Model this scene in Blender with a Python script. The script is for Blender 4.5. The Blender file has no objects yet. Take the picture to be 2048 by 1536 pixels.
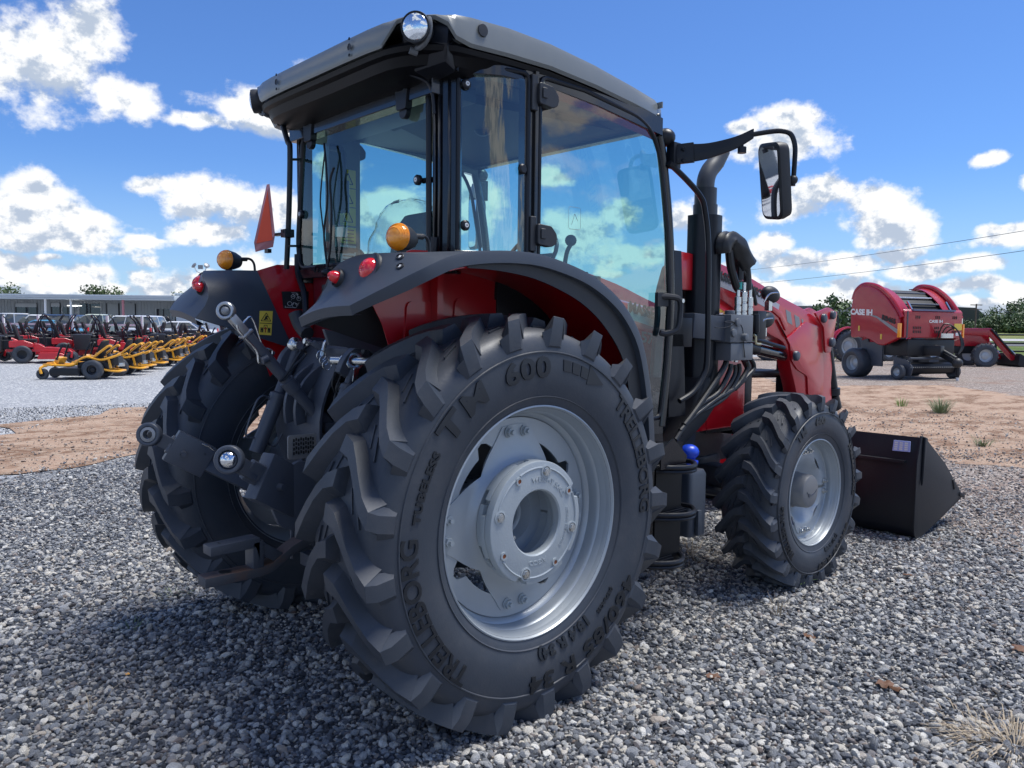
import bpy, bmesh, math, random
import numpy as np
from mathutils import Vector, Matrix, noise
from math import sin, cos, pi, radians, sqrt, atan2
random.seed(7); RNG = np.random.default_rng(7)
SC = bpy.context.scene
COL = SC.collection

# ------------------------------------------------------------------ camera
CP = Vector((-2.155, -3.2798, 1.5805)); YAW, PIT, ROLL, FPX = .8263, -.0721, .0109, 1581.94
FD = Vector((cos(YAW)*cos(PIT), sin(YAW)*cos(PIT), sin(PIT)))
_r = Vector((sin(YAW), -cos(YAW), 0)); _u = _r.cross(FD)
RT = _r*cos(ROLL) + _u*sin(ROLL); UP = _u*cos(ROLL) - _r*sin(ROLL)
cam = bpy.data.objects.new('camera', bpy.data.cameras.new('camera')); COL.objects.link(cam)
cam.matrix_world = Matrix.Translation(CP) @ Matrix((RT, UP, -FD)).transposed().to_4x4()
cam.data.sensor_width = 36; cam.data.lens = FPX/2048*36
cam.data.clip_start = .05; cam.data.clip_end = 4000
SC.camera = cam
SC.render.resolution_x, SC.render.resolution_y = 1024, 768
SC.view_settings.view_transform = 'Standard'; SC.view_settings.look = 'None'
SC.view_settings.exposure = 0.66; SC.view_settings.gamma = 1
SC.view_settings.use_curve_mapping = False
try: SC.cycles.transparent_max_bounces = 24; SC.cycles.max_bounces = 10
except Exception: pass

# ------------------------------------------------------------------ sky
SUN_AZ, SUN_EL = radians(-24), radians(68)      # azimuth measured from +X (ahead of the tractor) towards +Y
SUND = Vector((cos(SUN_AZ)*cos(SUN_EL), sin(SUN_AZ)*cos(SUN_EL), sin(SUN_EL)))
W = bpy.data.worlds.new('World'); SC.world = W; W.use_nodes = True
nt = W.node_tree; nt.nodes.clear(); N = nt.nodes; L = nt.links
def nd(tree, kind, **kw):
    n = tree.nodes.new(kind)
    for k, v in kw.items():
        if k == 'inp':
            for a, b in v.items(): n.inputs[a].default_value = b
        else: setattr(n, k, v)
    return n
def mth(tree, op, a, b=None, c=None, clamp=False):
    n = tree.nodes.new('ShaderNodeMath'); n.operation = op; n.use_clamp = clamp
    for i, v in enumerate((a, b, c)):
        if v is None: continue
        if hasattr(v, 'is_linked') or hasattr(v, 'links'): tree.links.new(v, n.inputs[i])
        else: n.inputs[i].default_value = v
    return n.outputs[0]
def vmth(tree, op, a, b=None, s=None):
    n = tree.nodes.new('ShaderNodeVectorMath'); n.operation = op
    for i, v in enumerate((a, b)):
        if v is None: continue
        if hasattr(v, 'links'): tree.links.new(v, n.inputs[i])
        else: n.inputs[i].default_value = v
    if s is not None: n.inputs['Scale'].default_value = s
    return n.outputs['Value'] if op in ('LENGTH', 'DOT_PRODUCT', 'DISTANCE') else n.outputs[0]
def smooth(tree, v, a, b, lo=0., hi=1.):
    n = tree.nodes.new('ShaderNodeMapRange'); n.interpolation_type = 'SMOOTHSTEP'
    tree.links.new(v, n.inputs[0])
    for i, q in enumerate((a, b, lo, hi)): n.inputs[i+1].default_value = q
    return n.outputs[0]
def mixc(tree, f, a, b, op='MIX'):
    n = tree.nodes.new('ShaderNodeMix'); n.data_type = 'RGBA'; n.blend_type = op
    for i, v in ((0, f), (6, a), (7, b)):
        if hasattr(v, 'links'): tree.links.new(v, n.inputs[i])
        elif i and len(v) == 3: n.inputs[i].default_value = (*v, 1)
        else: n.inputs[i].default_value = v
    return n.outputs[2]
def fbm(tree, vec, scale, detail=6, rough=.55, lac=2.1):
    n = nd(tree, 'ShaderNodeTexNoise', inp={'Scale': scale, 'Detail': detail, 'Roughness': rough, 'Lacunarity': lac})
    tree.links.new(vec, n.inputs['Vector']); return n.outputs['Fac']

tc = nd(nt, 'ShaderNodeTexCoord').outputs['Generated']
dirv = vmth(nt, 'NORMALIZE', tc)
# azimuth (to the right of the viewing direction) and elevation, radians
side = vmth(nt, 'DOT_PRODUCT', dirv, (sin(YAW), -cos(YAW), 0)); fwd = vmth(nt, 'DOT_PRODUCT', dirv, (cos(YAW), sin(YAW), 0))
az = mth(nt, 'ARCTAN2', side, fwd)
sep = nd(nt, 'ShaderNodeSeparateXYZ'); L.new(dirv, sep.inputs[0]); el = mth(nt, 'ARCSINE', sep.outputs[2])
cmb = nd(nt, 'ShaderNodeCombineXYZ'); L.new(az, cmb.inputs[0]); L.new(el, cmb.inputs[1]); ae = cmb.outputs[0]
# warp the cloud outlines
wn = nd(nt, 'ShaderNodeTexNoise', inp={'Scale': 9., 'Detail': 3., 'Roughness': .5}); L.new(dirv, wn.inputs['Vector'])
warp = vmth(nt, 'SCALE', vmth(nt, 'SUBTRACT', wn.outputs['Color'], (.5, .5, .5)), s=.055)
aew = vmth(nt, 'ADD', ae, warp)
def AE(px, py):
    v = FD + RT*((px-1024)/FPX) + UP*((768-py)/FPX); v.normalize()
    return atan2(v.x*sin(YAW)-v.y*cos(YAW), v.x*cos(YAW)+v.y*sin(YAW)), math.asin(v.z)
CLOUDS = [  # photo position, half width, half height
 (90, 110, 125, 105), (170, 70, 85, 75), (265, 195, 75, 45), (400, 240, 60, 18), (500, 215, 110, 48), (590, 180, 60, 60),
 (75, 440, 120, 62), (170, 450, 60, 45), (60, 385, 60, 45), (100, 480, 150, 24), (430, 400, 105, 50), (300, 372, 75, 24), (520, 420, 110, 60),
 (440, 470, 90, 28), (500, 520, 50, 30), (55, 545, 85, 32), (170, 550, 62, 34), (185, 575, 90, 22), (320, 570, 75, 36), (270, 545, 30, 26), (20, 520, 60, 20), (95, 515, 30, 10),
 (1600, 245, 90, 45), (1590, 290, 125, 50), (1480, 260, 42, 14), (1410, 430, 62, 40), (1360, 440, 60, 40), (1985, 305, 40, 18), (2048, 370, 22, 22),
 (1640, 400, 110, 42), (1740, 410, 90, 46), (1780, 460, 90, 44), (1590, 430, 75, 28), (1550, 500, 45, 30), (1620, 530, 120, 30), (1700, 520, 90, 26),
 (2020, 490, 90, 24), (1990, 470, 60, 20), (1900, 540, 110, 22), (1830, 545, 60, 22), (1560, 575, 80, 20), (1620, 590, 90, 18), (1960, 580, 120, 20), (2040, 590, 70, 20), (1480, 560, 60, 26),
 (680, 330, 90, 34), (800, 420, 120, 60), (940, 400, 80, 80), (1150, 470, 110, 60), (1230, 420, 50, 40), (1100, 350, 50, 25), (1280, 520, 110, 35), (880, 520, 100, 30)]
acc = None; acc_up = None
ae_up = vmth(nt, 'ADD', aew, (.004, .020, 0))
for px, py, hw, hh in CLOUDS:
    a0, e0 = AE(px, py)
    m = nd(nt, 'ShaderNodeVectorMath', operation='MULTIPLY_ADD'); L.new(aew, m.inputs[0])
    sx, sy = FPX/hw, FPX/hh
    m.inputs[1].default_value = (sx, sy, 0); m.inputs[2].default_value = (-a0*sx, -e0*sy, 0)
    ln = vmth(nt, 'LENGTH', m.outputs[0])
    acc = ln if acc is None else mth(nt, 'SMOOTH_MIN', acc, ln, .35)
    m = nd(nt, 'ShaderNodeVectorMath', operation='MULTIPLY_ADD'); L.new(ae_up, m.inputs[0]); m.inputs[1].default_value = (sx, sy, 0); m.inputs[2].default_value = (-a0*sx, -e0*sy, 0)
    ln = vmth(nt, 'LENGTH', m.outputs[0]); acc_up = ln if acc_up is None else mth(nt, 'SMOOTH_MIN', acc_up, ln, .35)
near_cloud = mth(nt, 'SUBTRACT', .93, acc)
# generic cumulus everywhere outside the view (and a few low ones inside it)
flat = nd(nt, 'ShaderNodeVectorMath', operation='MULTIPLY', inp={1: (1, 1, 2.2)}); L.new(dirv, flat.inputs[0])
gen = fbm(nt, flat.outputs[0], 2.6, 3, .5)
behind = smooth(nt, mth(nt, 'ABSOLUTE', az), .62, .75)
lowband = smooth(nt, el, .03, .17, 1., 0.)
genc = mth(nt, 'MULTIPLY_ADD', mth(nt, 'SUBTRACT', gen, .53), 9., -.15)
genc = mth(nt, 'ADD', genc, mth(nt, 'MULTIPLY_ADD', behind, 3.0, -3.0))
lowc = mth(nt, 'MULTIPLY_ADD', mth(nt, 'SUBTRACT', fbm(nt, flat.outputs[0], 9, 3, .5), .445), 6.5, mth(nt, 'MULTIPLY_ADD', lowband, 2.5, -2.5))
shape = mth(nt, 'MAXIMUM', mth(nt, 'MAXIMUM', near_cloud, genc), lowc)
shape = mth(nt, 'MINIMUM', shape, 1.0)
flat2 = nd(nt, 'ShaderNodeVectorMath', operation='MULTIPLY', inp={1: (1, 1, 1.25)}); L.new(dirv, flat2.inputs[0])
def billow(vec):
    return mth(nt, 'ADD', mth(nt, 'MULTIPLY', fbm(nt, vec, 13, 8, .56), .7), mth(nt, 'MULTIPLY', fbm(nt, vec, 45, 5, .6), .3))
b0 = billow(flat2.outputs[0])
offs = vmth(nt, 'ADD', flat2.outputs[0], tuple(SUND*.010 + Vector((0, 0, .012))))
b1 = billow(offs)
dens = mth(nt, 'ADD', mth(nt, 'MULTIPLY', shape, 1.5), mth(nt, 'MULTIPLY_ADD', b0, 3.6, -1.86))
alpha = smooth(nt, dens, -.08, .58)
lit = mth(nt, 'MULTIPLY', mth(nt, 'SUBTRACT', b0, b1), 4.5)
thick = smooth(nt, mth(nt, 'ADD', shape, mth(nt, 'MULTIPLY_ADD', fbm(nt, flat2.outputs[0], 8, 3, .5), 2.2, -1.1)), .25, 1.25)
grad = mth(nt, 'MULTIPLY', mth(nt, 'SUBTRACT', mth(nt, 'MINIMUM', acc_up, 1.6), mth(nt, 'MINIMUM', acc, 1.6)), .62)
bright = mth(nt, 'ADD', mth(nt, 'ADD', mth(nt, 'SUBTRACT', .93, mth(nt, 'MULTIPLY', thick, .27)), lit), mth(nt, 'MINIMUM', grad, .12))
bright = mth(nt, 'MAXIMUM', mth(nt, 'MINIMUM', bright, 1.08), .45)
sky = nd(nt, 'ShaderNodeTexSky', sky_type='NISHITA', sun_disc=False)
sky.sun_elevation = SUN_EL; sky.sun_rotation = pi/2 - SUN_AZ; sky.air_density = 1.0; sky.dust_density = .6; sky.ozone_density = 3.2; sky.altitude = 300
SKYS = .115
ccol = mixc(nt, smooth(nt, bright, .45, 1.0), (.47, .55, .68), (.98, .99, 1.0))
ccol = vmth(nt, 'SCALE', ccol, s=.68/SKYS)
tintn = mixc(nt, 1.0, sky.outputs[0], (.40, .585, .87), 'MULTIPLY')
hz = smooth(nt, el, .0, .20, .50, 0.)
skyc = mixc(nt, hz, tintn, (3.2, 4.4, 5.6))
final = mixc(nt, alpha, skyc, ccol)
bg = nd(nt, 'ShaderNodeBackground', inp={'Strength': SKYS}); L.new(final, bg.inputs[0])
wo = nd(nt, 'ShaderNodeOutputWorld'); L.new(bg.outputs[0], wo.inputs[0])
sun = bpy.data.objects.new('sun', bpy.data.lights.new('sun', 'SUN')); COL.objects.link(sun)
sun.data.energy = 3.1; sun.data.angle = radians(26); sun.data.color = (1, .97, .92)
sun.rotation_euler = (-SUND).to_track_quat('-Z', 'Y').to_euler()

# ------------------------------------------------------------------ helpers
def sst(a, b, x):
    t = min(1, max(0, (x-a)/(b-a))); return t*t*(3-2*t)
def hgt(x, y):
    dx, dy = x-CP.x, y-CP.y
    s = dx*sin(YAW) - dy*cos(YAW); f = dx*cos(YAW)+dy*sin(YAW); d = math.hypot(dx, dy)
    h = .0085*max(0, s)*sst(6, 18, d)*min(1, 60/max(d, 1)) if s > 0 else 0
    if s < 0: h += .25*sst(26, 44, d)*sst(0, 8, -s)
    return h
def ray(px, py): return FD + RT*((px-1024)/FPX) + UP*((768-py)/FPX)
def gat(px, py):
    "point of the ground seen at a pixel of the photograph"
    v = ray(px, py); z = 0
    for _ in range(30):
        t = (z-CP.z)/v.z if v.z < -1e-4 else 400
        p = CP + v*t; z = hgt(p.x, p.y)
    return Vector((p.x, p.y, z))
def dat(px, D, py=None):
    "ground point at pixel column px and forward distance D"
    v = ray(px, 700); v.z = 0; f = v.x*cos(YAW)+v.y*sin(YAW); p = CP + v*(D/f)
    return Vector((p.x, p.y, hgt(p.x, p.y)))
def link(o, parent=None):
    COL.objects.link(o)
    if parent: o.parent = parent
    return o
def props(o, label=None, cat=None, group=None, kind=None):
    for k, v in (('label', label), ('category', cat), ('group', group), ('kind', kind)):
        if v: o[k] = v
    return o
def empty(name, loc=(0, 0, 0), rz=0, **kw):
    o = bpy.data.objects.new(name, None); o.location = loc; o.rotation_euler.z = rz; o.empty_display_size = .2
    return props(link(o), **kw)
KIDS = {}
def copy_tree(o, parent=None):
    c = o.copy(); COL.objects.link(c); c.parent = parent
    for ch in KIDS.get(o.name, []): KIDS.setdefault(c.name, []).append(copy_tree(ch, c))
    return c
def frame(d, upv=Vector((0, 0, 1))):
    d = Vector(d).normalized(); upv = Vector(upv)
    if abs(d.dot(upv)) > .98: upv = Vector((1, 0, 0))
    x = upv.cross(d).normalized(); return x, d.cross(x).normalized(), d
class B:
    def __init__(s): s.v = []; s.f = []; s.m = []; s.mi = 0
    def add(s, vs, fs):
        k = len(s.v); s.v += [tuple(v) for v in vs]
        for f in fs: s.f.append([i+k for i in f]); s.m.append(s.mi)
        return s
    def box(s, c, sz, rot=None):
        M = rot if rot is not None else Matrix.Identity(3)
        if isinstance(rot, (int, float)): M = Matrix.Rotation(rot, 3, 'Z')
        if isinstance(rot, tuple): M = Matrix.Rotation(rot[1], 3, rot[0])
        vs = [Vector(c)+M@Vector((sx*sz[0]/2, sy*sz[1]/2, sz[2]/2*q)) for q in (-1, 1) for sx, sy in ((-1, -1), (1, -1), (1, 1), (-1, 1))]
        return s.add(vs, [(3, 2, 1, 0), (4, 5, 6, 7), (0, 1, 5, 4), (1, 2, 6, 5), (2, 3, 7, 6), (3, 0, 4, 7)])
    def bar(s, a, b, w, h, upv=(0, 0, 1)):
        a, b = Vector(a), Vector(b); x, y, z = frame(b-a, upv)
        ring = [(-w/2, -h/2), (w/2, -h/2), (w/2, h/2), (-w/2, h/2)]
        return s.loft([[p+x*i+y*j for i, j in ring] for p in (a, b)])
    def loft(s, rings, caps=True, closed=False):
        n = len(rings[0]); vs = [p for r in rings for p in r]; fs = []
        R = len(rings)
        for i in range(R if closed else R-1):
            for j in range(n):
                a, b = i*n+j, i*n+(j+1) % n; c, d = ((i+1) % R)*n+(j+1) % n, ((i+1) % R)*n+j
                fs.append((a, b, c, d))
        if caps and not closed: fs += [tuple(range(n))[::-1], tuple(range((R-1)*n, R*n))]
        return s.add(vs, fs)
    def tube(s, path, r, n=10, caps=True, closed=False, sq=None):
        P = [Vector(p) for p in path]; K = len(P)
        rr = r if isinstance(r, (list, tuple)) else [r]*K
        T = []
        for i in range(K):
            a = P[(i-1) % K] if (closed or i) else P[0]; b = P[(i+1) % K] if (closed or i < K-1) else P[-1]
            T.append((b-a).normalized())
        x = frame(T[0])[0]; rings = []
        for i in range(K):
            x = (x - T[i]*x.dot(T[i])).normalized(); y = T[i].cross(x)
            rings.append([P[i]+(x*cos(2*pi*j/n)+y*sin(2*pi*j/n))*rr[i] for j in range(n)])
        return s.loft(rings, caps, closed)
    def lathe(s, prof, o=(0, 0, 0), ax=(0, 1, 0), n=64, a0=0, a1=2*pi, close=False):
        "prof: list of (radius, offset along the axis)"
        x, y, z = frame(ax); o = Vector(o); full = abs(a1-a0-2*pi) < 1e-6; m = n if full else n+1
        vs = []; fs = []; K = len(prof)
        for i in range(m):
            a = a0+(a1-a0)*i/n; c = x*cos(a)+y*sin(a)
            vs += [o+c*r+z*h for r, h in prof]
        for i in range(n):
            i2 = (i+1) % m
            for j in range(K if close else K-1):
                j2 = (j+1) % K
                if prof[j][0] < 1e-6 and prof[j2][0] < 1e-6: continue
                fs.append((i*K+j, i*K+j2, i2*K+j2, i2*K+j))
        return s.add(vs, fs)
    def cyl(s, a, b, r, n=16, r2=None):
        a, b = Vector(a), Vector(b); x, y, z = frame(b-a); r2 = r if r2 is None else r2
        return s.loft([[p+(x*cos(2*pi*j/n)+y*sin(2*pi*j/n))*q for j in range(n)] for p, q in ((a, r), (b, r2))])
    def ball(s, c, r, n=12, sc=(1, 1, 1), rot=None):
        rings = []; c = Vector(c); M = rot or Matrix.Identity(3)
        for i in range(1, n):
            t = pi*i/n; rings.append([c+M@Vector((r*sc[0]*sin(t)*cos(2*pi*j/(2*n)), r*sc[1]*sin(t)*sin(2*pi*j/(2*n)), -r*sc[2]*cos(t))) for j in range(2*n)])
        return s.loft(rings)
    def prism(s, pts, y0, y1, axis='y', org=(0, 0, 0), M=None):
        "extrude polygon pts (u,v) between y0 and y1; axis y: (x,z) plane"
        def P(u, v, w):
            q = {'y': (u, w, v), 'x': (w, u, v), 'z': (u, v, w)}[axis]
            q = Vector(q)
            return (M@q if M else q)+Vector(org)
        return s.loft([[P(u, v, w) for u, v in pts] for w in (y0, y1)])
    def grid(s, rows, thick=0., both=True):
        "surface through rows of points, optional thickness"
        R, C = len(rows), len(rows[0]); rows = [[Vector(p) for p in r] for r in rows]
        def nrm(i, j):
            a = rows[min(i+1, R-1)][j]-rows[max(i-1, 0)][j]; b = rows[i][min(j+1, C-1)]-rows[i][max(j-1, 0)]
            return a.cross(b).normalized()
        vs = [p for r in rows for p in r]; fs = [(i*C+j, i*C+j+1, (i+1)*C+j+1, (i+1)*C+j) for i in range(R-1) for j in range(C-1)]
        if thick:
            k = len(vs); vs += [rows[i][j]-nrm(i, j)*thick for i in range(R) for j in range(C)]
            fs += [tuple(k+q for q in f[::-1]) for f in fs]
            bd = [(i, 0) for i in range(R)]+[(R-1, j) for j in range(1, C)]+[(i, C-1) for i in range(R-2, -1, -1)]+[(0, j) for j in range(C-2, 0, -1)]
            ids = [i*C+j for i, j in bd]
            for q in range(len(ids)):
                a, b = ids[q], ids[(q+1) % len(ids)]; fs.append((a, b, b+k, a+k))
        return s.add(vs, fs)
    def obj(s, name, mat, parent=None, bev=0, seg=2, ang=32, smoothf=True, loc=None, fix=True, **kw):
        me = bpy.data.meshes.new(name); me.from_pydata(s.v, [], s.f)
        mats = mat if isinstance(mat, (list, tuple)) else [mat]
        for m in mats: me.materials.append(m)
        if len(mats) > 1: me.polygons.foreach_set('material_index', s.m)
        if fix or bev:
            bm = bmesh.new(); bm.from_mesh(me)
            if fix: bmesh.ops.remove_doubles(bm, verts=bm.verts, dist=1e-5); bmesh.ops.recalc_face_normals(bm, faces=bm.faces)
            if bev:
                es = [e for e in bm.edges if len(e.link_faces) == 2 and e.calc_face_angle(0) > radians(30)]
                bmesh.ops.bevel(bm, geom=es, offset=bev, segments=seg, affect='EDGES', clamp_overlap=True, profile=.6)
            bm.to_mesh(me); bm.free()
        if smoothf:
            me.polygons.foreach_set('use_smooth', [True]*len(me.polygons)); me.set_sharp_from_angle(angle=radians(ang))
        me.update()
        o = bpy.data.objects.new(name, me)
        if loc is not None: o.location = loc
        if parent:
            KIDS.setdefault(parent.name, []).append(o)
        return props(link(o, parent), **kw)
def rpoly(pts, r, n=5):
    "polygon with rounded corners"
    out = []; K = len(pts); rr = r if isinstance(r, (list, tuple)) else [r]*K
    for i in range(K):
        p = Vector(pts[i]).to_2d(); a = Vector(pts[i-1]).to_2d(); b = Vector(pts[(i+1) % K]).to_2d()
        u = (a-p); w = (b-p); q = min(rr[i], u.length*.45, w.length*.45)
        if q < 1e-5: out.append((p.x, p.y)); continue
        u.normalize(); w.normalize(); s0 = p+u*q; s1 = p+w*q
        for k in range(n+1):
            t = k/n; c = s0*(1-t)**2+p*2*t*(1-t)+s1*t*t; out.append((c.x, c.y))
    return out
def spline(pts, n=6, closed=False):
    P = [Vector(p) for p in pts]; out = []; K = len(P)
    for i in range(K if closed else K-1):
        g = lambda k: P[k % K] if closed else P[max(0, min(K-1, k))]
        a, b, c, d = g(i-1), g(i), g(i+1), g(i+2)
        for k in range(n):
            t = k/n; out.append(.5*((2*b)+(c-a)*t+(2*a-5*b+4*c-d)*t*t+(3*b-a-3*c+d)*t**3))
    if not closed: out.append(P[-1])
    return out
def text_mesh(txt, size, depth, fat=0., xs=1., sp=1., shear=0):
    cu = bpy.data.curves.new('t', 'FONT'); cu.body = txt; cu.size = size; cu.extrude = depth/2; cu.offset = fat; cu.align_x = 'CENTER'; cu.space_character = sp
    cu.resolution_u = 3; cu.shear = shear
    o = bpy.data.objects.new('t', cu); COL.objects.link(o)
    dg = bpy.context.evaluated_depsgraph_get(); me = bpy.data.meshes.new_from_object(o.evaluated_get(dg)); bpy.data.objects.remove(o)
    n = len(me.vertices); co = np.empty(n*3); me.vertices.foreach_get('co', co); co = co.reshape(-1, 3); co[:, 0] *= xs
    return me, co
def text_obj(txt, size, mat, parent, fn, name='lettering', depth=.004, fat=0., xs=1., sp=1., cuts=0, shear=0, **kw):
    "fn maps (x, y, z) of the flat text to the place"
    me, co = text_mesh(txt, size, depth, fat, xs, sp, shear)
    if cuts:
        me.vertices.foreach_set('co', co.ravel()); bm = bmesh.new(); bm.from_mesh(me)
        bmesh.ops.triangulate(bm, faces=bm.faces)
        for _ in range(4):
            es = [e for e in bm.edges if e.calc_length() > max(.014, size*.16)]
            if not es: break
            bmesh.ops.subdivide_edges(bm, edges=es, cuts=1); bmesh.ops.triangulate(bm, faces=bm.faces)
        bmesh.ops.triangulate(bm, faces=bm.faces); bm.to_mesh(me); bm.free()
        co = np.empty(len(me.vertices)*3); me.vertices.foreach_get('co', co); co = co.reshape(-1, 3)
    co2 = np.array([tuple(fn(*c)) for c in co]); me.vertices.foreach_set('co', co2.ravel()); me.materials.clear(); me.materials.append(mat); me.update()
    o = bpy.data.objects.new(name, me)
    if parent: KIDS.setdefault(parent.name, []).append(o)
    return props(link(o, parent), **kw)
def plane_fn(o, xdir, ydir):
    o = Vector(o); x = Vector(xdir).normalized(); y = Vector(ydir).normalized(); n = x.cross(y)
    return lambda a, b, c: o+x*a+y*b+n*c

# ------------------------------------------------------------------ materials
def mat(name, col, rough=.5, metal=0., spec=.5, var=.12, vs=3., bump=0., bs=60., coat=0., coatr=.05, dust=0., dustc=(.16, .14, .12), grime=0., rv=.0, emit=None, sheen=0.):
    m = bpy.data.materials.new(name); m.use_nodes = True; t = m.node_tree; p = t.nodes['Principled BSDF']
    p.inputs['Roughness'].default_value = rough; p.inputs['Metallic'].default_value = metal
    p.inputs['Specular IOR Level'].default_value = spec; p.inputs['Coat Weight'].default_value = coat; p.inputs['Coat Roughness'].default_value = coatr
    pos = t.nodes.new('ShaderNodeTexCoord').outputs['Object']
    n1 = fbm(t, pos, vs, 5, .6); c = None
    f = mth(t, 'MULTIPLY_ADD', n1, 2*var, 1-var)
    c = vmth(t, 'SCALE', col); c.node.inputs[0].default_value = col; t.links.new(f, c.node.inputs['Scale'])
    if dust:
        g = t.nodes.new('ShaderNodeNewGeometry'); sp = t.nodes.new('ShaderNodeSeparateXYZ'); t.links.new(g.outputs['Normal'], sp.inputs[0])
        k = mth(t, 'MULTIPLY', smooth(t, fbm(t, pos, vs*2.3, 6, .65), .42, .75), dust)
        k2 = mth(t, 'MULTIPLY', smooth(t, sp.outputs[2], .2, 1.), dust*.6)
        c = mixc(t, mth(t, 'ADD', k, k2, clamp=True), c, dustc)
    t.links.new(c, p.inputs['Base Color'])
    if rv:
        r = mth(t, 'MULTIPLY_ADD', fbm(t, pos, vs*4, 4, .6), 2*rv, rough-rv, clamp=True); t.links.new(r, p.inputs['Roughness'])
    if bump:
        b = nd(t, 'ShaderNodeBump', inp={'Strength': 1., 'Distance': bump}); t.links.new(fbm(t, pos, bs, 3, .6), b.inputs['Height']); t.links.new(b.outputs[0], p.inputs['Normal'])
    if emit: p.inputs['Emission Color'].default_value = (*emit[:3], 1); p.inputs['Emission Strength'].default_value = emit[3]
    return m
def glass(name, tint, refl=1.5, rough=0.):
    m = bpy.data.materials.new(name); m.use_nodes = True; t = m.node_tree; t.nodes.clear()
    tr = nd(t, 'ShaderNodeBsdfTransparent', inp={'Color': (*tint, 1)}); gl = nd(t, 'ShaderNodeBsdfGlossy', inp={'Roughness': rough, 'Color': (1, 1, 1, 1)})
    f0 = ((refl-1)/(refl+1))**2; ge = nd(t, 'ShaderNodeNewGeometry')
    dt = mth(t, 'ABSOLUTE', vmth(t, 'DOT_PRODUCT', ge.outputs['Normal'], ge.outputs['Incoming'])); fr = mth(t, 'MULTIPLY_ADD', mth(t, 'POWER', mth(t, 'SUBTRACT', 1., dt, clamp=True), 5.), 1-f0, f0)
    mx = nd(t, 'ShaderNodeMixShader'); o = nd(t, 'ShaderNodeOutputMaterial')
    t.links.new(fr, mx.inputs[0]); t.links.new(tr.outputs[0], mx.inputs[1]); t.links.new(gl.outputs[0], mx.inputs[2]); t.links.new(mx.outputs[0], o.inputs[0])
    return m
M = {}
M['rubber'] = mat('rubber', (.036, .045, .060), .50, spec=.5, var=.25, vs=2., bump=.0006, bs=90, dust=.26, dustc=(.12, .115, .115), rv=.14)
M['letter'] = mat('rubber_letter', (.010, .013, .018), .45, var=.1)
M['rim'] = mat('silver_rim_paint', (.38, .42, .45), .40, metal=.30, var=.05, rv=.06, coat=.12, dust=.15, dustc=(.30, .29, .27))
M['casting'] = mat('silver_casting_paint', (.38, .42, .44), .45, metal=.15, var=.07, bump=.0008, bs=120)
M['red'] = mat('red_paint', (.46, .006, .014), .28, var=.06, coat=.6, coatr=.08)
M['redm'] = mat('red_paint_faded', (.58, .016, .028), .38, var=.12, coat=.4, coatr=.15)
M['black'] = mat('black_paint', (.008, .010, .015), .38, spec=.38, var=.2)
M['shadeblack'] = mat('shade_black', (.0035, .004, .0055), .45, spec=.22)  # darker than the black paint; shade under roof and steps put into the colour
M['plastic'] = mat('black_plastic', (.020, .022, .026), .5, var=.15, bump=.0004, bs=350)
M['fender'] = mat('charcoal_plastic', (.040, .050, .067), .46, var=.1, bump=.0004, bs=400)
M['roof'] = mat('grey_roof_plastic', (.18, .195, .195), .26, var=.05, dust=.12, dustc=(.26, .26, .25))
M['iron'] = mat('charcoal_iron_paint', (.058, .068, .088), .40, var=.2, bump=.0006, bs=90, rv=.08)
M['flange'] = mat('flange_grey', (.34, .38, .42), .4, metal=.3, var=.1)
M['rusty'] = mat('rust_stained_iron', (.060, .066, .080), .55, var=.2, bump=.0006, bs=90, dust=.5, dustc=(.16, .07, .03))
M['zinc'] = mat('zinc_plating', (.62, .63, .62), .25, metal=1., var=.12, vs=20)
M['chrome'] = mat('chrome', (.72, .74, .76), .07, metal=1., var=.02)
M['bucket'] = mat('black_bucket_paint', (.006, .0075, .012), .55, var=.2, bump=.0008, bs=70)
M['hose'] = mat('hose_rubber', (.014, .015, .017), .42, var=.2)
M['amber'] = mat('amber_lens', (1.0, .34, .01), .12, var=.05, coat=1.)
M['redlens'] = mat('red_lens', (.75, .015, .02), .1, var=.1, vs=40, coat=1.)
M['lens'] = mat('clear_lens', (.75, .80, .85), .06, metal=.85, var=.35, vs=30, coat=1.)
M['white'] = mat('white_paint', (.80, .80, .78), .4, var=.04)
M['yellow'] = mat('yellow_paint', (.90, .42, .03), .35, var=.06, coat=.4)
M['sticker'] = mat('yellow_sticker', (.80, .60, .08), .4, var=.04)
M['ink'] = mat('black_ink', (.01, .01, .01), .5)
M['blue'] = mat('blue_plastic', (.01, .06, .55), .35, var=.08)
M['orange'] = mat('fluorescent_orange', (.95, .10, .04), .45, var=.05)
M['smvred'] = mat('retroreflective_red', (.55, .22, .24), .35, var=.15, vs=30)
M['seat'] = mat('seat_fabric', (.012, .013, .016), .8, var=.2)
M['grey'] = mat('grey_plastic', (.12, .13, .14), .5)
M['mirror'] = mat('mirror_silver', (.82, .85, .88), .02, metal=1., var=0.)
M['copper'] = mat('bore_rust', (.20, .06, .02), .8, var=.3)
M['plate'] = mat('perforated_steel', (.26, .27, .28), .4, metal=.4)
G_SIDE = glass('tinted_glass', (.60, .83, .82), 1.98)
G_REAR = glass('tinted_glass_rear', (.62, .85, .83), 1.75)
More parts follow.
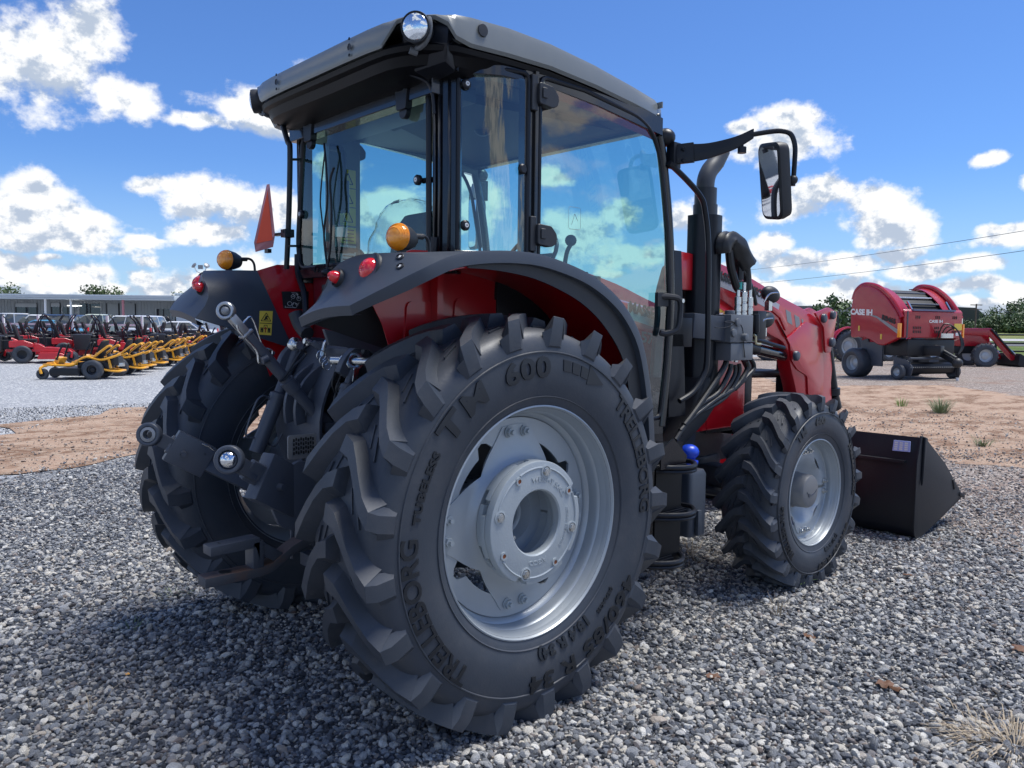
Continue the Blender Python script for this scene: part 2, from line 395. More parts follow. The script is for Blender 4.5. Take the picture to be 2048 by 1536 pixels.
# ================================================================== ground
def ground_mat(name, base, dark, light, scale, bump, tanc=None, tanpos=None):
    m = bpy.data.materials.new(name); m.use_nodes = True; t = m.node_tree; p = t.nodes['Principled BSDF']; p.inputs['Roughness'].default_value = .9; p.inputs['Specular IOR Level'].default_value = .2
    pos = nd(t, 'ShaderNodeNewGeometry').outputs['Position']
    v = nd(t, 'ShaderNodeTexVoronoi', inp={'Scale': scale, 'Randomness': 1.}); t.links.new(pos, v.inputs['Vector'])
    sp = nd(t, 'ShaderNodeSeparateColor'); t.links.new(v.outputs['Color'], sp.inputs[0])
    c = mixc(t, smooth(t, sp.outputs[0], .3, .8), dark, base); c = mixc(t, smooth(t, sp.outputs[1], .8, .93), c, light)
    big = fbm(t, pos, .35, 5, .6)
    c = mixc(t, smooth(t, big, .3, .7, 0., .35), c, base)
    if tanc: c = mixc(t, smooth(t, fbm(t, pos, .9, 5, .65), .5, .72, 0., .75), c, tanc)
    t.links.new(c, p.inputs['Base Color'])
    b = nd(t, 'ShaderNodeBump', inp={'Strength': 1., 'Distance': bump}); t.links.new(mth(t, 'SUBTRACT', 1., v.outputs['Distance']), b.inputs['Height']); t.links.new(b.outputs[0], p.inputs['Normal'])
    return m
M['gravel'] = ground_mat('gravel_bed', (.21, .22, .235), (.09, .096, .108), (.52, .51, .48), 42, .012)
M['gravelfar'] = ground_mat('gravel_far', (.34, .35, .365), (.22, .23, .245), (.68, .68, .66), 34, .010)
M['gravelred'] = ground_mat('gravel_brownish', (.30, .25, .215), (.15, .12, .105), (.55, .50, .45), 36, .012, (.24, .14, .095))
def dirt_mat():
    m = bpy.data.materials.new('red_dirt'); m.use_nodes = True; t = m.node_tree; p = t.nodes['Principled BSDF']; p.inputs['Roughness'].default_value = .95; p.inputs['Specular IOR Level'].default_value = .1
    pos = nd(t, 'ShaderNodeNewGeometry').outputs['Position']
    st = nd(t, 'ShaderNodeMapping', inp={'Rotation': (0, 0, radians(-14)), 'Scale': (.9, 1.5, 1)}); t.links.new(pos, st.inputs[0])
    a = fbm(t, st.outputs[0], 1.3, 7, .65); b = fbm(t, pos, 9, 7, .75)
    c = mixc(t, smooth(t, a, .40, .56), (.22, .13, .085), (.42, .29, .21)); c = mixc(t, smooth(t, b, .45, .65, 0, .75), c, (.49, .39, .30))
    c = mixc(t, smooth(t, fbm(t, st.outputs[0], 3.1, 5, .7), .62, .74, 0, .45), c, (.22, .125, .085))
    t.links.new(c, p.inputs['Base Color'])
    v = nd(t, 'ShaderNodeBump', inp={'Strength': 1., 'Distance': .05}); t.links.new(mth(t, 'ADD', mth(t, 'MULTIPLY', a, 1.4), mth(t, 'MULTIPLY', b, .8)), v.inputs['Height']); t.links.new(v.outputs[0], p.inputs['Normal'])
    return m
M['dirt'] = dirt_mat()
def grass_mat(name, a, b, sc=3):
    m = bpy.data.materials.new(name); m.use_nodes = True; t = m.node_tree; p = t.nodes['Principled BSDF']; p.inputs['Roughness'].default_value = .9; p.inputs['Specular IOR Level'].default_value = .15
    pos = nd(t, 'ShaderNodeNewGeometry').outputs['Position']
    c = mixc(t, smooth(t, fbm(t, pos, .25, 6, .7), .35, .65), a, b); c = mixc(t, smooth(t, fbm(t, pos, sc*4, 4, .7), .4, .7, 0, .5), c, tuple(x*.55 for x in a))
    t.links.new(c, p.inputs['Base Color']); v = nd(t, 'ShaderNodeBump', inp={'Distance': .08}); t.links.new(fbm(t, pos, sc*5, 4, .7), v.inputs['Height']); t.links.new(v.outputs[0], p.inputs['Normal'])
    return m
M['lawn'] = grass_mat('lawn_grass', (.09, .15, .035), (.17, .20, .06))
M['asphalt'] = ground_mat('asphalt', (.13, .13, .135), (.10, .10, .105), (.2, .2, .2), 60, .002)
M['concrete'] = ground_mat('pale_concrete', (.42, .42, .42), (.36, .36, .36), (.5, .5, .5), 30, .002)

def terrain():
    fwd = (cos(YAW), sin(YAW))
    rs = [0, .6, 1.2, 2, 3, 4, 5, 6, 7, 8, 9, 10, 12, 14, 16, 18, 20, 23, 26, 29, 32, 36, 40, 44, 50, 60, 80, 120, 200, 400, 900, 2500]
    n = 96; b = B(); rows = []
    for r in rs: rows.append([(CP.x+r*cos(2*pi*j/n), CP.y+r*sin(2*pi*j/n), hgt(CP.x+r*cos(2*pi*j/n), CP.y+r*sin(2*pi*j/n))) for j in range(n+1)])
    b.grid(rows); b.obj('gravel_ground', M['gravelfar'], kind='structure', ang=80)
terrain()
def sheet(name, mat_, outline, dz, cell=.5, und=0., edge=.0):
    "a thin sheet of ground inside an outline (list of ground points), following the terrain"
    bm = bmesh.new(); vs = [bm.verts.new((p[0], p[1], 0)) for p in outline]; bm.faces.new(vs)
    xs = [p[0] for p in outline]; ys = [p[1] for p in outline]
    for ax, lo, hi in ((0, min(xs), max(xs)), (1, min(ys), max(ys))):
        k = lo+cell
        while k < hi:
            co = (k, 0, 0) if ax == 0 else (0, k, 0); no = (1, 0, 0) if ax == 0 else (0, 1, 0)
            bmesh.ops.bisect_plane(bm, geom=bm.verts[:]+bm.edges[:]+bm.faces[:], plane_co=co, plane_no=no); k += cell
    bmesh.ops.triangulate(bm, faces=bm.faces)
    for v in bm.verts:
        w = 0
        if und and not v.is_boundary: w = und*(.5+.5*noise.noise(Vector((v.co.x*.35, v.co.y*1.1, 3))))+und*.35*abs(noise.noise(Vector((v.co.x*1.7, v.co.y*2.9, 9))))
        v.co.z = hgt(v.co.x, v.co.y)+dz+w
    me = bpy.data.meshes.new(name); bm.to_mesh(me); bm.free(); me.materials.append(mat_)
    me.polygons.foreach_set('use_smooth', [True]*len(me.polygons))
    for p in me.polygons:
        if p.normal.z < 0: me.flip_normals(); break
    return props(link(bpy.data.objects.new(name, me)), kind='structure')
def ragged(pts, step=.5, amp=.25, seed=0):
    out = []; K = len(pts)
    for i in range(K):
        a, b = Vector(pts[i]).to_2d(), Vector(pts[(i+1) % K]).to_2d(); n = max(1, int((b-a).length/step))
        for k in range(n):
            p = a.lerp(b, k/n); w = Vector((noise.noise(Vector((p.x*.8, p.y*.8, seed))), noise.noise(Vector((p.x*.8, p.y*.8, seed+9)))))*amp*2
            out.append((p.x+w.x, p.y+w.y))
    return out
# near bed of darker gravel, then the reddish track that runs behind the tractor
DIRT = [gat(-700, 1010), gat(0, 968), gat(150, 938), gat(280, 905), gat(700, 880), gat(1100, 890), gat(1500, 905), gat(1760, 905), gat(2048, 935), gat(2500, 1010),
        gat(2700, 860), gat(2048, 790), gat(1900, 772), gat(1650, 772), gat(1450, 748), gat(1100, 745), gat(700, 790), gat(290, 818), gat(130, 838), gat(0, 868), gat(-600, 900)]
near = [gat(-700, 1000), gat(0, 960), gat(150, 932), gat(280, 900), gat(700, 878), gat(1100, 885), gat(1500, 895), gat(1800, 880), gat(2300, 870)]
bed = [tuple(p[:2]) for p in near] + [(9, -14), (-6, -16), (-14, -6)]
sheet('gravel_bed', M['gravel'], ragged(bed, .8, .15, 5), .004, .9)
BROWN = [gat(1560, 915), gat(1700, 850), gat(2048, 820), gat(2600, 860), gat(2600, 1180), gat(2048, 1130), gat(1900, 1060), gat(1750, 980)]
sheet('brown_gravel', M['gravelred'], ragged([tuple(p[:2]) for p in BROWN], .5, .3, 8), .008, .8)
sheet('dirt_track', M['dirt'], ragged([tuple(p[:2]) for p in DIRT], .3, .45, 2), .012, .45, und=.018)
BR2 = [dat(1400, 44), dat(1560, 42), dat(1750, 40.5), dat(2048, 37.5), dat(2700, 34), gat(2700, 800), gat(2048, 800), gat(1900, 778), gat(1650, 776), gat(1480, 756)]
sheet('brown_gravel', M['gravelred'], ragged([tuple(p[:2]) for p in BR2], .6, .3, 12), .016, .9)

# ---- gravel stones as geometry (nodes pick one of a dozen stones at each point)
def stone_mat():
    m = bpy.data.materials.new('stones'); m.use_nodes = True; t = m.node_tree; p = t.nodes['Principled BSDF']; p.inputs['Roughness'].default_value = .5; p.inputs['Specular IOR Level'].default_value = .55
    r = nd(t, 'ShaderNodeAttribute', attribute_type='INSTANCER', attribute_name='tint'); rr = nd(t, 'ShaderNodeValToRGB'); t.links.new(r.outputs['Fac'], rr.inputs[0])
    cr = rr.color_ramp; cr.interpolation = 'LINEAR'; cr.elements[0].color = (.045, .05, .06, 1); cr.elements[1].color = (.86, .84, .78, 1)
    for q, c in ((.20, (.085, .094, .112)), (.42, (.17, .184, .21)), (.62, (.31, .322, .34)), (.78, (.52, .52, .51)), (.92, (.72, .67, .58))): e = cr.elements.new(q); e.color = (*c, 1)
    pos = nd(t, 'ShaderNodeTexCoord').outputs['Object']; f = mth(t, 'MULTIPLY_ADD', fbm(t, pos, 1.6, 6, .7), 1.2, .4)
    c = vmth(t, 'SCALE', rr.outputs[0]); t.links.new(f, c.node.inputs['Scale'])
    br = nd(t, 'ShaderNodeAttribute', attribute_type='INSTANCER', attribute_name='brown')
    c = mixc(t, mth(t, 'MULTIPLY', br.outputs['Fac'], .62), c, (.32, .22, .155)); t.links.new(c, p.inputs['Base Color'])
    b = nd(t, 'ShaderNodeBump', inp={'Strength': .6, 'Distance': .08}); t.links.new(fbm(t, pos, 5, 4, .6), b.inputs['Height']); t.links.new(b.outputs[0], p.inputs['Normal'])
    return m
M['stone'] = stone_mat()
def stones():
    pc = bpy.data.collections.new('stone_shapes')
    for k in range(14):
        bm = bmesh.new(); bmesh.ops.create_icosphere(bm, subdivisions=2, radius=1.)
        q = Vector((k*7.3, 1, 2))
        cuts = [(Vector(RNG.normal(size=3)).normalized(), RNG.uniform(.45, .8)) for _ in range(9)]
        for v in bm.verts:
            for n_, d_ in cuts:
                e = v.co.dot(n_)-d_
                if e > 0: v.co -= n_*e*.85
            v.co *= 1+.16*noise.noise(v.co*1.3+q); v.co.x *= RNG_A[k]; v.co.z *= .72
        me = bpy.data.meshes.new('stone'); bm.to_mesh(me); bm.free(); me.materials.append(M['stone']); me.polygons.foreach_set('use_smooth', [True]*len(me.polygons))
        if k % 2: me.set_sharp_from_angle(angle=radians(28))
        pc.objects.link(bpy.data.objects.new('stone', me))
    P = []
    def ring(r0, r1, cell, hw):
        # jittered grid in polar coordinates around the place where the photographer stands
        r = r0
        while r < r1:
            n = int(2*hw*r/cell)
            if n > 0:
                a = YAW + (-hw + 2*hw*(np.arange(n)+RNG.random(n))/n)
                rr = r+cell*(RNG.random(n)-.5)*1.2
                P.append(np.stack([CP.x+rr*np.cos(a), CP.y+rr*np.sin(a), np.full(n, cell)], 1))
            r += cell
    ring(.9, 3.6, .0165, .80); ring(.9, 3.6, .022, .80); ring(3.6, 6, .019, .76); ring(3.6, 6, .027, .76); ring(6, 9, .024, .74); ring(9, 12, .036, .72); ring(12, 17, .06, .70)
    A = np.concatenate(P); x, y, cell = A.T
    # on the dirt only scattered stones
    def inside(poly, x, y):
        ins = np.zeros(len(x), bool); K = len(poly)
        for i in range(K):
            x0, y0 = poly[i][0], poly[i][1]; x1, y1 = poly[(i+1) % K][0], poly[(i+1) % K][1]
            with np.errstate(all='ignore'): c = ((y0 > y) != (y1 > y)) & (x < (x1-x0)*(y-y0)/(y1-y0+1e-12)+x0)
            ins ^= c
        return ins
    sg_ = np.where(x > 3.2, .95, .26); jx, jy = x+RNG.normal(size=len(x))*sg_, y+RNG.normal(size=len(x))*sg_
    d = inside(DIRT, jx, jy); brn = inside(BROWN, x+RNG.normal(size=len(x))*1.0, y+RNG.normal(size=len(x))*1.0)
    keep = ~d | (RNG.random(len(x)) < np.where(x > 4, .26, .12)); x, y, cell, brn, d = x[keep], y[keep], cell[keep], brn[keep], d[keep]
    n = len(x); z = np.array([hgt(a, b) for a, b in zip(x, y)])
    s = .0086*np.exp(RNG.normal(size=n)*.38); s = np.minimum(s, .0215); s *= np.where(RNG.random(n) < .012, 1.5, 1)
    real = inside(DIRT, x, y); z = z + s*RNG.uniform(-.1, .75, n)+.006+np.where(real, .018, 0)
    me = bpy.data.meshes.new('gravel_stones'); me.vertices.add(n); me.vertices.foreach_set('co', np.stack([x, y, z], 1).astype(np.float32).ravel())
    def at(nm, ty, data, f): a = me.attributes.new(nm, ty, 'POINT'); a.data.foreach_set(f, data.astype(np.float32 if ty != 'INT' else np.int32).ravel())
    at('s', 'FLOAT', s, 'value'); at('rot', 'FLOAT_VECTOR', np.stack([RNG.normal(size=n)*.45, RNG.normal(size=n)*.45, RNG.random(n)*6.283], 1), 'vector')
    at('idx', 'INT', RNG.integers(0, 14, n), 'value')
    tn = RNG.random(n)**.92; tn = np.where(s > .018, tn*.5+.5, tn)
    at('tint', 'FLOAT', tn, 'value'); at('brown', 'FLOAT', np.where(brn, RNG.random(n)**.7, np.where(d, 1., RNG.random(n)**14)), 'value')
    o = props(link(bpy.data.objects.new('gravel_stones', me)), label='loose dark and pale gravel stones spread over the yard', cat='gravel', kind='stuff')
    g = bpy.data.node_groups.new('scatter_stones', 'GeometryNodeTree')
    g.interface.new_socket('Geometry', in_out='INPUT', socket_type='NodeSocketGeometry'); g.interface.new_socket('Geometry', in_out='OUTPUT', socket_type='NodeSocketGeometry')
    gi = g.nodes.new('NodeGroupInput'); go = g.nodes.new('NodeGroupOutput'); mp = g.nodes.new('GeometryNodeMeshToPoints'); ip = g.nodes.new('GeometryNodeInstanceOnPoints'); ci = g.nodes.new('GeometryNodeCollectionInfo')
    ci.inputs[0].default_value = pc; ci.inputs['Separate Children'].default_value = True; ci.inputs['Reset Children'].default_value = True
    def na(nm, ty):
        a = g.nodes.new('GeometryNodeInputNamedAttribute'); a.data_type = ty; a.inputs[0].default_value = nm; return [o_ for o_ in a.outputs if o_.enabled][0]
    g.links.new(gi.outputs[0], mp.inputs[0]); g.links.new(mp.outputs[0], ip.inputs['Points']); g.links.new(ci.outputs[0], ip.inputs['Instance'])
    ip.inputs['Pick Instance'].default_value = True; g.links.new(na('idx', 'INT'), ip.inputs['Instance Index']); g.links.new(na('s', 'FLOAT'), ip.inputs['Scale'])
    er = g.nodes.new('FunctionNodeEulerToRotation'); g.links.new(na('rot', 'FLOAT_VECTOR'), er.inputs[0]); g.links.new(er.outputs[0], ip.inputs['Rotation'])
    g.links.new(ip.outputs[0], go.inputs[0]); md = o.modifiers.new('scatter', 'NODES'); md.node_group = g
    print('stones', n)
RNG_A = RNG.uniform(1.0, 1.5, 14)
stones()
# ================================================================== tractor wheels
TR = empty('tractor', (0, 0, 0), label='large red farm tractor with grey cab roof, front loader and black bucket, seen from behind', cat='tractor')
def tyre_wheel(name, cx, cy, cz, R, half, rim_r, nlug, sgn, phase, texts, front=False, steer=0.):
    """sgn -1: right side. Local frame: x forward, y outward, z up, at the hub."""
    W_ = B(); sc_ = R/.823; q = half/.2335
    tread_r = R-.052*sc_**.5; lugtop = R
    def carc(t):   # carcass profile from the middle of the tread (t=0) to the bead (t=1): (y, r)
        pts = [(0, tread_r), (.10*q, tread_r-.002), (.165*q, tread_r-.010), (.205*q, tread_r-.032), (.226*q, tread_r-.075), (.2335*q, rim_r+(tread_r-rim_r)*.52), (.230*q, rim_r+(tread_r-rim_r)*.30), (.214*q, rim_r+.030), (.204*q, rim_r+.004), (.196*q, rim_r-.012)]
        return pts
    sp_ = spline([(a, b, 0) for a, b in carc(0)], 5); half_prof = [(p.x, p.y) for p in sp_]
    prof = [(r, -y) for y, r in half_prof[::-1]] + [(r, y) for y, r in half_prof[1:]]
    W_.lathe(prof, ax=(0, 1, 0), n=120)
    # shoulder ring line
    # lugs
    lp = [(-.018*q, -.02, .095*sc_, .062*sc_), (.035*q, .005, .092*sc_, .054*sc_), (.085*q, .065, .092*sc_, .052*sc_), (.135*q, .145, .096*sc_, .054*sc_), (.18*q, .215, .098*sc_, .056*sc_), (.216*q, .262, .092*sc_, .052*sc_), (.228*q, .275, .086*sc_, .052*sc_), (.2345*q, .28, .070*sc_, .052*sc_)]
    tops = [R, R-.0005, R-.001, R-.003, R-.006, R-.013, R-.055*sc_, R-.125*sc_]
    outy = [-.012*q, .05*q, .10*q, .15*q, .192*q, .232*q, .2385*q, .2325*q]
    def base_r(y):
        for i in range(len(half_prof)-1):
            a, b = half_prof[i], half_prof[i+1]
            if a[0] <= y <= b[0]: return a[1]+(b[1]-a[1])*(y-a[0])/max(1e-6, b[0]-a[0])
        return half_prof[0][1]
    adv = 1.02
    for side in (-1, 1):
        for k in range(nlug):
            a0 = phase + 2*pi*k/nlug + (pi/nlug if side < 0 else 0)
            rings = []
            for i, (y, s, w0, w1) in enumerate(lp):
                th = a0 - .30 + s*adv            # theta grows backwards over the top; centre end leads
                rb = (base_r(abs(y))-.010) if i < 6 else (R-.075*sc_ if i == 6 else R-.135*sc_)
                yb = y*.97 if i < 6 else (.212*q if i == 6 else .224*q)
                rt, yt = tops[i], outy[i]
                hb, ht = w0/2/rb*1.25, w1/2/rt
                lead = .010*i/7
                quad = [(rb, yb, th-hb-lead), (rt, yt, th-ht-lead), (rt, yt, th+ht), (rb, yb, th+hb)]
                rings.append([Vector((r_*cos(a_), side*y_*1., r_*sin(a_))) for r_, y_, a_ in quad])
            W_.loft(rings)
    for side in (-1, 1):
        # thin moulded ring where the tread meets the sidewall and short bars between the lugs
        yb = .2345*q; rr_ = R-.150*sc_
        W_.lathe([(rr_+.004, side*(yb-.004)), (rr_+.002, side*(yb+.0008)), (rr_-.002, side*(yb+.0008)), (rr_-.004, side*(yb-.004))], n=120)
        r2 = rim_r+.035; y2 = .2175*q
        W_.lathe([(r2+.003, side*(y2-.002)), (r2, side*(y2+.003)), (r2-.004, side*(y2-.001))], n=96)
        # little bars across the tread gaps
        for k in range(nlug):
            a0 = phase+2*pi*k/nlug+(pi/nlug if side < 0 else 0)-.30+.165*adv+pi/nlug
            for y_, da in ((.055, -.10), (.105, -.045)):
                p0 = Vector(((tread_r+.001)*cos(a0+da-.06), side*y_*q, (tread_r+.001)*sin(a0+da-.06))); p1 = Vector(((tread_r-.001)*cos(a0+da+.05), side*(y_+.03)*q, (tread_r-.001)*sin(a0+da+.05)))
                W_.bar(p0, p1, .006, .010, p0)
    rim = B(); f = half*.875   # rim flange plane, from the tyre centre
    r = rim_r
    prf = [(r-.030, -f+.02), (r-.004, -f+.012), (r+.006, -f), (r+.002, -f-.008), (r-.004, -f-.004), (r-.012, -f+.02)]
    barrel = [(r+.001, f-.006), (r+.0005, f+.001), (r-.005, f+.003), (r-.008, f-.001), (r-.012, f-.010), (r-.016, f-.028), (r-.017, f-.048), (r-.030, f-.060), (r-.036, f-.075), (r-.037, f-.110),
              (r-.052, f-.122), (r-.058, f-.138), (r-.060, f-.20), (r-.062, f-.24), (r-.058, -f+.10), (r-.03, -f+.06), (r-.018, -f+.02), (r-.004, -f+.004), (r+.001, -f-.002), (r+.001, -f+.01), (r-.012, -f+.05), (r-.05, -f+.10), (r-.052, f-.24), (r-.028, f-.06), (r-.008, f-.01)]
    if front: barrel = [(a if i < 7 else r-(r-a)*.85, b if i < 7 else f-(f-b)*.72) for i, (a, b) in enumerate(barrel[:14])] + [(r-.045, -f+.08), (r-.018, -f+.02), (r-.004, -f+.004), (r+.001, -f-.002), (r+.001, -f+.01), (r-.035, -f+.09), (r-.035, f-.15), (r-.02, f-.04), (r-.008, f-.01)]
    rim.lathe(barrel, n=96, close=True)
    Mx = Matrix.Translation((cx, cy, cz)) @ Matrix.Rotation(steer, 4, 'Z') @ (Matrix.Rotation(pi, 4, 'Z') @ Matrix.Scale(-1, 4, (1, 0, 0)) if sgn < 0 else Matrix.Identity(4))
    def put(o): o.matrix_local = Mx if o.parent == TR else Matrix.Identity(4); return o
    def fin(bm_, nm, mt, par, **k): return bm_.obj(nm, mt, par, **k)
    hub = fin(rim, 'wheel', M['rim'], TR, ang=40); put(hub)
    ty = fin(W_, 'tyre', M['rubber'], hub, ang=20)
    # raised lettering that follows the sidewall
    def sidewall(rad):
        pts = [(y, r_) for y, r_ in half_prof if r_ < tread_r-.02]
        for i in range(len(pts)-1):
            if pts[i+1][1] <= rad <= pts[i][1]: a, b = pts[i+1], pts[i]; return a[0]+(b[0]-a[0])*(rad-a[1])/(b[1]-a[1])
        return pts[0][0]
    for txt, rad, deg, size, xs, fat, depth, sp2 in texts:
        def fn(x, y, z, rad=rad, deg=deg):
            rr_ = rad+y; a = radians(deg)-x/rad
            yy = sidewall(rr_)+.0032+z
            return (rr_*cos(a), yy, rr_*sin(a))
        if txt == '>':   # striped arrow
            ar = B(); a0, a1 = 80, 57
            segs = [(80, 76), (75.2, 71.2), (70.4, 66.4)]
            for s0, s1 in segs:
                for u, v in ((s0, s1),):
                    q_ = []
                    for aa, rr2 in ((u, rad-.022), (u+.6, rad+.022), (v+.6, rad+.022), (v, rad-.022)): y0 = sidewall(rr2); q_.append([(rr2*cos(radians(aa)), y0+h, rr2*sin(radians(aa))) for h in (-.002, .0035)])
                    ar.loft([[p[0] for p in q_], [p[1] for p in q_]])
            q_ = []
            for aa, rr2 in ((66, rad-.040), (66.6, rad+.040), (57, rad+.004)): y0 = sidewall(rr2); q_.append([(rr2*cos(radians(aa)), y0+h, rr2*sin(radians(aa))) for h in (-.002, .0035)])
            ar.loft([[p[0] for p in q_], [p[1] for p in q_]])
            ar.obj('arrow_mark', M['letter'], ty); continue
        text_obj(txt, size, M['letter'], ty, fn, depth=depth, fat=fat, xs=xs, sp=sp2, cuts=1)
    return hub, ty, Mx
def hexbolt(b, c, d, r=.017, h=.016, stud=.012):
    c = Vector(c); x, y, z = frame(d)
    b.loft([[c+z*t+(x*cos(pi/3*j)+y*sin(pi/3*j))*r for j in range(6)] for t in (0, h)])
    b.cyl(c, c+z*.004, r*1.25, 14); b.cyl(c+z*h, c+z*(h+stud), r*.5, 8)
RT_TXT = [('T', .578, 137.5, .120, 1.35, .004, .007, 1.0), ('M', .578, 124.5, .120, 1.30, .002, .007, 1.0), ('600', .578, 98.5, .108, 1.30, .004, .007, 1.1), ('>', .628, 68, 0, 1, 0, 0, 1), ('TRELLEBORG', .607, 21, .092, 1.0, .002, .005, 1.0),
          ('TRELLEBORG', .600, -156, .100, 1.02, .002, .005, 1.0), ('TUBELESS', .600, 159, .040, 1.3, .002, .006, 1.15), ('460/85 R 34', .606, -63, .096, 1.32, .003, .006, 1.1),
          ('(REPLACES', .545, -45.5, .022, 1.2, .001, .004, 1.0), ('18.4 R 34)', .512, -74, .056, 1.15, .003, .008, 1.1)]
hubs = []
ph = radians(1.0)
for sgn in (-1, 1):
    hub, ty, Mx = tyre_wheel('rear_wheel', 0, sgn*.8915, .813, .823, .2335, .4642, 21, sgn, radians(18.0) if sgn < 0 else radians(9), RT_TXT if sgn < 0 else [])
    # local y is outward; flange plane at y=+.2045
    # clamp ring with round notches
    rg = B(); yr = .062
    pts_o = [(.405*cos(2*pi*i/96), .405*sin(2*pi*i/96)) for i in range(96)]
    ri = []
    for i in range(96):
        a = 2*pi*i/96; rad = .318
        for c_ in (pi/4, 3*pi/4, 5*pi/4, 7*pi/4):
            dd = (a-c_+.25+pi) % (2*pi)-pi
            if abs(dd*.33) < .030: rad = max(rad, .333+sqrt(max(0, .030**2-(dd*.33)**2)))
        ri.append((rad*cos(a), rad*sin(a)))
    for y_ in (yr, yr+.012):
        pass
    vs = [(x, yr+.012, z) for x, z in pts_o]+[(x, yr+.012, z) for x, z in ri]+[(x, yr, z) for x, z in pts_o]+[(x, yr, z) for x, z in ri]; n = 96
    fs = []
    for i in range(n):
        j = (i+1) % n; fs += [(i, j, n+j, n+i), (2*n+j, 2*n+i, 3*n+i, 3*n+j), (n+i, n+j, 3*n+j, 3*n+i), (j, i, 2*n+i, 2*n+j)]
    rg.add(vs, fs); rg.obj('clamp_ring', M['rim'], hub, ang=30)
    # square dished disc with four cut corners
    ds = B(); nA = 128
    def edge(a):
        k = (a-radians(0)) % (pi/2); k = min(k, pi/2-k)      # angle to the nearest arm (0, 90, ...)
        s_ = abs(k)
        if s_ < radians(13): return .378
        t = (s_-radians(13))/(radians(45)-radians(13)); st = .378+(.262-.378)*min(1, t)**.60
        return st
    cross = [(0.0, .10), (.10, .10), (.15, .10), (.19, .108), (.225, .112), (.24, .100)]
    rings = []
    rad_y = [(.120, .080), (.175, .082), (.205, .086), (.230, .090), (.252, .086)]
    rows = []
    for i in range(nA+1):
        a = 2*pi*i/nA; e = edge(a); row = []
        for r_, y_ in ((.155, .06), (.165, .105), (.20, .108), (.228, .104), (.246, .090), (.270, .080), (None, .078)):
            rr_ = e if r_ is None else min(r_, e-.0005*(7))
            row.append(Vector((rr_*cos(a), y_, rr_*sin(a))))
        rows.append(row)
    ds.grid(rows, thick=.010); ds.obj('wheel_disc', M['rim'], hub, ang=28)
    for k in range(4):
        for da in (-6.9, 6.9):
            a = radians(90*k+da); hb = B(); hexbolt(hb, (.352*cos(a), .080, .352*sin(a)), (0, 1, 0), .019, .018, .014); hb.obj('lug_nut', M['zinc'] if False else M['casting'], hub)
    ax = B()
    ax.lathe([(.0, .01), (.05, .01), (.055, .03), (.065, .03), (.07, .015), (.085, .02), (.105, .06), (.155, .065), (.165, .07), (.17, .06), (.17, -.02), (.13, -.06), (.13, -.45), (0, -.45)], n=40); ax.obj('axle_flange', M['flange'], hub)
    if sgn < 0:
        # cast weights: three rings, the outermost with pockets, lettering and bolts
        def wring(y0, y1, ro, ri_, slots, nm):
            b = B(); n = 144; cs = []
            for i in range(n):
                a = 2*pi*i/n; o_ = ro
                for c_, hw in slots:
                    dd = (a-c_+pi) % (2*pi)-pi
                    if abs(dd) < hw: o_ = ro-.024
                cs.append((a, o_))
            rings = [[((o_-c1)*cos(a), y, (o_-c1)*sin(a)) for a, o_ in cs] for y, c1 in ((y0, .004), (y0+.004, 0), (y1-.006, 0), (y1-.0015, .002), (y1, .007))]
            rin = [[(r_*cos(a), y, r_*sin(a)) for a, o_ in cs] for r_, y in ((ri_+.006, y1), (ri_, y1-.006), (ri_, y0))]
            b.loft(rings+rin, caps=False, closed=True); return b
        wring(.112, .138, .236, .15, [(radians(d_), radians(7)) for d_ in (150, 205, 250, 20, 80)], 'w').obj('wheel_weight', M['casting'], hub, ang=30)
        wring(.1385, .168, .244, .145, [(radians(d_), radians(6)) for d_ in (160, 215, 265, 40, 100)], 'w').obj('wheel_weight', M['casting'], hub, ang=30)
        w3 = wring(.1685, .2045, .2445, .127, [(radians(d_), radians(5)) for d_ in (25, -45, -110)], 'w')
        wh = w3.obj('wheel_weight', M['casting'], hub, ang=30)
        # raised ribs on the face of the outer weight
        rb = B()
        for a0, a1 in ((35, 73), (84, 116), (-10, 26), (-56, -19), (-101, -64), (-146, -113), (172, 124)):
            if a1 < a0: a0, a1 = a1, a0
            pth = [(.218*cos(radians(a)), .2045, .218*sin(radians(a))) for a in np.linspace(a0, a1, 12)]
            rb.tube(pth, .0045, 6)
        rb.obj('raised_rib', M['casting'], wh)
        for d_ in (77.4, 165.8, -14.5, -107.2):
            a = radians(d_); pk = B(); c_ = Vector((.204*cos(a), .2045, .204*sin(a)))
            pk.lathe([(.026, -.004), (.027, .0035), (.021, .0045), (.020, -.002)], o=c_, ax=(0, 1, 0), n=24, close=True); pk.obj('bolt_pocket', M['casting'], wh)
            hb = B(); hexbolt(hb, c_, (0, 1, 0), .014, .010, 0.001); hb.obj('bolt', M['zinc'], wh)
        for d_ in (120, 31, -150.4, -60):
            a = radians(d_); c_ = Vector((.204*cos(a), .2048, .204*sin(a)))
            bs = B(); bs.lathe([(.016, -.004), (.0165, .006), (.009, .006), (.008, -.004)], o=c_, n=20, close=True); bs.obj('boss', M['casting'], wh)
            bs = B(); bs.cyl(c_, c_+Vector((0, .0045, 0)), .0088, 14); bs.obj('bore', M['copper'], wh)
        def arcf(rad, deg, up=1):
            def fn(x, y, z): rr_ = rad+y*up; a = radians(deg)-x/rad*up; return (rr_*cos(a), .2048+z, rr_*sin(a))
            return fn
        text_obj('WEIGHT 50KG', .030, M['casting'], wh, arcf(.163, 66), depth=.004, fat=.0006)
        text_obj('AGCO', .026, M['casting'], wh, arcf(.152, -88), depth=.004, fat=.0008, xs=1.2)
        text_obj('10T3310  L5MN1721N', .018, M['casting'], wh, arcf(.165, -14), depth=.003, fat=.0004, xs=.95)
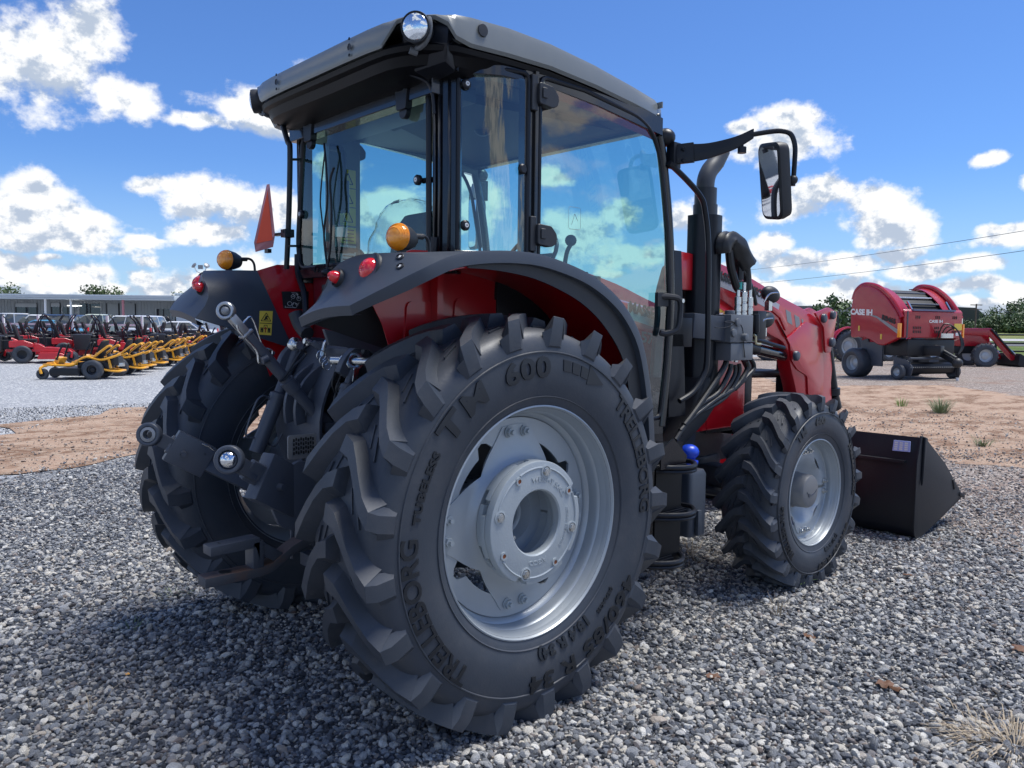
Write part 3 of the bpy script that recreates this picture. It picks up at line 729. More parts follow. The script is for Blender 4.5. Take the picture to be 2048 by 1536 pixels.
        # bolts deep in the bore
        for z_, x_ in ((.045, .02), (-.025, .0), (.09, .06), (-.08, .04)):
            hb = B(); hexbolt(hb, (x_-.06, .045, z_), (0, 1, 0), .016, .02, .03); hb.obj('stud', M['zinc'], hub)
FT_TXT = [('TM', .438, 124, .068, 1.2, .0015, .005, 1.05), ('600', .432, 94, .058, 1.3, .004, .005, 1.0), ('TRELLEBORG', .447, 14, .058, 1.05, .003, .005, 1.0), ('TRELLEBORG', .447, -155, .058, 1.05, .003, .005, 1.0),
          ('380/85 R 24', .452, -60, .056, 1.5, .004, .005, 1.05), ('(14.9 R 24)', .385, -62, .030, 1.25, .002, .004, 1.0)]
for sgn in (-1, 1):
    hub, ty, Mx = tyre_wheel('front_wheel', 2.5, sgn*.843, .581, .606, .190, .3324, 21, sgn, radians(6) if sgn < 0 else radians(2), FT_TXT if sgn < 0 else [], front=True)
    ds = B(); nA = 96; rows = []
    for i in range(nA+1):
        a = 2*pi*i/nA; k = a % (pi/2); k = min(k, pi/2-k); t = min(1, max(0, (k-radians(12))/radians(33))); e = .272-.075*sin(t*pi/2)**1.3
        row = [Vector((min(r_, e)*cos(a), y_, min(r_, e)*sin(a))) for r_, y_ in ((.09, .020), (.13, .030), (.165, .060), (.195, .085), (.215, .092), (.24, .092), (.30, .092))]
        rows.append(row)
    ds.grid(rows, thick=.009); ds.obj('wheel_disc', M['rim'], hub, ang=40)
    rg = B(); rg.lathe([(.30, .075), (.30, .083), (.232, .083), (.232, .075)], n=64, close=True); rg.obj('clamp_ring', M['rim'], hub)
    for k in range(4):
        for da in (-7.5, 7.5):
            a = radians(90*k+da); hb = B(); hexbolt(hb, (.250*cos(a), .093, .250*sin(a)), (0, 1, 0), .016, .014, .012); hb.obj('lug_nut', M['zinc'], hub)
    hb = B(); hb.lathe([(0, .137), (.080, .137), (.097, .130), (.104, .118), (.108, .03), (.125, .02), (.125, -.15), (0, -.15)], n=48); hb.obj('hub_cap', M['iron'] if False else mat('hub_grey', (.20, .20, .20), .5), hub)
    hb = B(); hb.tube([(.07*cos(a), .1375, .03+.05*sin(a)) for a in np.linspace(-2.6, -.5, 14)], .003, 5); hb.cyl((-.03, .135, -.02), (-.03, .14, -.02), .012, 12); hb.obj('hub_seam', M['iron'], hub)
# ================================================================== tractor body
def YP(px, py, y): v = ray(px, py); return CP+v*((y-CP.y)/v.y)
def XP(px, py, x): v = ray(px, py); return CP+v*((x-CP.x)/v.x)
from mathutils.bvhtree import BVHTree
def bvh(o): return BVHTree.FromPolygons([v.co for v in o.data.vertices], [p.vertices[:] for p in o.data.polygons])
def hit(px, py, tree):
    v = ray(px, py); p, n, i, d = tree.ray_cast(CP, v)
    if p is not None and n.dot(v) > 0: n = -n
    return p, n
def mir(p, s): return Vector((p[0], p[1]*s, p[2]))
root = TR
# ---- chassis
b = B()
b.box((.28, 0, .86), (.95, .52, .62)); b.box((.05, 0, 1.20), (.70, .62, .20)); b.box((1.25, 0, .80), (1.2, .42, .42)); b.box((2.2, 0, .82), (1.3, .40, .34)); b.box((2.5, 0, .58), (.36, .44, .26))
b.obj('transmission_housing', M['iron'], root, bev=.03)
b = B(); b.cyl((0, -.74, .813), (0, .74, .813), .13, 24); [b.cyl((0, s*.45, .813), (0, s*.70, .813), .30, 36, .27) for s in (-1, 1)]; b.cyl((0, -.52, .813), (0, .52, .813), .19, 24, .19)  # wide end drums added to darken the inside of the wheels
b.obj('rear_axle', M['iron'], root)
b = B(); b.bar((2.5, -.62, .56), (2.5, .62, .56), .16, .20); 
for s in (-1, 1): b.ball((2.5, s*.62, .58), .14, 8); b.cyl((2.38, s*.20, .50), (2.38, s*.60, .50), .03, 12)
b.obj('front_axle', M['iron'], root, bev=.01)
# ---- fenders
IN = [(-.712, .513, 1.605), (-.657, .54, 1.66), (-.632, .552, 1.706), (-.625, .578, 1.752), (-.625, .62, 1.790), (-.605, .69, 1.825), (-.57, .76, 1.842), (-.45, .70, 1.85), (-.30, .63, 1.858), (-.16, .66, 1.868),
      (-.05, .765, 1.87), (.12, .765, 1.865), (.28, .765, 1.835), (.42, .765, 1.755), (.54, .765, 1.66), (.645, .765, 1.51), (.725, .765, 1.30), (.755, .765, 1.10), (.765, .765, .96)]
OUT = [(-.705, .87, 1.648), (-.655, .94, 1.690), (-.61, .985, 1.722), (-.565, 1.02, 1.752), (-.52, 1.045, 1.778), (-.47, 1.055, 1.803), (-.41, 1.06, 1.828), (-.33, 1.06, 1.846), (-.22, 1.06, 1.860), (-.10, 1.06, 1.867),
       (.03, 1.06, 1.864), (.18, 1.06, 1.840), (.33, 1.06, 1.800), (.47, 1.06, 1.735), (.585, 1.06, 1.650), (.685, 1.06, 1.520), (.750, 1.06, 1.320), (.785, 1.06, 1.12), (.795, 1.06, .97)]
FEND = {}
for s in (-1, 1):
    def ctr(p, k):   # point moved towards the hub by k
        d = Vector((-p[0], 0, .813-p[2])); d.normalize(); return Vector(p)+d*k
    I_ = spline([mir(p, s) for p in IN], 3); O_ = spline([mir(p, s) for p in OUT], 3); n = len(I_)
    rows = []
    for i, (a, c) in enumerate(zip(I_, O_)):
        row = []
        for k in range(11):
            t = k/10; p = a.lerp(c, t)
            bul = .014*sin(pi*t) if i < 18 else .006*sin(pi*t)
            d = Vector((-.5, 0, .86)) if i < 18 else Vector((0, 0, 1)); row.append(p+d*bul)
        row[-1] = row[-1]*1
        lf = .74+.26*min(1, i/8); w = ctr(c, .012*lf); row.append(Vector((w.x, c.y+s*.004, w.z))); w = ctr(c, .046*lf); row.append(Vector((w.x, c.y+s*.006, w.z)))
        w = ctr(c, .050*lf); row.append(Vector((w.x, c.y-s*.02, w.z))); w = ctr(c, .020); row.append(Vector((w.x, c.y-s*.03, w.z)))
        rows.append(row)
    # bottom edge of the rear blade
    base = [Vector(p)+Vector((.012, 0, -.034)) for p in rows[0][:11]]; base2 = [Vector(p)+Vector((.05, 0, -.030)) for p in rows[0][:11]]
    b = B(); b.grid(rows)
    b.grid([base2, base, rows[0][:11]]); b.add([rows[0][10], rows[0][11], rows[0][12], base[10]], [(0, 1, 2, 3)]); b.add([rows[0][12], rows[0][13], base2[10], base[10]], [(0, 1, 2, 3)])
    fo = b.obj('fender', M['fender'], root, ang=28); FEND[s] = fo
    # side panel facing the middle: black behind the seam, red ahead of it
    St, Sb = mir((-.36, .60, 1.853), s), mir((-.218, .50, 1.455), s)
    b = B(); pr = []
    edge = [Vector(mir(p, s)) for p in IN[:7]]
    for i, e in enumerate(edge):
        t = (i/6)**.8; q = Sb.lerp(St, t); pr.append([e.lerp(q, k/6)+Vector((0, -s*.012*sin(pi*k/6), 0)) for k in range(7)])
    b.grid(pr, thick=.006)
    b.grid([[mir(p, s) for p in ((-.57, .755, 1.842), (-.45, .71, 1.850), (-.36, .66, 1.853))], [mir(p, s) for p in ((-.57, .757, 1.838), (-.45, .65, 1.846), (-.36, .60, 1.850))]])
    fp = b.obj('fender_side_panel', M['fender'] if s > 0 else M['plastic'], root, ang=40)
    b = B(); Ct, Cm, Cb = mir((-.07, .60, 1.895), s), mir((-.05, .56, 1.70), s), mir((-.05, .50, 1.30), s)
    b.grid([[St, mir((-.25, .60, 1.89), s), Ct], [St.lerp(Sb, .5), mir((-.20, .57, 1.7), s), Cm], [Sb, mir((-.16, .51, 1.45), s), mir((-.10, .52, 1.5), s)], [mir((-.16, .49, 1.30), s), mir((-.13, .49, 1.3), s), Cb]], thick=.006)
    fr = b.obj('cab_side_sheet', M['red'], root, ang=40)
    if s > 0: PANEL, REDP = bvh(fp), bvh(fr)
    # red wheel arch: inner wall, curved liner; black trim ring towards the front
    b = B(); li = [ctr(c, .055) for c in O_[18:]]
    b.grid([[Vector((p.x, s*y, p.z)) for y in (.60, .75, .9, 1.03)] for p in li], thick=.004)
    wall = []
    for p in [ctr(c, .055) for c in O_[12:]]: wall.append([Vector((p.x, s*.60, p.z)), Vector((p.x*.93+.01, s*.596, p.z-.05)), Vector((p.x*.80, s*.60, p.z*.8+.2)), Vector((p.x*.6, s*.60, max(1.0, p.z-.42)))])
    b.grid(wall, thick=.004)
    # pressed panels in the inner wall
    for x0, x1, z0, z1 in ((-.30, -.10, 1.45, 1.68), (-.05, .28, 1.48, 1.70)):
        pts = rpoly([(x0, z0), (x1, z0), (x1, z1), (x0+.02, z1)], .03); b.prism(pts, s*.603, s*.612)
    b.box((-.145, s*.63, 1.62), (.03, .05, .42)); b.obj('wheel_arch', M['red'], root, ang=30, bev=0)
    b = B(); rr = []
    for i, c in enumerate(O_[21:]):
        w = .012+.085*min(1, i/20); rr.append([ctr((c.x, s*1.035, c.z), .040), ctr((c.x, s*1.035, c.z), .045+w)])
    b.grid(rr, thick=.006); b.obj('arch_trim', M['plastic'], root)
    # lights
    tr_ = bvh(fo)
    def lamp(px, py, r, nm, m_, deep=.02):
        c = Vector(px) if isinstance(px, tuple) else px
        nrm = Vector((-.90, s*-.10, .30)).normalized(); k = B()
        k.lathe([(r*1.5, -.035), (r*1.46, -.002), (r*1.36, .003), (r*1.16, -.010), (r*1.0, -.02)], o=c, ax=nrm, n=36)
        k.obj('lamp_bezel', M['plastic'], fo)
        k = B(); k.lathe([(r, -.012), (r*.98, .004), (r*.86, .018), (r*.55, .030), (0, .034)], o=c, ax=nrm, n=32)
        for q in range(5): rr_ = r*(.2+.16*q); k.lathe([(rr_+.0015, .034-.028*(rr_/r)**2), (rr_, .037-.028*(rr_/r)**2), (rr_-.0015, .034-.028*(rr_/r)**2)], o=c, ax=nrm, n=28)
        k.obj(nm, m_, fo)
    lamp(mir((-.577, .795, 1.782), s)+Vector((0, 0, 0)), 0, .046, 'tail_light', M['redlens']); lamp(mir((-.628, .652, 1.757), s), 0, .024, 'reflector', M['redlens'])
    # flashing lamp on top
    c = mir((-.440, .785, 1.912), s); bc = B(); ax_ = Vector((-.93, -.34, .03)).normalized()
    bc.lathe([(0, .042), (.020, .040), (.036, .032), (.046, .018), (.050, .004), (.051, 0)], o=c, ax=ax_, n=32); 
    for q in range(6): z_ = .004+.006*q; rr_ = .050*sqrt(max(.05, 1-(z_/.043)**2)); bc.lathe([(rr_+.0005, z_-.002), (rr_+.002, z_), (rr_+.0005, z_+.002)], o=c, ax=ax_, n=28)
    am = bc.obj('flasher_lens', M['amber'], root)
    bc = B(); bc.lathe([(.0515, .004), (.0525, -.002), (.050, -.012), (.046, -.045), (.034, -.078), (.016, -.092), (0, -.094)], o=c, ax=ax_, n=28); bc.box(c+Vector((.012, 0, -.058)), (.028, .022, .05))
    bc.tube(spline([c+Vector((.085, 0, .012)), c+Vector((.125, -s*.005, .012)), c+Vector((.145, -s*.01, -.012)), c+Vector((.15, -s*.01, -.06))], 5), .0065, 8); bc.cyl(c+Vector((.075, 0, .008)), c+Vector((.11, 0, .010)), .011, 10)
    bc.obj('flasher_housing', M['plastic'], root)
    # two push buttons
    if s < 0:
        for px, py, sym in ((800, 514, 'h'), (800, 533, '2')):
            p, nr = hit(px, py, tr_)
            if p: 
                k = B(); k.lathe([(.0155, -.006), (.0155, .003), (.0125, .0045), (.0122, .002), (0, .002)], o=p, ax=nr, n=24); bo = k.obj('lift_button', M['black'], fo)
                x_, y_, z_ = frame(nr); k = B(); k.bar(p+nr*.003-y_*.006, p+nr*.003+y_*.006, .003, .001, nr); k.bar(p+nr*.003+y_*.004-x_*.004, p+nr*.003+y_*.004+x_*.005, .003, .001, nr); k.bar(p+nr*.003-y_*.004-x_*.005, p+nr*.003-y_*.001+x_*.005, .0025, .001, nr); k.obj('button_mark', M['white'], bo)
# warning sticker on the left panel
def decal(tree, q, m_, name, parent, lift=.003):
    pts = []
    for px, py in q:
        p, n_ = hit(px, py, tree)
        if p is None: raise Exception('decal misses %s %s' % (name, (px, py)))
        pts.append(p+n_*lift)
    k = B(); k.add(pts+[p-n_*.0015 for p in pts], [(0, 1, 2, 3), (7, 6, 5, 4), (0, 4, 5, 1), (1, 5, 6, 2), (2, 6, 7, 3), (3, 7, 4, 0)]); return k.obj(name, m_, parent, smoothf=False), pts, n_
def quadmap(pts, n_, lift):
    a, b_, c, d = pts   # top-left, top-right, bottom-right, bottom-left
    return lambda u, v: (a.lerp(b_, u)).lerp(d.lerp(c, u), v)+n_*lift
st, pts, n_ = decal(PANEL, [(519, 622), (545, 622.5), (542, 671), (517, 669.5)], M['sticker'], 'warning_sticker', root)
qm = quadmap(pts, n_, .0012)
def strokes(lines, w, m_, par, qm=qm, nm='pictogram', nn=None):
    k = B(); nn = nn or n_
    for l in lines:
        for a, c in zip(l[:-1], l[1:]): k.bar(qm(*a), qm(*c), w, .0006, nn)
    k.obj(nm, m_, par, fix=False, smoothf=False)
strokes([[(.12, .42), (.5, .08), (.88, .42), (.12, .42)], [(.02, .52), (.98, .52)]], .003, M['ink'], st)
strokes([[(.35, .38), (.62, .22)], [(.5, .20), (.48, .38)], [(.42, .26), (.66, .36)]], .0055, M['ink'], st)
strokes([[(x_, .70), (x_, .90)] for x_ in (.16, .28, .72, .84)]+[[(.16, .76), (.30, .80)], [(.84, .76), (.70, .80)]], .006, M['ink'], st)
strokes([[(.38, .72), (.38, .60), (.62, .60), (.62, .72)]], .0025, M['ink'], st); strokes([[(.5, .66), (.5, .90)], [(.38, .74), (.62, .74)]], .005, mat('ink_red', (.35, .02, .01), .5), st)
for k_, (q, m_) in enumerate((([(563, 583), (617, 583), (616, 619), (566, 617)], M['ink']),)):
    st2, pts2, n2 = decal(REDP, q, m_, 'diagram_plate', root); q2 = quadmap(pts2, n2, .0012)
    random.seed(3); Ls = []
    for cx_, cy_, rr_ in ((.26, .72, .14), (.45, .80, .16), (.62, .42, .13), (.40, .30, .12)): Ls.append([(cx_+rr_*.62*cos(a), cy_+rr_*sin(a)*.9) for a in np.linspace(0, 6.28, 12)])
    for _ in range(14): x0, y0 = random.uniform(.25, .65), random.uniform(.15, .75); Ls.append([(x0, y0), (x0+random.uniform(-.1, .1), y0+random.uniform(-.15, .15))])
    Ls += [[(.35, .08), (.55, .10), (.6, .4)], [(.08, .92), (.08, .84)], [(.75, .62), (.75, .54)], [(.06, .93), (.5, .93)]]
    strokes(Ls, .0012, M['white'], st2, qm=q2, nn=n2, nm='line_drawing')

# ---- cab shell: pillars, sills
cab = B()
def pil(pts, r): cab.tube(spline(pts, 5), r, 10)
for s in (-1, 1):
    # rear corner post (chamfered, with ribs)
    for (x0, y0), (x1, y1) in (((-.122, .565), (-.112, .625)), ((-.112, .625), (-.075, .672))):
        cab.loft([[(x0, s*y0, z), (x1, s*y1, z), (x1+.05, s*(y1-.03), z), (x0+.05, s*(y0-.02), z)] for z in (1.80, 2.66)])
    for xx, yy in ((-.124, .585), (-.120, .612), (-.098, .648)): cab.tube([(xx, s*yy, 1.86), (xx+.002, s*yy, 2.2), (xx, s*yy, 2.60)], .007, 8)
    # centre post between quarter window and door
    cab.bar((.262, s*.742, 1.84), (.262, s*.742, 2.70), .075, .045, (0, 1, 0)) 
    cab.bar((.283, s*.768, 1.86), (.283, s*.768, 2.68), .020, .020, (0, 1, 0))
    # front post
    cab.tube(spline([(1.165, s*.735, 2.67), (1.235, s*.735, 2.43), (1.30, s*.735, 2.08), (1.325, s*.735, 1.73), (1.31, s*.735, 1.40), (1.27, s*.735, 1.06)], 5), .026, 10)
    # top rail and sill
    cab.loft([[(x, s*(y-dy), z) for y, z in ((.70, zt-.07), (.765, zt-.06), (.765, zt+.03), (.68, zt+.03))] for x, zt, dy in ((-.09, 2.672, .09), (.0, 2.676, .035), (.1, 2.685, .01), (.35, 2.69, 0), (.7, 2.672, 0), (1.0, 2.64, 0), (1.19, 2.62, 0))])
    cab.bar((-.09, s*.665, 1.865), (.10, s*.735, 1.868), .05, .06); cab.bar((.09, s*.735, 1.865), (.28, s*.745, 1.875), .05, .06)
    cab.bar((.74, s*.72, 1.06), (1.28, s*.72, 1.06), .05, .08)
cab.bar((-.12, -.60, 1.845), (-.12, .60, 1.845), .04, .05); cab.bar((-.13, -.62, 2.575), (-.13, .62, 2.575), .07, .09); cab.bar((1.17, -.74, 2.63), (1.17, .74, 2.63), .06, .09); cab.bar((1.29, -.74, 1.28), (1.29, .74, 1.28), .06, .08)
cab.obj('cab_frame', mat('gloss_black', (.006, .007, .010), .22, coat=.5), root, bev=.004, seg=1, ang=35)
b = B(); b.box((-.08, 0, 1.58), (.05, .98, .50)); b.obj('rear_wall', mat('dark_red_paint', (.12, .004, .010), .4), root, bev=.01)
b = B(); b.box((.55, 0, 1.20), (1.3, 1.30, .10)); b.box((.12, 0, 1.55), (.3, 1.16, .62)); b.obj('cab_floor', M['black'], root, bev=.02)
# ---- glass
def pane(name, pts3, m_, parent=root):
    k = B(); k.add(pts3, [tuple(range(len(pts3)))]); return k.obj(name, m_, parent, fix=False)
def QY(x): return -.762+.088*(max(0, .24-x)/.30)**1.8
k = B(); rows = []
for z in np.linspace(1.875, 2.635, 9): rows.append([Vector((x, QY(x), z)) for x in np.linspace(.235, -.065, 14)])
k.grid(rows); k.obj('quarter_window', G_SIDE, root, fix=False, ang=180)
k = B(); k.grid([[Vector((p.x, -p.y, p.z)) for p in r] for r in rows]); k.obj('quarter_window', G_SIDE, root, fix=False, ang=180)
DO = [(.305, 1.86), (.305, 2.665), (.60, 2.665), (1.0, 2.62), (1.115, 2.565), (1.185, 2.45), (1.26, 2.1), (1.295, 1.73), (1.275, 1.40), (1.235, 1.115), (.85, 1.105), (.80, 1.20), (.77, 1.42), (.66, 1.65), (.50, 1.80)]
DOr = rpoly(DO, [.03, .05, 0, .06, .06, .06, 0, 0, 0, .04, .04, .05, .05, .08, .05], 4)
for s in (-1, 1):
    k = B(); k.add([(x, s*(.765-.012*max(0, x-.3)), z) for x, z in DOr], [tuple(range(len(DOr)))]); dg = k.obj('door_window', G_SIDE, root, fix=False)
    k = B(); k.tube([(x, s*(.768-.012*max(0, x-.3)), z) for x, z in DOr], .011, 8, closed=True); k.obj('window_seal', M['black'], root)
    k = B(); q = rpoly([(-.070, 1.872), (-.070, 2.648), (.02, 2.652), (.12, 2.656), (.24, 2.662), (.24, 1.880), (.12, 1.878), (.02, 1.875)], [.04, .04, 0, 0, .04, .04, 0, 0]); k.tube([(x, -s*(QY(x)-.004), z) for x, z in q], .010, 8, closed=True); k.obj('window_seal', M['black'], root)
    for z_ in (2.585, 1.985):
        k = B(); k.prism(rpoly([(.275, z_-.045), (.36, z_-.052), (.392, z_-.035), (.395, z_+.005), (.36, z_+.04), (.275, z_+.045)], .012, 3), s*.766, s*.80); k.prism(rpoly([(.29, z_-.02), (.32, z_-.02), (.32, z_+.025), (.29, z_+.025)], .004, 2), s*.80, s*.806); k.box((.262, s*.775, z_), (.035, .02, .15)); k.obj('door_hinge', M['plastic'], root, bev=.004, seg=1)
    for x_, z_ in ((-.045, 2.575), (-.045, 2.000), (.205, 2.255)):
        y_ = -QY(x_)+.004; k = B(); k.lathe([(.022, 0), (.022, .010), (.016, .016), (0, .016)], o=(x_, s*y_, z_), ax=(0, s, 0), n=20); kn = k.obj('window_knob', M['black'], root)
        if x_ < 0: k = B(); k.lathe([(.010, .016), (.009, .0185), (.004, .0185), (.004, .016)], o=(x_, s*y_, z_), ax=(0, s, 0), n=14); k.obj('knob_ring', M['white'], kn)
    # door handle
    k = B(); k.tube(spline([(1.19, s*.77, 1.745), (1.235, s*.80, 1.745), (1.285, s*.825, 1.73), (1.295, s*.825, 1.66), (1.28, s*.82, 1.58), (1.23, s*.79, 1.555), (1.20, s*.77, 1.56)], 5), .016, 8); k.box((1.20, s*.775, 1.73), (.09, .02, .07)); dh = k.obj('door_handle', M['plastic'], root)
    k = B(); k.cyl((1.292, s*.828, 1.725), (1.292, s*.845, 1.725), .011, 12); k.obj('key_lock', M['zinc'], dh)
# no-step pictogram etched on the door
k = B(); q = rpoly([(.50, 2.03), (.58, 2.03), (.58, 2.13), (.50, 2.13)], .012, 3); k.tube([(x, -.767, z) for x, z in q], .0008, 4, closed=True); k.tube([(.52, -.767, 2.05), (.54, -.767, 2.10), (.56, -.767, 2.07)], .0012, 4); k.obj('etched_pictogram', M['grey'], root)
# windscreen and rear window
k = B(); k.grid([[Vector((x, y, z)) for y in np.linspace(-.71, .71, 7)] for x, z in ((1.285, 1.32), (1.315, 1.7), (1.295, 2.05), (1.23, 2.4), (1.17, 2.60))]); k.obj('windscreen', G_REAR, root, fix=False, ang=180)
RW = rpoly([(-.555, 1.875), (.575, 1.875), (.60, 2.0), (.535, 2.545), (-.55, 2.545)], [.03, .12, .1, .05, .03], 5)
k = B(); k.add([(-.128, y, z) for y, z in RW], [tuple(range(len(RW)))]); k.obj('rear_window', G_REAR, root, fix=False)
k = B(); k.tube([(-.130, y, z) for y, z in RW], .013, 8, closed=True); k.tube(spline([(-.135, .60, 1.95), (-.14, .585, 1.85), (-.15, .50, 1.74), (-.16, .47, 1.62), (-.165, .46, 1.50)], 5), .016, 8); k.tube(spline([(-.135, -.60, 1.95), (-.14, -.585, 1.85), (-.15, -.50, 1.74), (-.16, -.47, 1.62)], 5), .016, 8); k.obj('window_seal', M['black'], root)
for y_ in (-.41, .41):
    k = B(); k.prism(rpoly([(y_-.035, 2.50), (y_+.035, 2.50), (y_+.04, 2.56), (y_+.05, 2.60), (y_-.05, 2.60), (y_-.04, 2.56)], .01, 3), -.175, -.14, axis='x'); k.cyl((-.165, y_, 2.492), (-.14, y_, 2.492), .028, 16); hn = k.obj('rear_window_hinge', M['black'], root, bev=.004, seg=1)
    for dy in (-.028, .028): k = B(); k.cyl((-.18, y_+dy, 2.585), (-.172, y_+dy, 2.585), .007, 10); k.obj('hinge_screw', M['zinc'], hn)
for y_, z_ in ((-.485, 2.20), (.545, 2.155)):
    k = B(); k.lathe([(.022, 0), (.022, .014), (.016, .020), (0, .020)], o=(-.13, y_, z_), ax=(-1, 0, 0), n=20); kn = k.obj('window_knob', M['black'], root)
    k = B(); k.lathe([(.010, .020), (.009, .0225), (.004, .0225), (.004, .020)], o=(-.13, y_, z_), ax=(-1, 0, 0), n=14); k.obj('knob_ring', M['white'], kn)
k = B(); k.cyl((-.11, -.485, 2.20), (-.11, -.57, 2.195), .012, 10); k.obj('window_catch', M['black'], root)
# rear wiper
k = B(); k.tube(spline([XP(648, 287, -.165), XP(652, 330, -.17), XP(655, 400, -.165), XP(648, 470, -.16), XP(656, 545, -.16)], 5), .0055, 6); k.tube(spline([XP(668, 335, -.165), XP(660, 365, -.17), XP(663, 420, -.17), XP(660, 500, -.16), XP(652, 545, -.16)], 4), .006, 6)
k.tube(spline([XP(650, 300, -.17), XP(641, 390, -.165), XP(643, 430, -.165), XP(652, 500, -.16)], 4), .004, 6); k.ball(XP(655, 545, -.15), .03, 6, (1, 1.2, .6)); k.tube(spline([XP(630, 545, -.15), XP(632, 532, -.155), XP(650, 530, -.155)], 4), .005, 6)
k.obj('rear_wiper', M['black'], root)
# ---- interior
k = B(); seat = [(.20, .30, 1.60), (.20, .30, 1.70)]
k.box((.42, .0, 1.66), (.46, .48, .12)); k.loft([[(.17+.10*(z-1.66)-.05*(abs(y)/.25)**2*0, y*w, z) for y in (-.25, -.12, .12, .25)]+[(.29+.06*(z-1.66), y*w, z) for y in (.25, .12, -.12, -.25)] for z, w in ((1.66, 1.), (1.85, 1.02), (2.0, .96), (2.10, .82), (2.15, .55))])
se = k.obj('driver_seat', M['seat'], root, bev=.03, seg=3)
k = B(); rows = []
for i in range(13):
    z = 2.205-.26*(i/12)**1.3; row = []
    for j in range(24):
        a = 2*pi*j/24; w = (.06+.24*(i/12)**.55); r_ = 1+.12*noise.noise(Vector((cos(a)*2, sin(a)*2, i*.5)))
        row.append(Vector((.17+.5*w*cos(a)*r_, .03+w*sin(a)*r_*1.02, z+.02*noise.noise(Vector((a*3, i*.8, 1))))))
    rows.append(row+[row[0]])
k.grid(rows); k.obj('plastic_seat_wrap', glass('plastic_film', (.93, .95, .96), 1.25, .12), se, fix=False)
k = B(); k.tube([(1.0+.19*sin(a)*.45, .19*cos(a), 1.98+.19*sin(a)*.75) for a in np.linspace(0, 2*pi, 24)[:-1]], .013, 8, closed=True); k.bar((1.0, 0, 1.98), (1.15, 0, 1.4), .09, .09); k.bar((1.0, -.18, 1.98), (1.0, .18, 1.98), .03, .02); k.box((1.15, 0, 1.65), (.22, .42, .5)); k.obj('steering_column', M['black'], root, bev=.008)
k = B(); k.box((.55, -.50, 1.70), (.7, .24, .28)); k.box((.55, 0, 1.57), (.7, 1.1, .06)); k.tube(spline([(.75, -.50, 1.84), (.77, -.50, 1.95), (.80, -.50, 2.0)], 4), .012, 8); k.ball((.80, -.50, 2.02), .03, 8); k.box((.5, .52, 1.66), (.6, .2, .2)); k.obj('side_console', M['black'], root, bev=.02)
k = B(); k.tube(spline([(-.02, .44, 2.50), (-.0, .38, 2.48), (.0, .36, 2.40), (0, .36, 2.28)], 4), .02, 8); k.cyl((0, .36, 2.32), (0, .36, 2.16), .032, 12); k.obj('work_lamp_arm', M['black'], root)
k = B(); k.cyl((-.02, .345, 1.98), (-.02, .345, 2.10), .030, 16); k.cyl((-.02, .345, 2.10), (-.02, .345, 2.15), .030, 14, .012); k.cyl((-.02, .345, 2.15), (-.02, .345, 2.17), .013, 12); bt = k.obj('water_bottle', glass('bottle_plastic', (.8, .9, .92), 1.35, .05), root)
k = B(); k.cyl((-.02, .345, 2.03), (-.02, .345, 2.08), .0305, 16); k.obj('bottle_label', M['white'], bt); k = B(); k.box((-.02, .345, 1.965), (.12, .12, .02)); k.obj('bottle_shelf', M['black'], root)
k = B(); k.box((.50, 0, 2.64), (1.30, 1.38, .05)); k.box((-.02, 0, 2.585), (.22, 1.2, .09)); k.ball((.55, -.1, 2.61), .05, 8); k.obj('roof_liner', M['black'], root, bev=.01)
# far side post with warning labels
k = B(); k.box((.20, .70, 2.2), (.20, .05, .92)); ps = k.obj('inner_post', M['grey'], root, bev=.01)
for i, (m_, h_) in enumerate(((M['sticker'], .10), (M['sticker'], .10), (M['sticker'], .10), (M['sticker'], .09), (M['white'], .10))):
    k = B(); k.box((.215, .672, 2.40-.105*i), (.10, .004, h_)); lab = k.obj('warning_label', m_, ps)
    k = B(); z0 = 2.40-.105*i
    if i < 3:
        for a, c in (((-.03, -.03), (0, .03)), ((0, .03), (.03, -.03)), ((.03, -.03), (-.03, -.03))): k.bar((.215+a[0], .668, z0+a[1]), (.215+c[0], .668, z0+c[1]), .004, .002, (0, 1, 0))
    else:
        for q in range(4): k.box((.215, .668, z0-.03+.02*q), (.07, .002, .006))
    k.obj('pictogram', M['ink'], lab)
# ---- roof
def zb(x): return float(np.interp(x, [-.4, -.19, .06, .35, .68, 1.06, 1.3], [2.682, 2.682, 2.694, 2.699, 2.682, 2.652, 2.636]))
def zt(x): return float(np.interp(x, [-.4, -.22, -.07, .1, .39, .73, 1.07, 1.3], [2.782, 2.795, 2.812, 2.818, 2.814, 2.785, 2.746, 2.728]))
half = [(-.372, 0), (-.372, .25), (-.368, .44), (-.360, .545), (-.350, .585), (-.338, .62), (-.318, .66), (-.285, .705), (-.245, .745), (-.205, .775), (-.175, .79), (-.10, .792), (.1, .795), (.35, .795), (.65, .79), (.95, .775), (1.15, .755), (1.235, .72), (1.265, .62), (1.275, .3), (1.278, 0)]
lampz = {3: 0., 4: .45, 5: .9, 6: 1., 7: 1., 8: 1., 9: .75, 10: .2}
ring = [(x, y, i) for i, (x, y) in enumerate(half)]+[(x, -y, i) for i, (x, y) in list(enumerate(half))[-2:0:-1]]
R_ = []
for lev in range(6):
    row = []
    for x, y, i in ring:
        zl = zb(x)+(.088*lampz.get(i, 0)); zh = zt(x)
        cx_, cy_ = (x-.45), y; ins = (0, 0, .004, .014, .05, .16)[lev]; k_ = 1-ins/max(.3, math.hypot(cx_, cy_)); fx, fy = .45+cx_*k_, cy_*k_
        z = (zl, zl+.012, zl+(zh-zl)*.72, zh-.006, zh+.004, zh+.016)[lev]
        if lev == 0: fx, fy = .45+cx_*.992, cy_*.985
        row.append(Vector((fx, fy, z)))
    R_.append(row)
b = B(); b.loft(R_, caps=False); nR = len(ring)
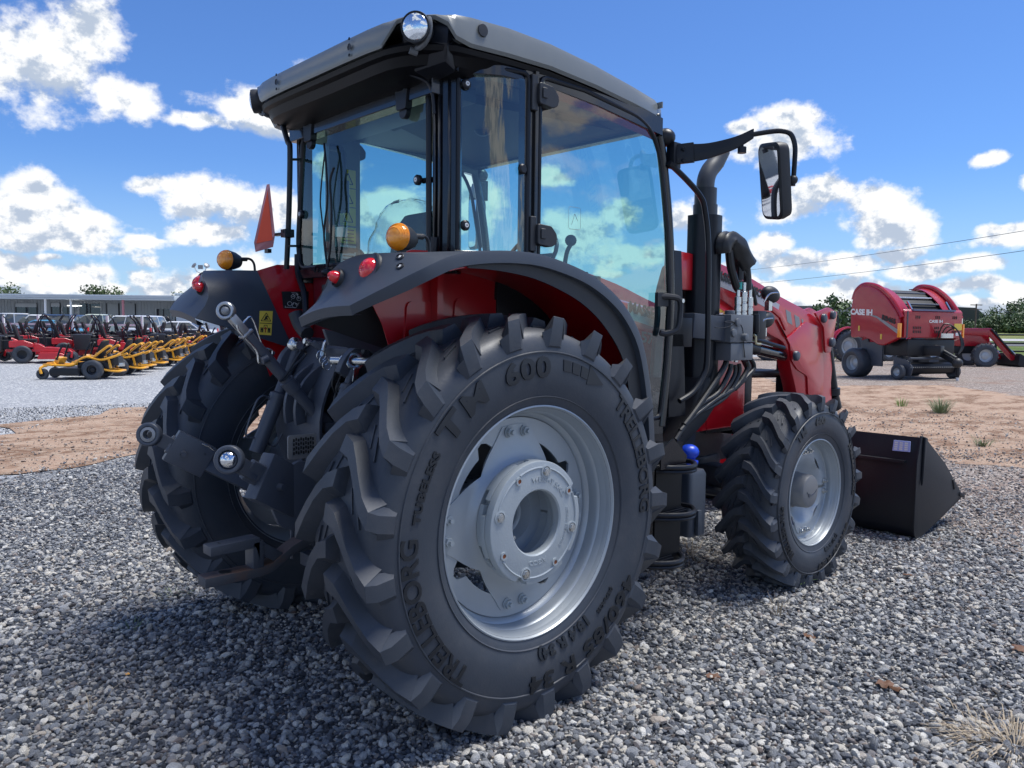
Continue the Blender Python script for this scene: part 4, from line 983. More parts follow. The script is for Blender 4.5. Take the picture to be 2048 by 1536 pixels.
top = R_[-1]; c0 = len(b.v); b.v.append((.45, 0, 2.86)); b.f += [(5*nR+j, 5*nR+(j+1) % nR, c0) for j in range(nR)]; b.m += [0]*nR
b.loft([[Vector((p.x*.985+.006, p.y*.975, p.z-.001)) for p in R_[0]], [Vector((p.x*.96+.02, p.y*.95, p.z+.03)) for p in R_[0]]], caps=False)
rf = b.obj('cab_roof', M['roof'], root, ang=38)
for s in (-1, 1):
    for y_ in (.33,):
        for dz, r_ in ((.033, .0065), (0, .014), (-.033, .0065)):
            k = B(); k.lathe([(r_, .004), (r_*.9, .002), (0, .001)], o=(-.3735, s*y_, 2.728+dz+.004), ax=(-1, 0, 0), n=18); k.obj('roof_plug', M['black'], rf)
    k = B(); k.lathe([(.026, .000), (.024, .005), (0, .006)], o=(-.045, s*.794, 2.762), ax=(0, s, 0), n=24); k.obj('roof_plug', M['plastic'], rf)
    k = B(); k.box((1.18, s*.735, zt(1.2)-.022), (.008, .06, .03)); k.obj('roof_joint', M['roof'], rf)
# black underside with overhang at the back
b = B()
def und(ins, z_, flatten=0):
    out = []
    for x, y, i in ring:
        cx_, cy_ = (x-.45), y; k_ = 1-ins/max(.3, math.hypot(cx_, cy_)); out.append(Vector((.45+cx_*k_, cy_*k_*(1-.0*flatten), z_ if not callable(z_) else z_(x))))
    return out
b.loft([und(.05, lambda x: zb(x)+.02), und(.022, lambda x: zb(x)-.003), und(.03, lambda x: zb(x)-.022), und(.055, lambda x: zb(x)-.030), und(.075, lambda x: zb(x)-.065 if x < .0 else zb(x)-.035), und(.12, lambda x: 2.60 if x < 0 else zb(x)-.04), und(.24, lambda x: 2.575 if x < 0 else zb(x)-.04)])
uo = b.obj('roof_underside', M['shadeblack'], root, ang=35)
for s in (-1, 1):
    c = Vector((-.315, s*.712, 2.728)); d = Vector((-.80, s*.55, -.10)).normalized(); k = B()
    k.lathe([(0, .018), (.03, .016), (.048, .010), (.0535, .002)], o=c, ax=d, n=36); wl = k.obj('work_light', M['lens'], root)
    k = B(); k.lathe([(.054, .006), (.058, .006), (.060, -.004), (.058, -.035), (.050, -.075), (.03, -.09), (0, -.092)], o=c, ax=d, n=32); k.obj('light_housing', M['plastic'], wl)
    k = B(); x_, y_, z_ = frame(d); k.tube([c-d*.05+Vector((0, s*.066*cos(a), .066*sin(a))) for a in np.linspace(-2.4, .5, 12)], .011, 8); k.cyl(c-d*.05+Vector((-.02, s*-.04, -.07)), c-d*.05+Vector((.01, s*-.03, -.075)), .015, 12); k.obj('light_bracket', M['grey'], wl)
    k = B(); k.loft([[(-.30, s*.60, 2.70), (-.20, s*.77, 2.70), (-.12, s*.74, 2.70), (-.14, s*.60, 2.70)], [(-.24, s*.60, 2.60), (-.19, s*.74, 2.62), (-.12, s*.72, 2.60), (-.13, s*.58, 2.58)]]); k.loft([[(-.29, s*.61, 2.77), (-.19, s*.765, 2.78), (-.12, s*.74, 2.78), (-.14, s*.60, 2.77)], [(-.30, s*.60, 2.70), (-.20, s*.77, 2.70), (-.12, s*.74, 2.70), (-.14, s*.60, 2.70)]]); k.obj('light_recess', M['black'], root, bev=.01)
k = B()
for i in range(4):
    for j in range(3): k.box((-.29+.035*j, .33+.055*i, 2.6135+.012*(2-j)), (.018, .045, .012))
k.obj('air_vent', M['grey'], uo)
k = B(); k.tube(spline([(-.28, -.52, 2.62), (-.22, -.56, 2.60), (-.165, -.605, 2.56), (-.15, -.615, 2.45)], 5), .007, 8); k.obj('drain_tube', M['black'], root)
# pole with slow-vehicle triangle on the left rear corner
k = B(); k.tube(spline([XP(566, 252, -.22), XP(576, 285, -.22), XP(580, 300, -.22), XP(578, 420, -.22), XP(573, 538, -.22)], 4), .014, 10); k.bar(XP(580, 319, -.22), XP(600, 319, -.14), .025, .012); k.bar(XP(578, 492, -.22), XP(596, 492, -.14), .025, .012); k.obj('sign_pole', M['black'], root)
k = B(); k.box(XP(575, 467, -.235), (.05, .05, .04)); k.bar(XP(549, 470, -.25), XP(575, 467, -.235), .035, .012); k.cyl(XP(568, 463, -.26), XP(568, 463, -.21), .008, 10); k.box(XP(536, 502, -.27), (.02, .04, .02)); k.obj('sign_bracket', M['black'], root)
tri = [XP(533.5, 369, -.30), XP(539, 368, -.295), XP(550, 470, -.262), XP(546, 494, -.262), XP(511, 504, -.335), XP(508, 485, -.345)]
n_t = (tri[2]-tri[0]).cross(tri[4]-tri[0]).normalized(); n_t = n_t if n_t.x < 0 else -n_t
k = B(); k.loft([[p for p in tri], [p-n_t*.002 for p in tri]]); sv = k.obj('slow_vehicle_sign', M['smvred'], root, smoothf=False)
t2 = [XP(535.5, 381, -.298), XP(545.5, 480, -.268), XP(513, 487, -.336)]; k = B(); k.loft([[p+n_t*.004 for p in t2], [p+n_t*.0005 for p in t2]]); k.obj('orange_triangle', M['orange'], sv, smoothf=False)
# ================================================================== hydraulics and linkage at the back
def tube_part(nm, path, r, m_, par=root, n=10, **kw):
    k = B(); k.tube(path, r, n, **kw); return k.obj(nm, m_, par)
# lower links
for s in (-1, 1):
    e = Vector((-.955, s*.435, 1.078)); a = Vector((-.20, s*.24, .62)); m1 = e.lerp(a, .22); m2 = e.lerp(a, .52)
    k = B(); k.bar(e.lerp(a, .10), a, .028, .085, (0, s*.35, 1)); lk = k.obj('lower_link', M['iron'], root, bev=.006)
    nrm = Vector((.30, s*1., .12)).normalized() if s < 0 else Vector((-.75, -.65, .10)).normalized()
    nrm = Vector((-.62, -.76, .12)).normalized()
    k = B(); R0 = .054
    k.lathe([(R0-.006, -.022), (R0, -.016), (R0, .016), (R0-.006, .022), (.036, .020), (.034, .0), (.036, -.020)], o=e, ax=nrm, n=36, close=True)
    k.bar(e+(a-e).normalized()*.045, e.lerp(a, .16), .026, .060, (0, 0, 1)); k.obj('link_eye', M['iron'], lk, bev=.002, seg=1)
    k = B()
    if s < 0: k.ball(e, .037, 10)
    else: k.lathe([(.034, -.020), (.034, .020), (.021, .024), (.019, .0), (.021, -.024)], o=e, ax=nrm, n=28, close=True)
    k.obj('link_ball', M['chrome'] if s < 0 else M['plate'], lk)
    # welded box of the telescopic end
    dirv_ = (a-e).normalized(); c = e.lerp(a, .215 if s > 0 else .30); x_ = dirv_; 
    zz = Vector((0, 0, 1)); yy = zz.cross(x_).normalized(); zz = x_.cross(yy)
    Mb = Matrix((x_, yy, zz)).transposed()
    k = B(); k.box(c, (.185, .06, .150) if s > 0 else (.23, .07, .19), Mb); bx = k.obj('telescopic_box', M['iron'], lk, bev=.006)
    k = B(); k.cyl(c+Mb@Vector((-.03, -.024*1, -.01)), c+Mb@Vector((-.03, -.060, -.01)), .016, 14, .012); k.cyl(c+Mb@Vector((.055, -.024, .03)), c+Mb@Vector((.055, -.030, .03)), .006, 10); k.obj('box_button', M['iron'], bx)
    tube_part('spring_pin', [c+Mb@Vector((.02, -.03, .066)), c+Mb@Vector((.05, -.03, .069)), c+Mb@Vector((.08, -.03, .064))], .004, M['zinc'], bx, 6)
# right telescopic bracket plates close to the wheel
k = B(); k.prism(rpoly([(-.80, .93), (-.66, 1.04), (-.45, .98), (-.40, .80), (-.55, .70), (-.74, .78)], .03), -.40, -.375); k.obj('stabiliser_plate', M['iron'], root, bev=.004)
k = B(); pl = [YP(925/2+140, 898, -.3), YP(620, 898, -.3), YP(614, 950, -.3), YP(560, 950, -.3)]
gpl = rpoly([(0, 0), (.13, 0), (.13, .10), (0, .10)], .012)
po = YP(575, 910, -.28); k.prism([(po.x+u, po.z-.02+v) for u, v in gpl], -.285, -.280); pp = k.obj('perforated_plate', M['plate'], root)
k = B()
for i in range(9):
    for j in range(4): k.box((po.x+.025+.011*i, -.287, po.z+.005+.018*j+(.004 if i % 2 else 0)), (.005, .004, .012))
k.obj('slots', M['ink'], pp, kind='stuff')
# lift rods
def rod(a, b_, r, nm='lift_rod', handles=False):
    a, b_ = Vector(a), Vector(b_); d = b_-a; k = B(); k.cyl(a, a+d*.55, r*1.0, 18); k.cyl(a+d*.53, b_, r*.72, 16); k.lathe([(r*1.15, 0), (r*1.15, .02), (r*.8, .03)], o=a+d*.52, ax=d, n=18); lr = k.obj(nm, M['iron'], root)
    if handles:
        x_, y_, z_ = frame(d, (1, 0, 0))
        for q in (-1, 1): tube_part('turning_handle', spline([a+d*.48+y_*q*r*.8, a+d*.50+y_*q*(r+.03), a+d*.42+y_*q*(r+.055), a+d*.16+y_*q*(r+.05), a+d*.10+y_*q*(r+.03), a+d*.13+y_*q*r*.7], 4), .005, M['iron'], lr, 6)
    return lr
rod(YP(512, 905, .27), YP(592, 700, .27), .036, handles=True)
rod(YP(672, 830, -.30), YP(708, 735, -.30), .024)
k = B(); e = YP(708, 722, -.30); k.lathe([(.040, -.016), (.044, 0), (.040, .016), (.020, .016), (.020, -.016)], o=e, ax=(-.3, -.9, .1), n=28, close=True); k.bar(e+Vector((0, 0, -.03)), e+Vector((-.01, 0, -.09)), .05, .026); re_ = k.obj('rod_end', M['zinc'], root, bev=.003)
k = B(); k.cyl(e+Vector((-.05, .10, 0)), e+Vector((.08, -.16, 0)), .018, 14); k.ball(e+Vector((-.02, .05, 0)), .026, 7); k.obj('cross_pin', M['zinc'], re_)
for q in range(3): tube_part('pin_ring', [e+Vector((-.075+.0*q, .10+.02*q, -.02+.02*q))+Vector((.022*cos(a), .005*q, .022*sin(a))) for a in np.linspace(0, 2*pi, 14)], .002, M['zinc'], re_, 5)
k = B(); e = YP(590, 690, .27); k.ball(e, .040, 8, (1, .8, 1)); k.cyl(e+Vector((0, .04, 0)), e+Vector((0, -.05, 0)), .020, 14); rl = k.obj('rod_end', M['zinc'], root)
# lift arms (curved dark castings)
for s in (-1, 1):
    k = B(); pth = spline([(.06, s*.27, 1.30), (-.10, s*.28, 1.42), (-.22, s*.29, 1.46), (-.33, s*.285, 1.43), (-.38, s*.28, 1.36)], 5)
    for a, c in zip(pth[:-1], pth[1:]): pass
    K = len(pth); rings = []
    for i, p in enumerate(pth):
        t = i/(K-1); d = (pth[min(i+1, K-1)]-pth[max(i-1, 0)]).normalized(); up_ = Vector((0, 1, 0)).cross(d).normalized(); h_ = .075-.035*t
        rings.append([p+up_*h_+Vector((0, .022, 0)), p+up_*h_-Vector((0, .022, 0)), p-up_*h_-Vector((0, .022, 0)), p-up_*h_+Vector((0, .022, 0))])
    k.loft(rings); k.obj('lift_arm', M['iron'], root, bev=.006)
# big curved guard behind the top link
k = B(); rows = []
for i in range(14):
    a = radians(100-i*11.5); rows.append([Vector((-.20+.30*cos(a)*.9, y, 1.02+.38*sin(a))) for y in (.30, .12, -.06)])
k.grid([[Vector((-.24-.16*sin(t*pi), y, 1.50-.78*t)) for y in (.33, .26, .10, -.04, -.10)] for t in np.linspace(0, 1, 12)], thick=.012); k.obj('linkage_housing', M['iron'], root)
for y_ in (.13, .03):
    k = B(); K = 14; rings = []
    for i in range(K):
        a = radians(95+100*i/(K-1)); c = Vector((-.22, y_, 1.18)); d = Vector((cos(a), 0, sin(a))); rings.append([c+d*.235+Vector((0, .012, 0)), c+d*.235-Vector((0, .012, 0)), c+d*.185-Vector((0, .012, 0)), c+d*.185+Vector((0, .012, 0))])
    k.loft(rings); k.obj('top_link_rail', M['iron'], root, bev=.003)
# top link
A_, B_ = YP(452, 622, .02), YP(640, 838, -.02); D_ = (B_-A_).normalized(); x_, y_, z_ = frame(D_, (0, 1, 0))
k = B(); k.cyl(A_+D_*.12, B_, .026, 18); k.cyl(A_+D_*.06, A_+D_*.2, .019, 16); k.cyl(A_+D_*.40, A_+D_*.46, .034, 18); tl = k.obj('top_link', M['iron'], root)
k = B(); nn_ = Vector((-.66, -.74, .1)).normalized(); k.lathe([(.034, -.018), (.040, -.010), (.040, .010), (.034, .018), (.024, .016), (.022, 0), (.024, -.016)], o=A_, ax=nn_, n=32, close=True); k.bar(A_+D_*.03, A_+D_*.13, .034, .046, y_); k.bar(A_+D_*.12, A_+D_*.135, .055, .055, y_); k.obj('top_link_eye', mat('plated_steel', (.42, .43, .44), .33, metal=.8), tl, bev=.004)
k = B(); k.ball(A_, .0225, 9); k.obj('link_ball', M['plate'], tl)
def Q(px, py, y=.0): return YP(px, py, y)
tube_part('top_link_handle', spline([Q(483, 650), Q(492, 640), Q(500, 634), Q(508, 645), Q(522, 685), Q(530, 696), Q(543, 700), Q(544, 708)], 4), .0048, M['zinc'], tl, 8)
tube_part('top_link_handle', spline([Q(474, 650, -.01), Q(480, 665, -.01), Q(512, 700, -.01), Q(517, 724, -.01), Q(524, 727, -.01)], 4), .0048, M['zinc'], tl, 8)
k = B(); k.cyl(Q(524, 722, -.03), Q(536, 716, -.03), .017, 12); k.cyl(Q(535, 702, .02), Q(547, 708, .02), .012, 12); k.obj('handle_boss', M['iron'], tl)
k = B(); k.bar(B_+D_*-.02, B_+D_*.07, .06, .07, y_); k.box(B_+D_*.05, (.07, .10, .05)); k.obj('top_link_bracket', M['iron'], root, bev=.008)
# pull arm with pins (upper right of the linkage)
k = B(); k.bar(YP(625, 685, -.08), YP(655, 705, -.10), .03, .028); k.bar(YP(650, 704, -.10), YP(722, 704, -.26), .03, .034); k.cyl(YP(716, 700, -.30), YP(724, 700, -.22), .03, 14); k.obj('pull_arm', M['iron'], root, bev=.003)
k = B(); k.cyl(YP(608, 682, -.07), YP(622, 684, -.07), .012, 10); k.cyl(YP(612, 676, -.07), YP(616, 690, -.07), .009, 10); k.obj('shackle_bolt', M['zinc'], root)
tube_part('hitch_hook', spline([YP(664, 676, -.14), YP(660, 680, -.14), YP(652, 684, -.14), YP(647, 698, -.14), YP(644, 712, -.14)], 4), .010, M['zinc'], root)
tube_part('hitch_hook', spline([YP(667, 668, -.14), YP(669, 680, -.14), YP(662, 690, -.14)], 4), .007, M['zinc'], root)
k = B(); k.prism([(p.x, p.z) for p in (YP(645, 658, -.33), YP(690, 668, -.33), YP(760, 690, -.33), YP(800, 730, -.33), YP(760, 720, -.33), YP(735, 700, -.33), YP(655, 690, -.33))], -.345, -.325); k.obj('bracket_plate', M['iron'], root, bev=.003)
# cables and small hoses
for pts_, r_ in (([(622, 688), (600, 705), (575, 745), (560, 762), (585, 735), (612, 708), (600, 700)], .005), ([(558, 762), (570, 758), (592, 728), (610, 712)], .004), ([(672, 735), (664, 770), (676, 790), (680, 765), (668, 800), (676, 830)], .0035), ([(690, 730), (680, 755), (672, 780), (690, 790), (678, 820)], .0035)):
    tube_part('cable', spline([YP(x, y, -.03 if x < 640 else -.22) for x, y in pts_], 5), r_, M['hose'], root, 6)
k = B(); k.cyl((-.12, .28, 1.78), (-.12, .28, 1.62), .045, 16); k.obj('breather_cap', M['plastic'], root); k = B(); k.tube(spline([YP(590, 625, .25), YP(600, 650, .22), YP(615, 668, .15)], 4), .035, 10); k.obj('breather', M['plastic'], root, bev=.004)
k = B(); k.box((-.05, 0, 1.42), (.30, .86, .16)); k.obj('valve_cover', M['black'], root, bev=.01)
for i in range(3):
    k = B(); k.cyl((-.20, -.30+.07*i, 1.45), (-.27, -.30+.07*i, 1.44), .022, 14); k.obj('remote_coupler', M['plastic'], root)
# drawbar frame
k = B()
for y_ in (.11, -.115):
    k.tube([(-.36, y_, 1.0), (-.405, y_, .86), (-.405, y_, .72), (-.43, y_, .67), (-.43, y_, .48)], .0085, 6)
k.obj('drawbar_hanger', M['iron'], root)
k = B(); k.box((-.37, 0, .665), (.10, .24, .055)); k.obj('drawbar_frame', M['iron'], root, bev=.004); k = B(); k.box((-.33, -.02, .475), (.12, .26, .06)); k.obj('lower_frame', M['iron'], root, bev=.004)
k = B(); k.loft([[Vector((x, y*.5, z+h)) for y, h in ((-.085, 0), (.085, 0), (.085, .042), (-.085, .042))] for x, z in ((-.90, .475), (-.66, .475), (-.60, .485), (-.50, .545), (-.42, .575), (-.10, .575))]); db = k.obj('drawbar', M['rusty'], root, bev=.004)
k = B(); k.loft([[Vector((x, y*.5, z)) for y in (-.085, .085)]+[Vector((x, y*.5, z-h)) for y in (.085, -.085)] for x, z, h in ((-.875, .645, .04), (-.68, .652, .045), (-.655, .650, .13))]); k.box((-.665, 0, .575), (.05, .085, .12)); k.bar((-.645, 0, .60), (-.56, 0, .54), .07, .05); k.obj('clevis', M['iron'], db, bev=.005)
for z_ in (.519, .647):
    k = B(); k.lathe([(.0, .0), (.026, .0), (.028, -.002)], o=(-.80, 0, z_), ax=(0, 0, 1), n=20); k.obj('pin_hole', M['ink'], db)
k = B(); k.cyl((-.38, .06, .693), (-.38, .06, .72), .014, 6); k.cyl((-.38, .06, .72), (-.38, .06, .735), .009, 8); k.obj('frame_bolt', M['iron'], root)
for p in ((-.36, -.02, .70), (-.37, -.06, .70)): k = B(); k.bar(p, Vector(p)+Vector((.03, -.03, .004)), .012, .008); k.obj('loose_clip', M['iron'], root)
k = B(); k.box((-.10, .0, .97), (.10, .50, .30)); k.box((-.14, .05, .72), (.10, .36, .25)); k.lathe([(.08, 0), (.085, -.10), (.07, -.10), (.06, 0)], o=(-.15, 0, .72), ax=(1, 0, 0), n=24, close=True); k.obj('pto_housing', M['black'], root, bev=.02)

# ================================================================== steps, tank, hood
k = B(); k.prism([(1.10, 1.07), (1.30, 1.07), (1.34, .86), (1.30, .40), (1.12, .40), (1.06, .9)], -.72, -.70); k.prism([(1.02, .98), (1.12, 1.03), (1.24, .93), (1.22, .885), (1.02, .88)], -.93, -.92); k.obj('step_side_plate', mat('wet_black', (.006, .004, .006), .25), root)
k = B(); k.bar((1.18, -.86, 1.0), (1.12, -.90, .40), .22, .012, (0, 1, 0)); k.obj('step_riser', M['shadeblack'], root)
for i, (z_, x0, x1) in enumerate(((.885, 1.02, 1.33), (.645, 1.00, 1.34), (.415, .93, 1.24))):
    k = B(); q = [(x0, -.72), (x1, -.72)]+[(x0+(x1-x0)*(1-t), -.72-.27*sin(pi*min(1, .16+t*.84)*.93)**.55) for t in np.linspace(0, 1, 14)]
    K = len(q)
    k.tube([(x, y, z_) for x, y in q[1:]], .013, 8)
    for j in range(8):
        y = -.735-.030*j; ins = .02+.10*(j/7)**2; k.bar((x0+ins*.6, y, z_), (x1-ins, y, z_), .008, .022)
    k.tube([(x, y, z_-.022) for x, y in q[3:-1]], .010, 8); k.obj('step', M['black'], root, ang=40)
k = B(); k.loft([[(x, y, z) for x, y in rpoly([(1.44, -.66), (1.44, -.82), (1.60, -.82), (1.60, -.66)], .03)] for z in (.44, .55, .78)]+[[(1.52+(x-1.52)*.86, -.74+(y+.74)*.86, .805) for x, y in rpoly([(1.44, -.66), (1.44, -.82), (1.60, -.82), (1.60, -.66)], .03)]]); k.box((1.50, -.835, .52), (.035, .02, .14)); tk = k.obj('additive_tank', M['grey'] if False else M['fender'], root, bev=.004)
k = B(); k.cyl((1.49, -.77, .80), (1.49, -.77, .86), .036, 18); k.ball((1.49, -.77, .905), .054, 9, (1, 1, .8)); k.cyl((1.49, -.77, .84), (1.49, -.77, .858), .050, 18); k.bar((1.47, -.76, .90), (1.42, -.72, .93), .03, .03); k.obj('blue_cap', M['blue'], tk, bev=.004)
# bonnet
k = B(); prof = lambda x, w, zt_, zb_: [(x, -w, zb_), (x, -w, zt_-.12), (x, -w*.93, zt_-.03), (x, -w*.7, zt_), (x, w*.7, zt_), (x, w*.93, zt_-.03), (x, w, zt_-.12), (x, w, zb_)]
k.loft([prof(1.34, .42, 1.76, .95), prof(1.7, .42, 1.71, .95), prof(2.05, .42, 1.62, .95), prof(2.35, .41, 1.55, .95), prof(2.62, .39, 1.47, .96), prof(2.72, .36, 1.40, 1.0)]); bn = k.obj('bonnet', M['red'], root, bev=.015)
k = B(); k.add([(1.36, -.4215, 1.725), (1.95, -.4215, 1.60), (1.95, -.4215, 1.52), (1.36, -.4215, 1.635)], [(0, 1, 2, 3)]); k.obj('bonnet_stripe', mat('stripe_pale', (.50, .52, .52), .4), bn, fix=False)
text_obj('MASSEY FERGUSON', .085, M['ink'], bn, plane_fn((1.74, -.424, 1.615), (1, 0, -.16), (0, 0, 1)), depth=.001, fat=.004)
text_obj('5711', .085, M['plate'], bn, plane_fn((1.60, -.424, 1.49), (1, 0, -.12), (0, 0, 1)), depth=.001, fat=.003, xs=1.4)
k = B(); k.box((2.06, -.46, 1.10), (.36, .10, .30)); k.prism(rpoly([(2.03, .955), (2.46, .955), (2.46, 1.32), (2.35, 1.44), (2.08, 1.46), (2.03, 1.40)], .025), -.52, -.40); k.obj('side_panel', M['red'], root, bev=.008)
k = B(); k.box((2.25, -.50, .945), (.45, .05, .02)); k.obj('panel_trim', M['zinc'], root)
k = B(); k.box((2.51, -.47, 1.20), (.085, .09, .60)); k.box((2.72, 0, 1.15), (.05, .74, .60)); k.obj('grille_frame', M['black'], root, bev=.005)
k = B(); k.tube([(2.53, -.44, 1.285), (3.05, -.44, 1.27)], .028, 12); k.box((3.07, -.44, 1.15), (.06, .05, .60)); k.tube([(3.07, -.44, 1.27), (3.07, .44, 1.27)], .028, 12); k.cyl((3.08, -.46, 1.22), (3.08, -.49, 1.22), .018, 8); k.box((2.9, -.44, 1.0), (.8, .04, .05)); k.obj('front_guard', M['black'], root, bev=.003)
# ---- exhaust
k = B(); xs_, ys_ = 1.83, -.60
k.cyl((xs_, ys_, 1.25), (xs_, ys_, 2.16), .076, 28); k.cyl((xs_, ys_, 2.14), (xs_, ys_, 2.30), .070, 28); k.cyl((xs_, ys_, 2.28), (xs_, ys_, 2.395), .064, 28); ex = k.obj('exhaust_stack', mat('exhaust_black', (.030, .034, .040), .40, var=.1), root, ang=30)
k = B(); pth = spline([(xs_-.005, ys_, 2.36), (xs_-.002, ys_, 2.44), (xs_+.03, ys_, 2.50), (xs_+.09, ys_-.005, 2.56), (xs_+.145, ys_-.01, 2.64)], 5); rr_ = list(np.linspace(.052, .050, len(pth))); n = 20
x = frame(pth[1]-pth[0])[0]; rings = []
for i, p in enumerate(pth):
    d = (pth[min(i+1, len(pth)-1)]-pth[max(i-1, 0)]).normalized(); x = (x-d*x.dot(d)).normalized(); y = d.cross(x); ring_ = []
    for j in range(n):
        o_ = (x*cos(2*pi*j/n)+y*sin(2*pi*j/n))*rr_[i]; q = p+o_
        if i == len(pth)-1: q = q+d*(-.06+1.1*(Vector((-.7, 0, .7)).dot(o_)))*1.0
        ring_.append(q)
    rings.append(ring_)
k.loft(rings, caps=False); k.loft([[p+(c-p)*.08 for p in r] for r, c in zip(rings, pth)], caps=False); k.obj('exhaust_tip', mat('exhaust_tip_grey', (.055, .060, .066), .45), ex, ang=50, fix=False)
k = B(); k.loft([[(xs_+x, ys_+y, z) for x, y in rpoly([(-.115, -.02), (-.03, -.098), (.05, -.092), (.05, .02), (-.10, .06)], .02, 3)] for z in (1.27, 1.6, 2.0, 2.235)]); sh = k.obj('heat_shield', M['black'], ex, ang=40)
k = B(); k.loft([[Vector((xs_+dx+x*sc, ys_+y*sc, z)) for x, y in rpoly([(-.12, -.09), (.09, -.09), (.10, .06), (-.12, .06)], .04, 4)] for z, dx, sc in ((1.30, 0, 1), (1.22, -.01, 1.05), (1.13, -.05, 1.05), (1.04, -.13, .95), (.97, -.22, .8), (.90, -.30, .6))]); k.obj('exhaust_elbow', mat('elbow_black', (.022, .025, .03), .5), ex, ang=40)
k = B()
for z_ in (2.0, 1.62, 1.36, 1.18): k.cyl((xs_-.07, ys_-.076, z_), (xs_-.071, ys_-.083, z_), .006, 8)
k.obj('shield_screws', M['iron'], ex, kind='stuff')
# grab rail beside the door
k = B(); k.tube(spline([(1.235, -.775, 2.43), (1.38, -.785, 2.36), (1.50, -.79, 2.29), (1.545, -.79, 2.22), (1.585, -.79, 2.05), (1.60, -.79, 1.75), (1.605, -.79, 1.42), (1.585, -.785, 1.33), (1.50, -.78, 1.24), (1.40, -.76, 1.19)], 5), .016, 10); k.obj('grab_rail', M['black'], root)
k = B(); k.loft([[(1.36, -.72, 2.0-.9*t), (1.44+.08*t, -.72, 2.0-.9*t), (1.44+.08*t, -.68, 2.0-.9*t), (1.36, -.68, 2.0-.9*t)] for t in np.linspace(0, 1, 5)]); k.box((1.46, -.70, 1.56), (.20, .04, .16)); k.obj('rail_mount', M['black'], root, bev=.004)
k = B(); k.bar((1.42, -.62, 1.22), (1.20, -.70, 1.0), .06, .06); k.obj('step_bracket', M['black'], root, bev=.01)
# ---- mirrors
for s in (-1, 1):
    k = B(); k.ball((1.245, s*.74, 2.565), .052, 9, (1, 1, .9)); k.obj('front_marker', M['black'], root)
    k = B(); k.box((1.285, s*.765, 2.475), (.06, .05, .13)); k.cyl((1.30, s*.80, 2.50), (1.30, s*.825, 2.50), .014, 10); k.cyl((1.30, s*.80, 2.445), (1.30, s*.825, 2.445), .014, 10); k.bar((1.29, s*.78, 2.48), (1.33, s*.86, 2.485), .10, .03, (1, 0, 0)); mb = k.obj('mirror_bracket', M['black'], root, bev=.004)
    k = B(); pts_ = spline([(1.325, s*.84, 2.487), (1.37, s*.92, 2.492), (1.43, s*1.03, 2.52), (1.49, s*1.10, 2.565)], 4); K = len(pts_); k.loft([[p+Vector((-.01, 0, 1))*a+Vector((.6, s*-.8, 0)).normalized()*c for a, c in ((-.050+.026*i/(K-1), -.012), (-.050+.026*i/(K-1), .012), (.042-.016*i/(K-1), .012), (.042-.016*i/(K-1), -.012))] for i, p in enumerate(pts_)]); ma = k.obj('mirror_arm', M['black'], root, bev=.005)
    k = B(); k.cyl((1.455, s*1.06, 2.50), (1.455, s*1.06, 2.47), .022, 16); k.cyl((1.455, s*1.06, 2.53), (1.455, s*1.06, 2.50), .008, 8); k.obj('arm_knob', M['black'], ma)
    k = B(); k.tube(spline([(1.48, s*1.09, 2.56), (1.535, s*1.17, 2.572), (1.565, s*1.215, 2.572), (1.588, s*1.25, 2.555), (1.60, s*1.268, 2.50), (1.60, s*1.27, 2.42), (1.60, s*1.265, 2.30)], 6), .0125, 10); k.obj('mirror_tube', M['black'], ma)
    hd = Vector((-.86, s*-.45*-1 if False else .50, -.20)).normalized() if s < 0 else Vector((-.92, s*.36, 0)).normalized(); c = Vector((1.565, s*1.175, 2.330)); y_ = Vector((0, 0, 1)); x_ = y_.cross(hd).normalized(); y_ = hd.cross(x_)
    if s < 0: rt = Matrix.Rotation(radians(-9), 3, hd); x_ = rt@x_; y_ = rt@y_
    q = rpoly([(-.095, -.19), (.095, -.19), (.10, .19), (-.10, .19)], .05, 6); k = B(); lay = lambda sc, d: [c+x_*u*sc+y_*v*(1-(1-sc)*.5)+hd*d for u, v in q]
    k.loft([lay(.93, .018), lay(1, .012), lay(1, -.012), lay(.9, -.045), lay(.55, -.065)]); mh = k.obj('mirror_head', M['plastic'], root, ang=40)
    k = B(); qi = rpoly([(-.080, -.173), (.080, -.173), (.084, .173), (-.084, .173)], .04, 6); k.add([c+x_*u+y_*v+hd*(.0195-.010*((u/.08)**2+(v/.17)**2)*0) for u, v in qi], [tuple(range(len(qi)))]); k.obj('mirror_glass', M['mirror'], mh, fix=False)
    k = B(); k.ball((1.60, s*1.265, 2.33), .024, 8); k.obj('mirror_clamp', M['plastic'], mh)
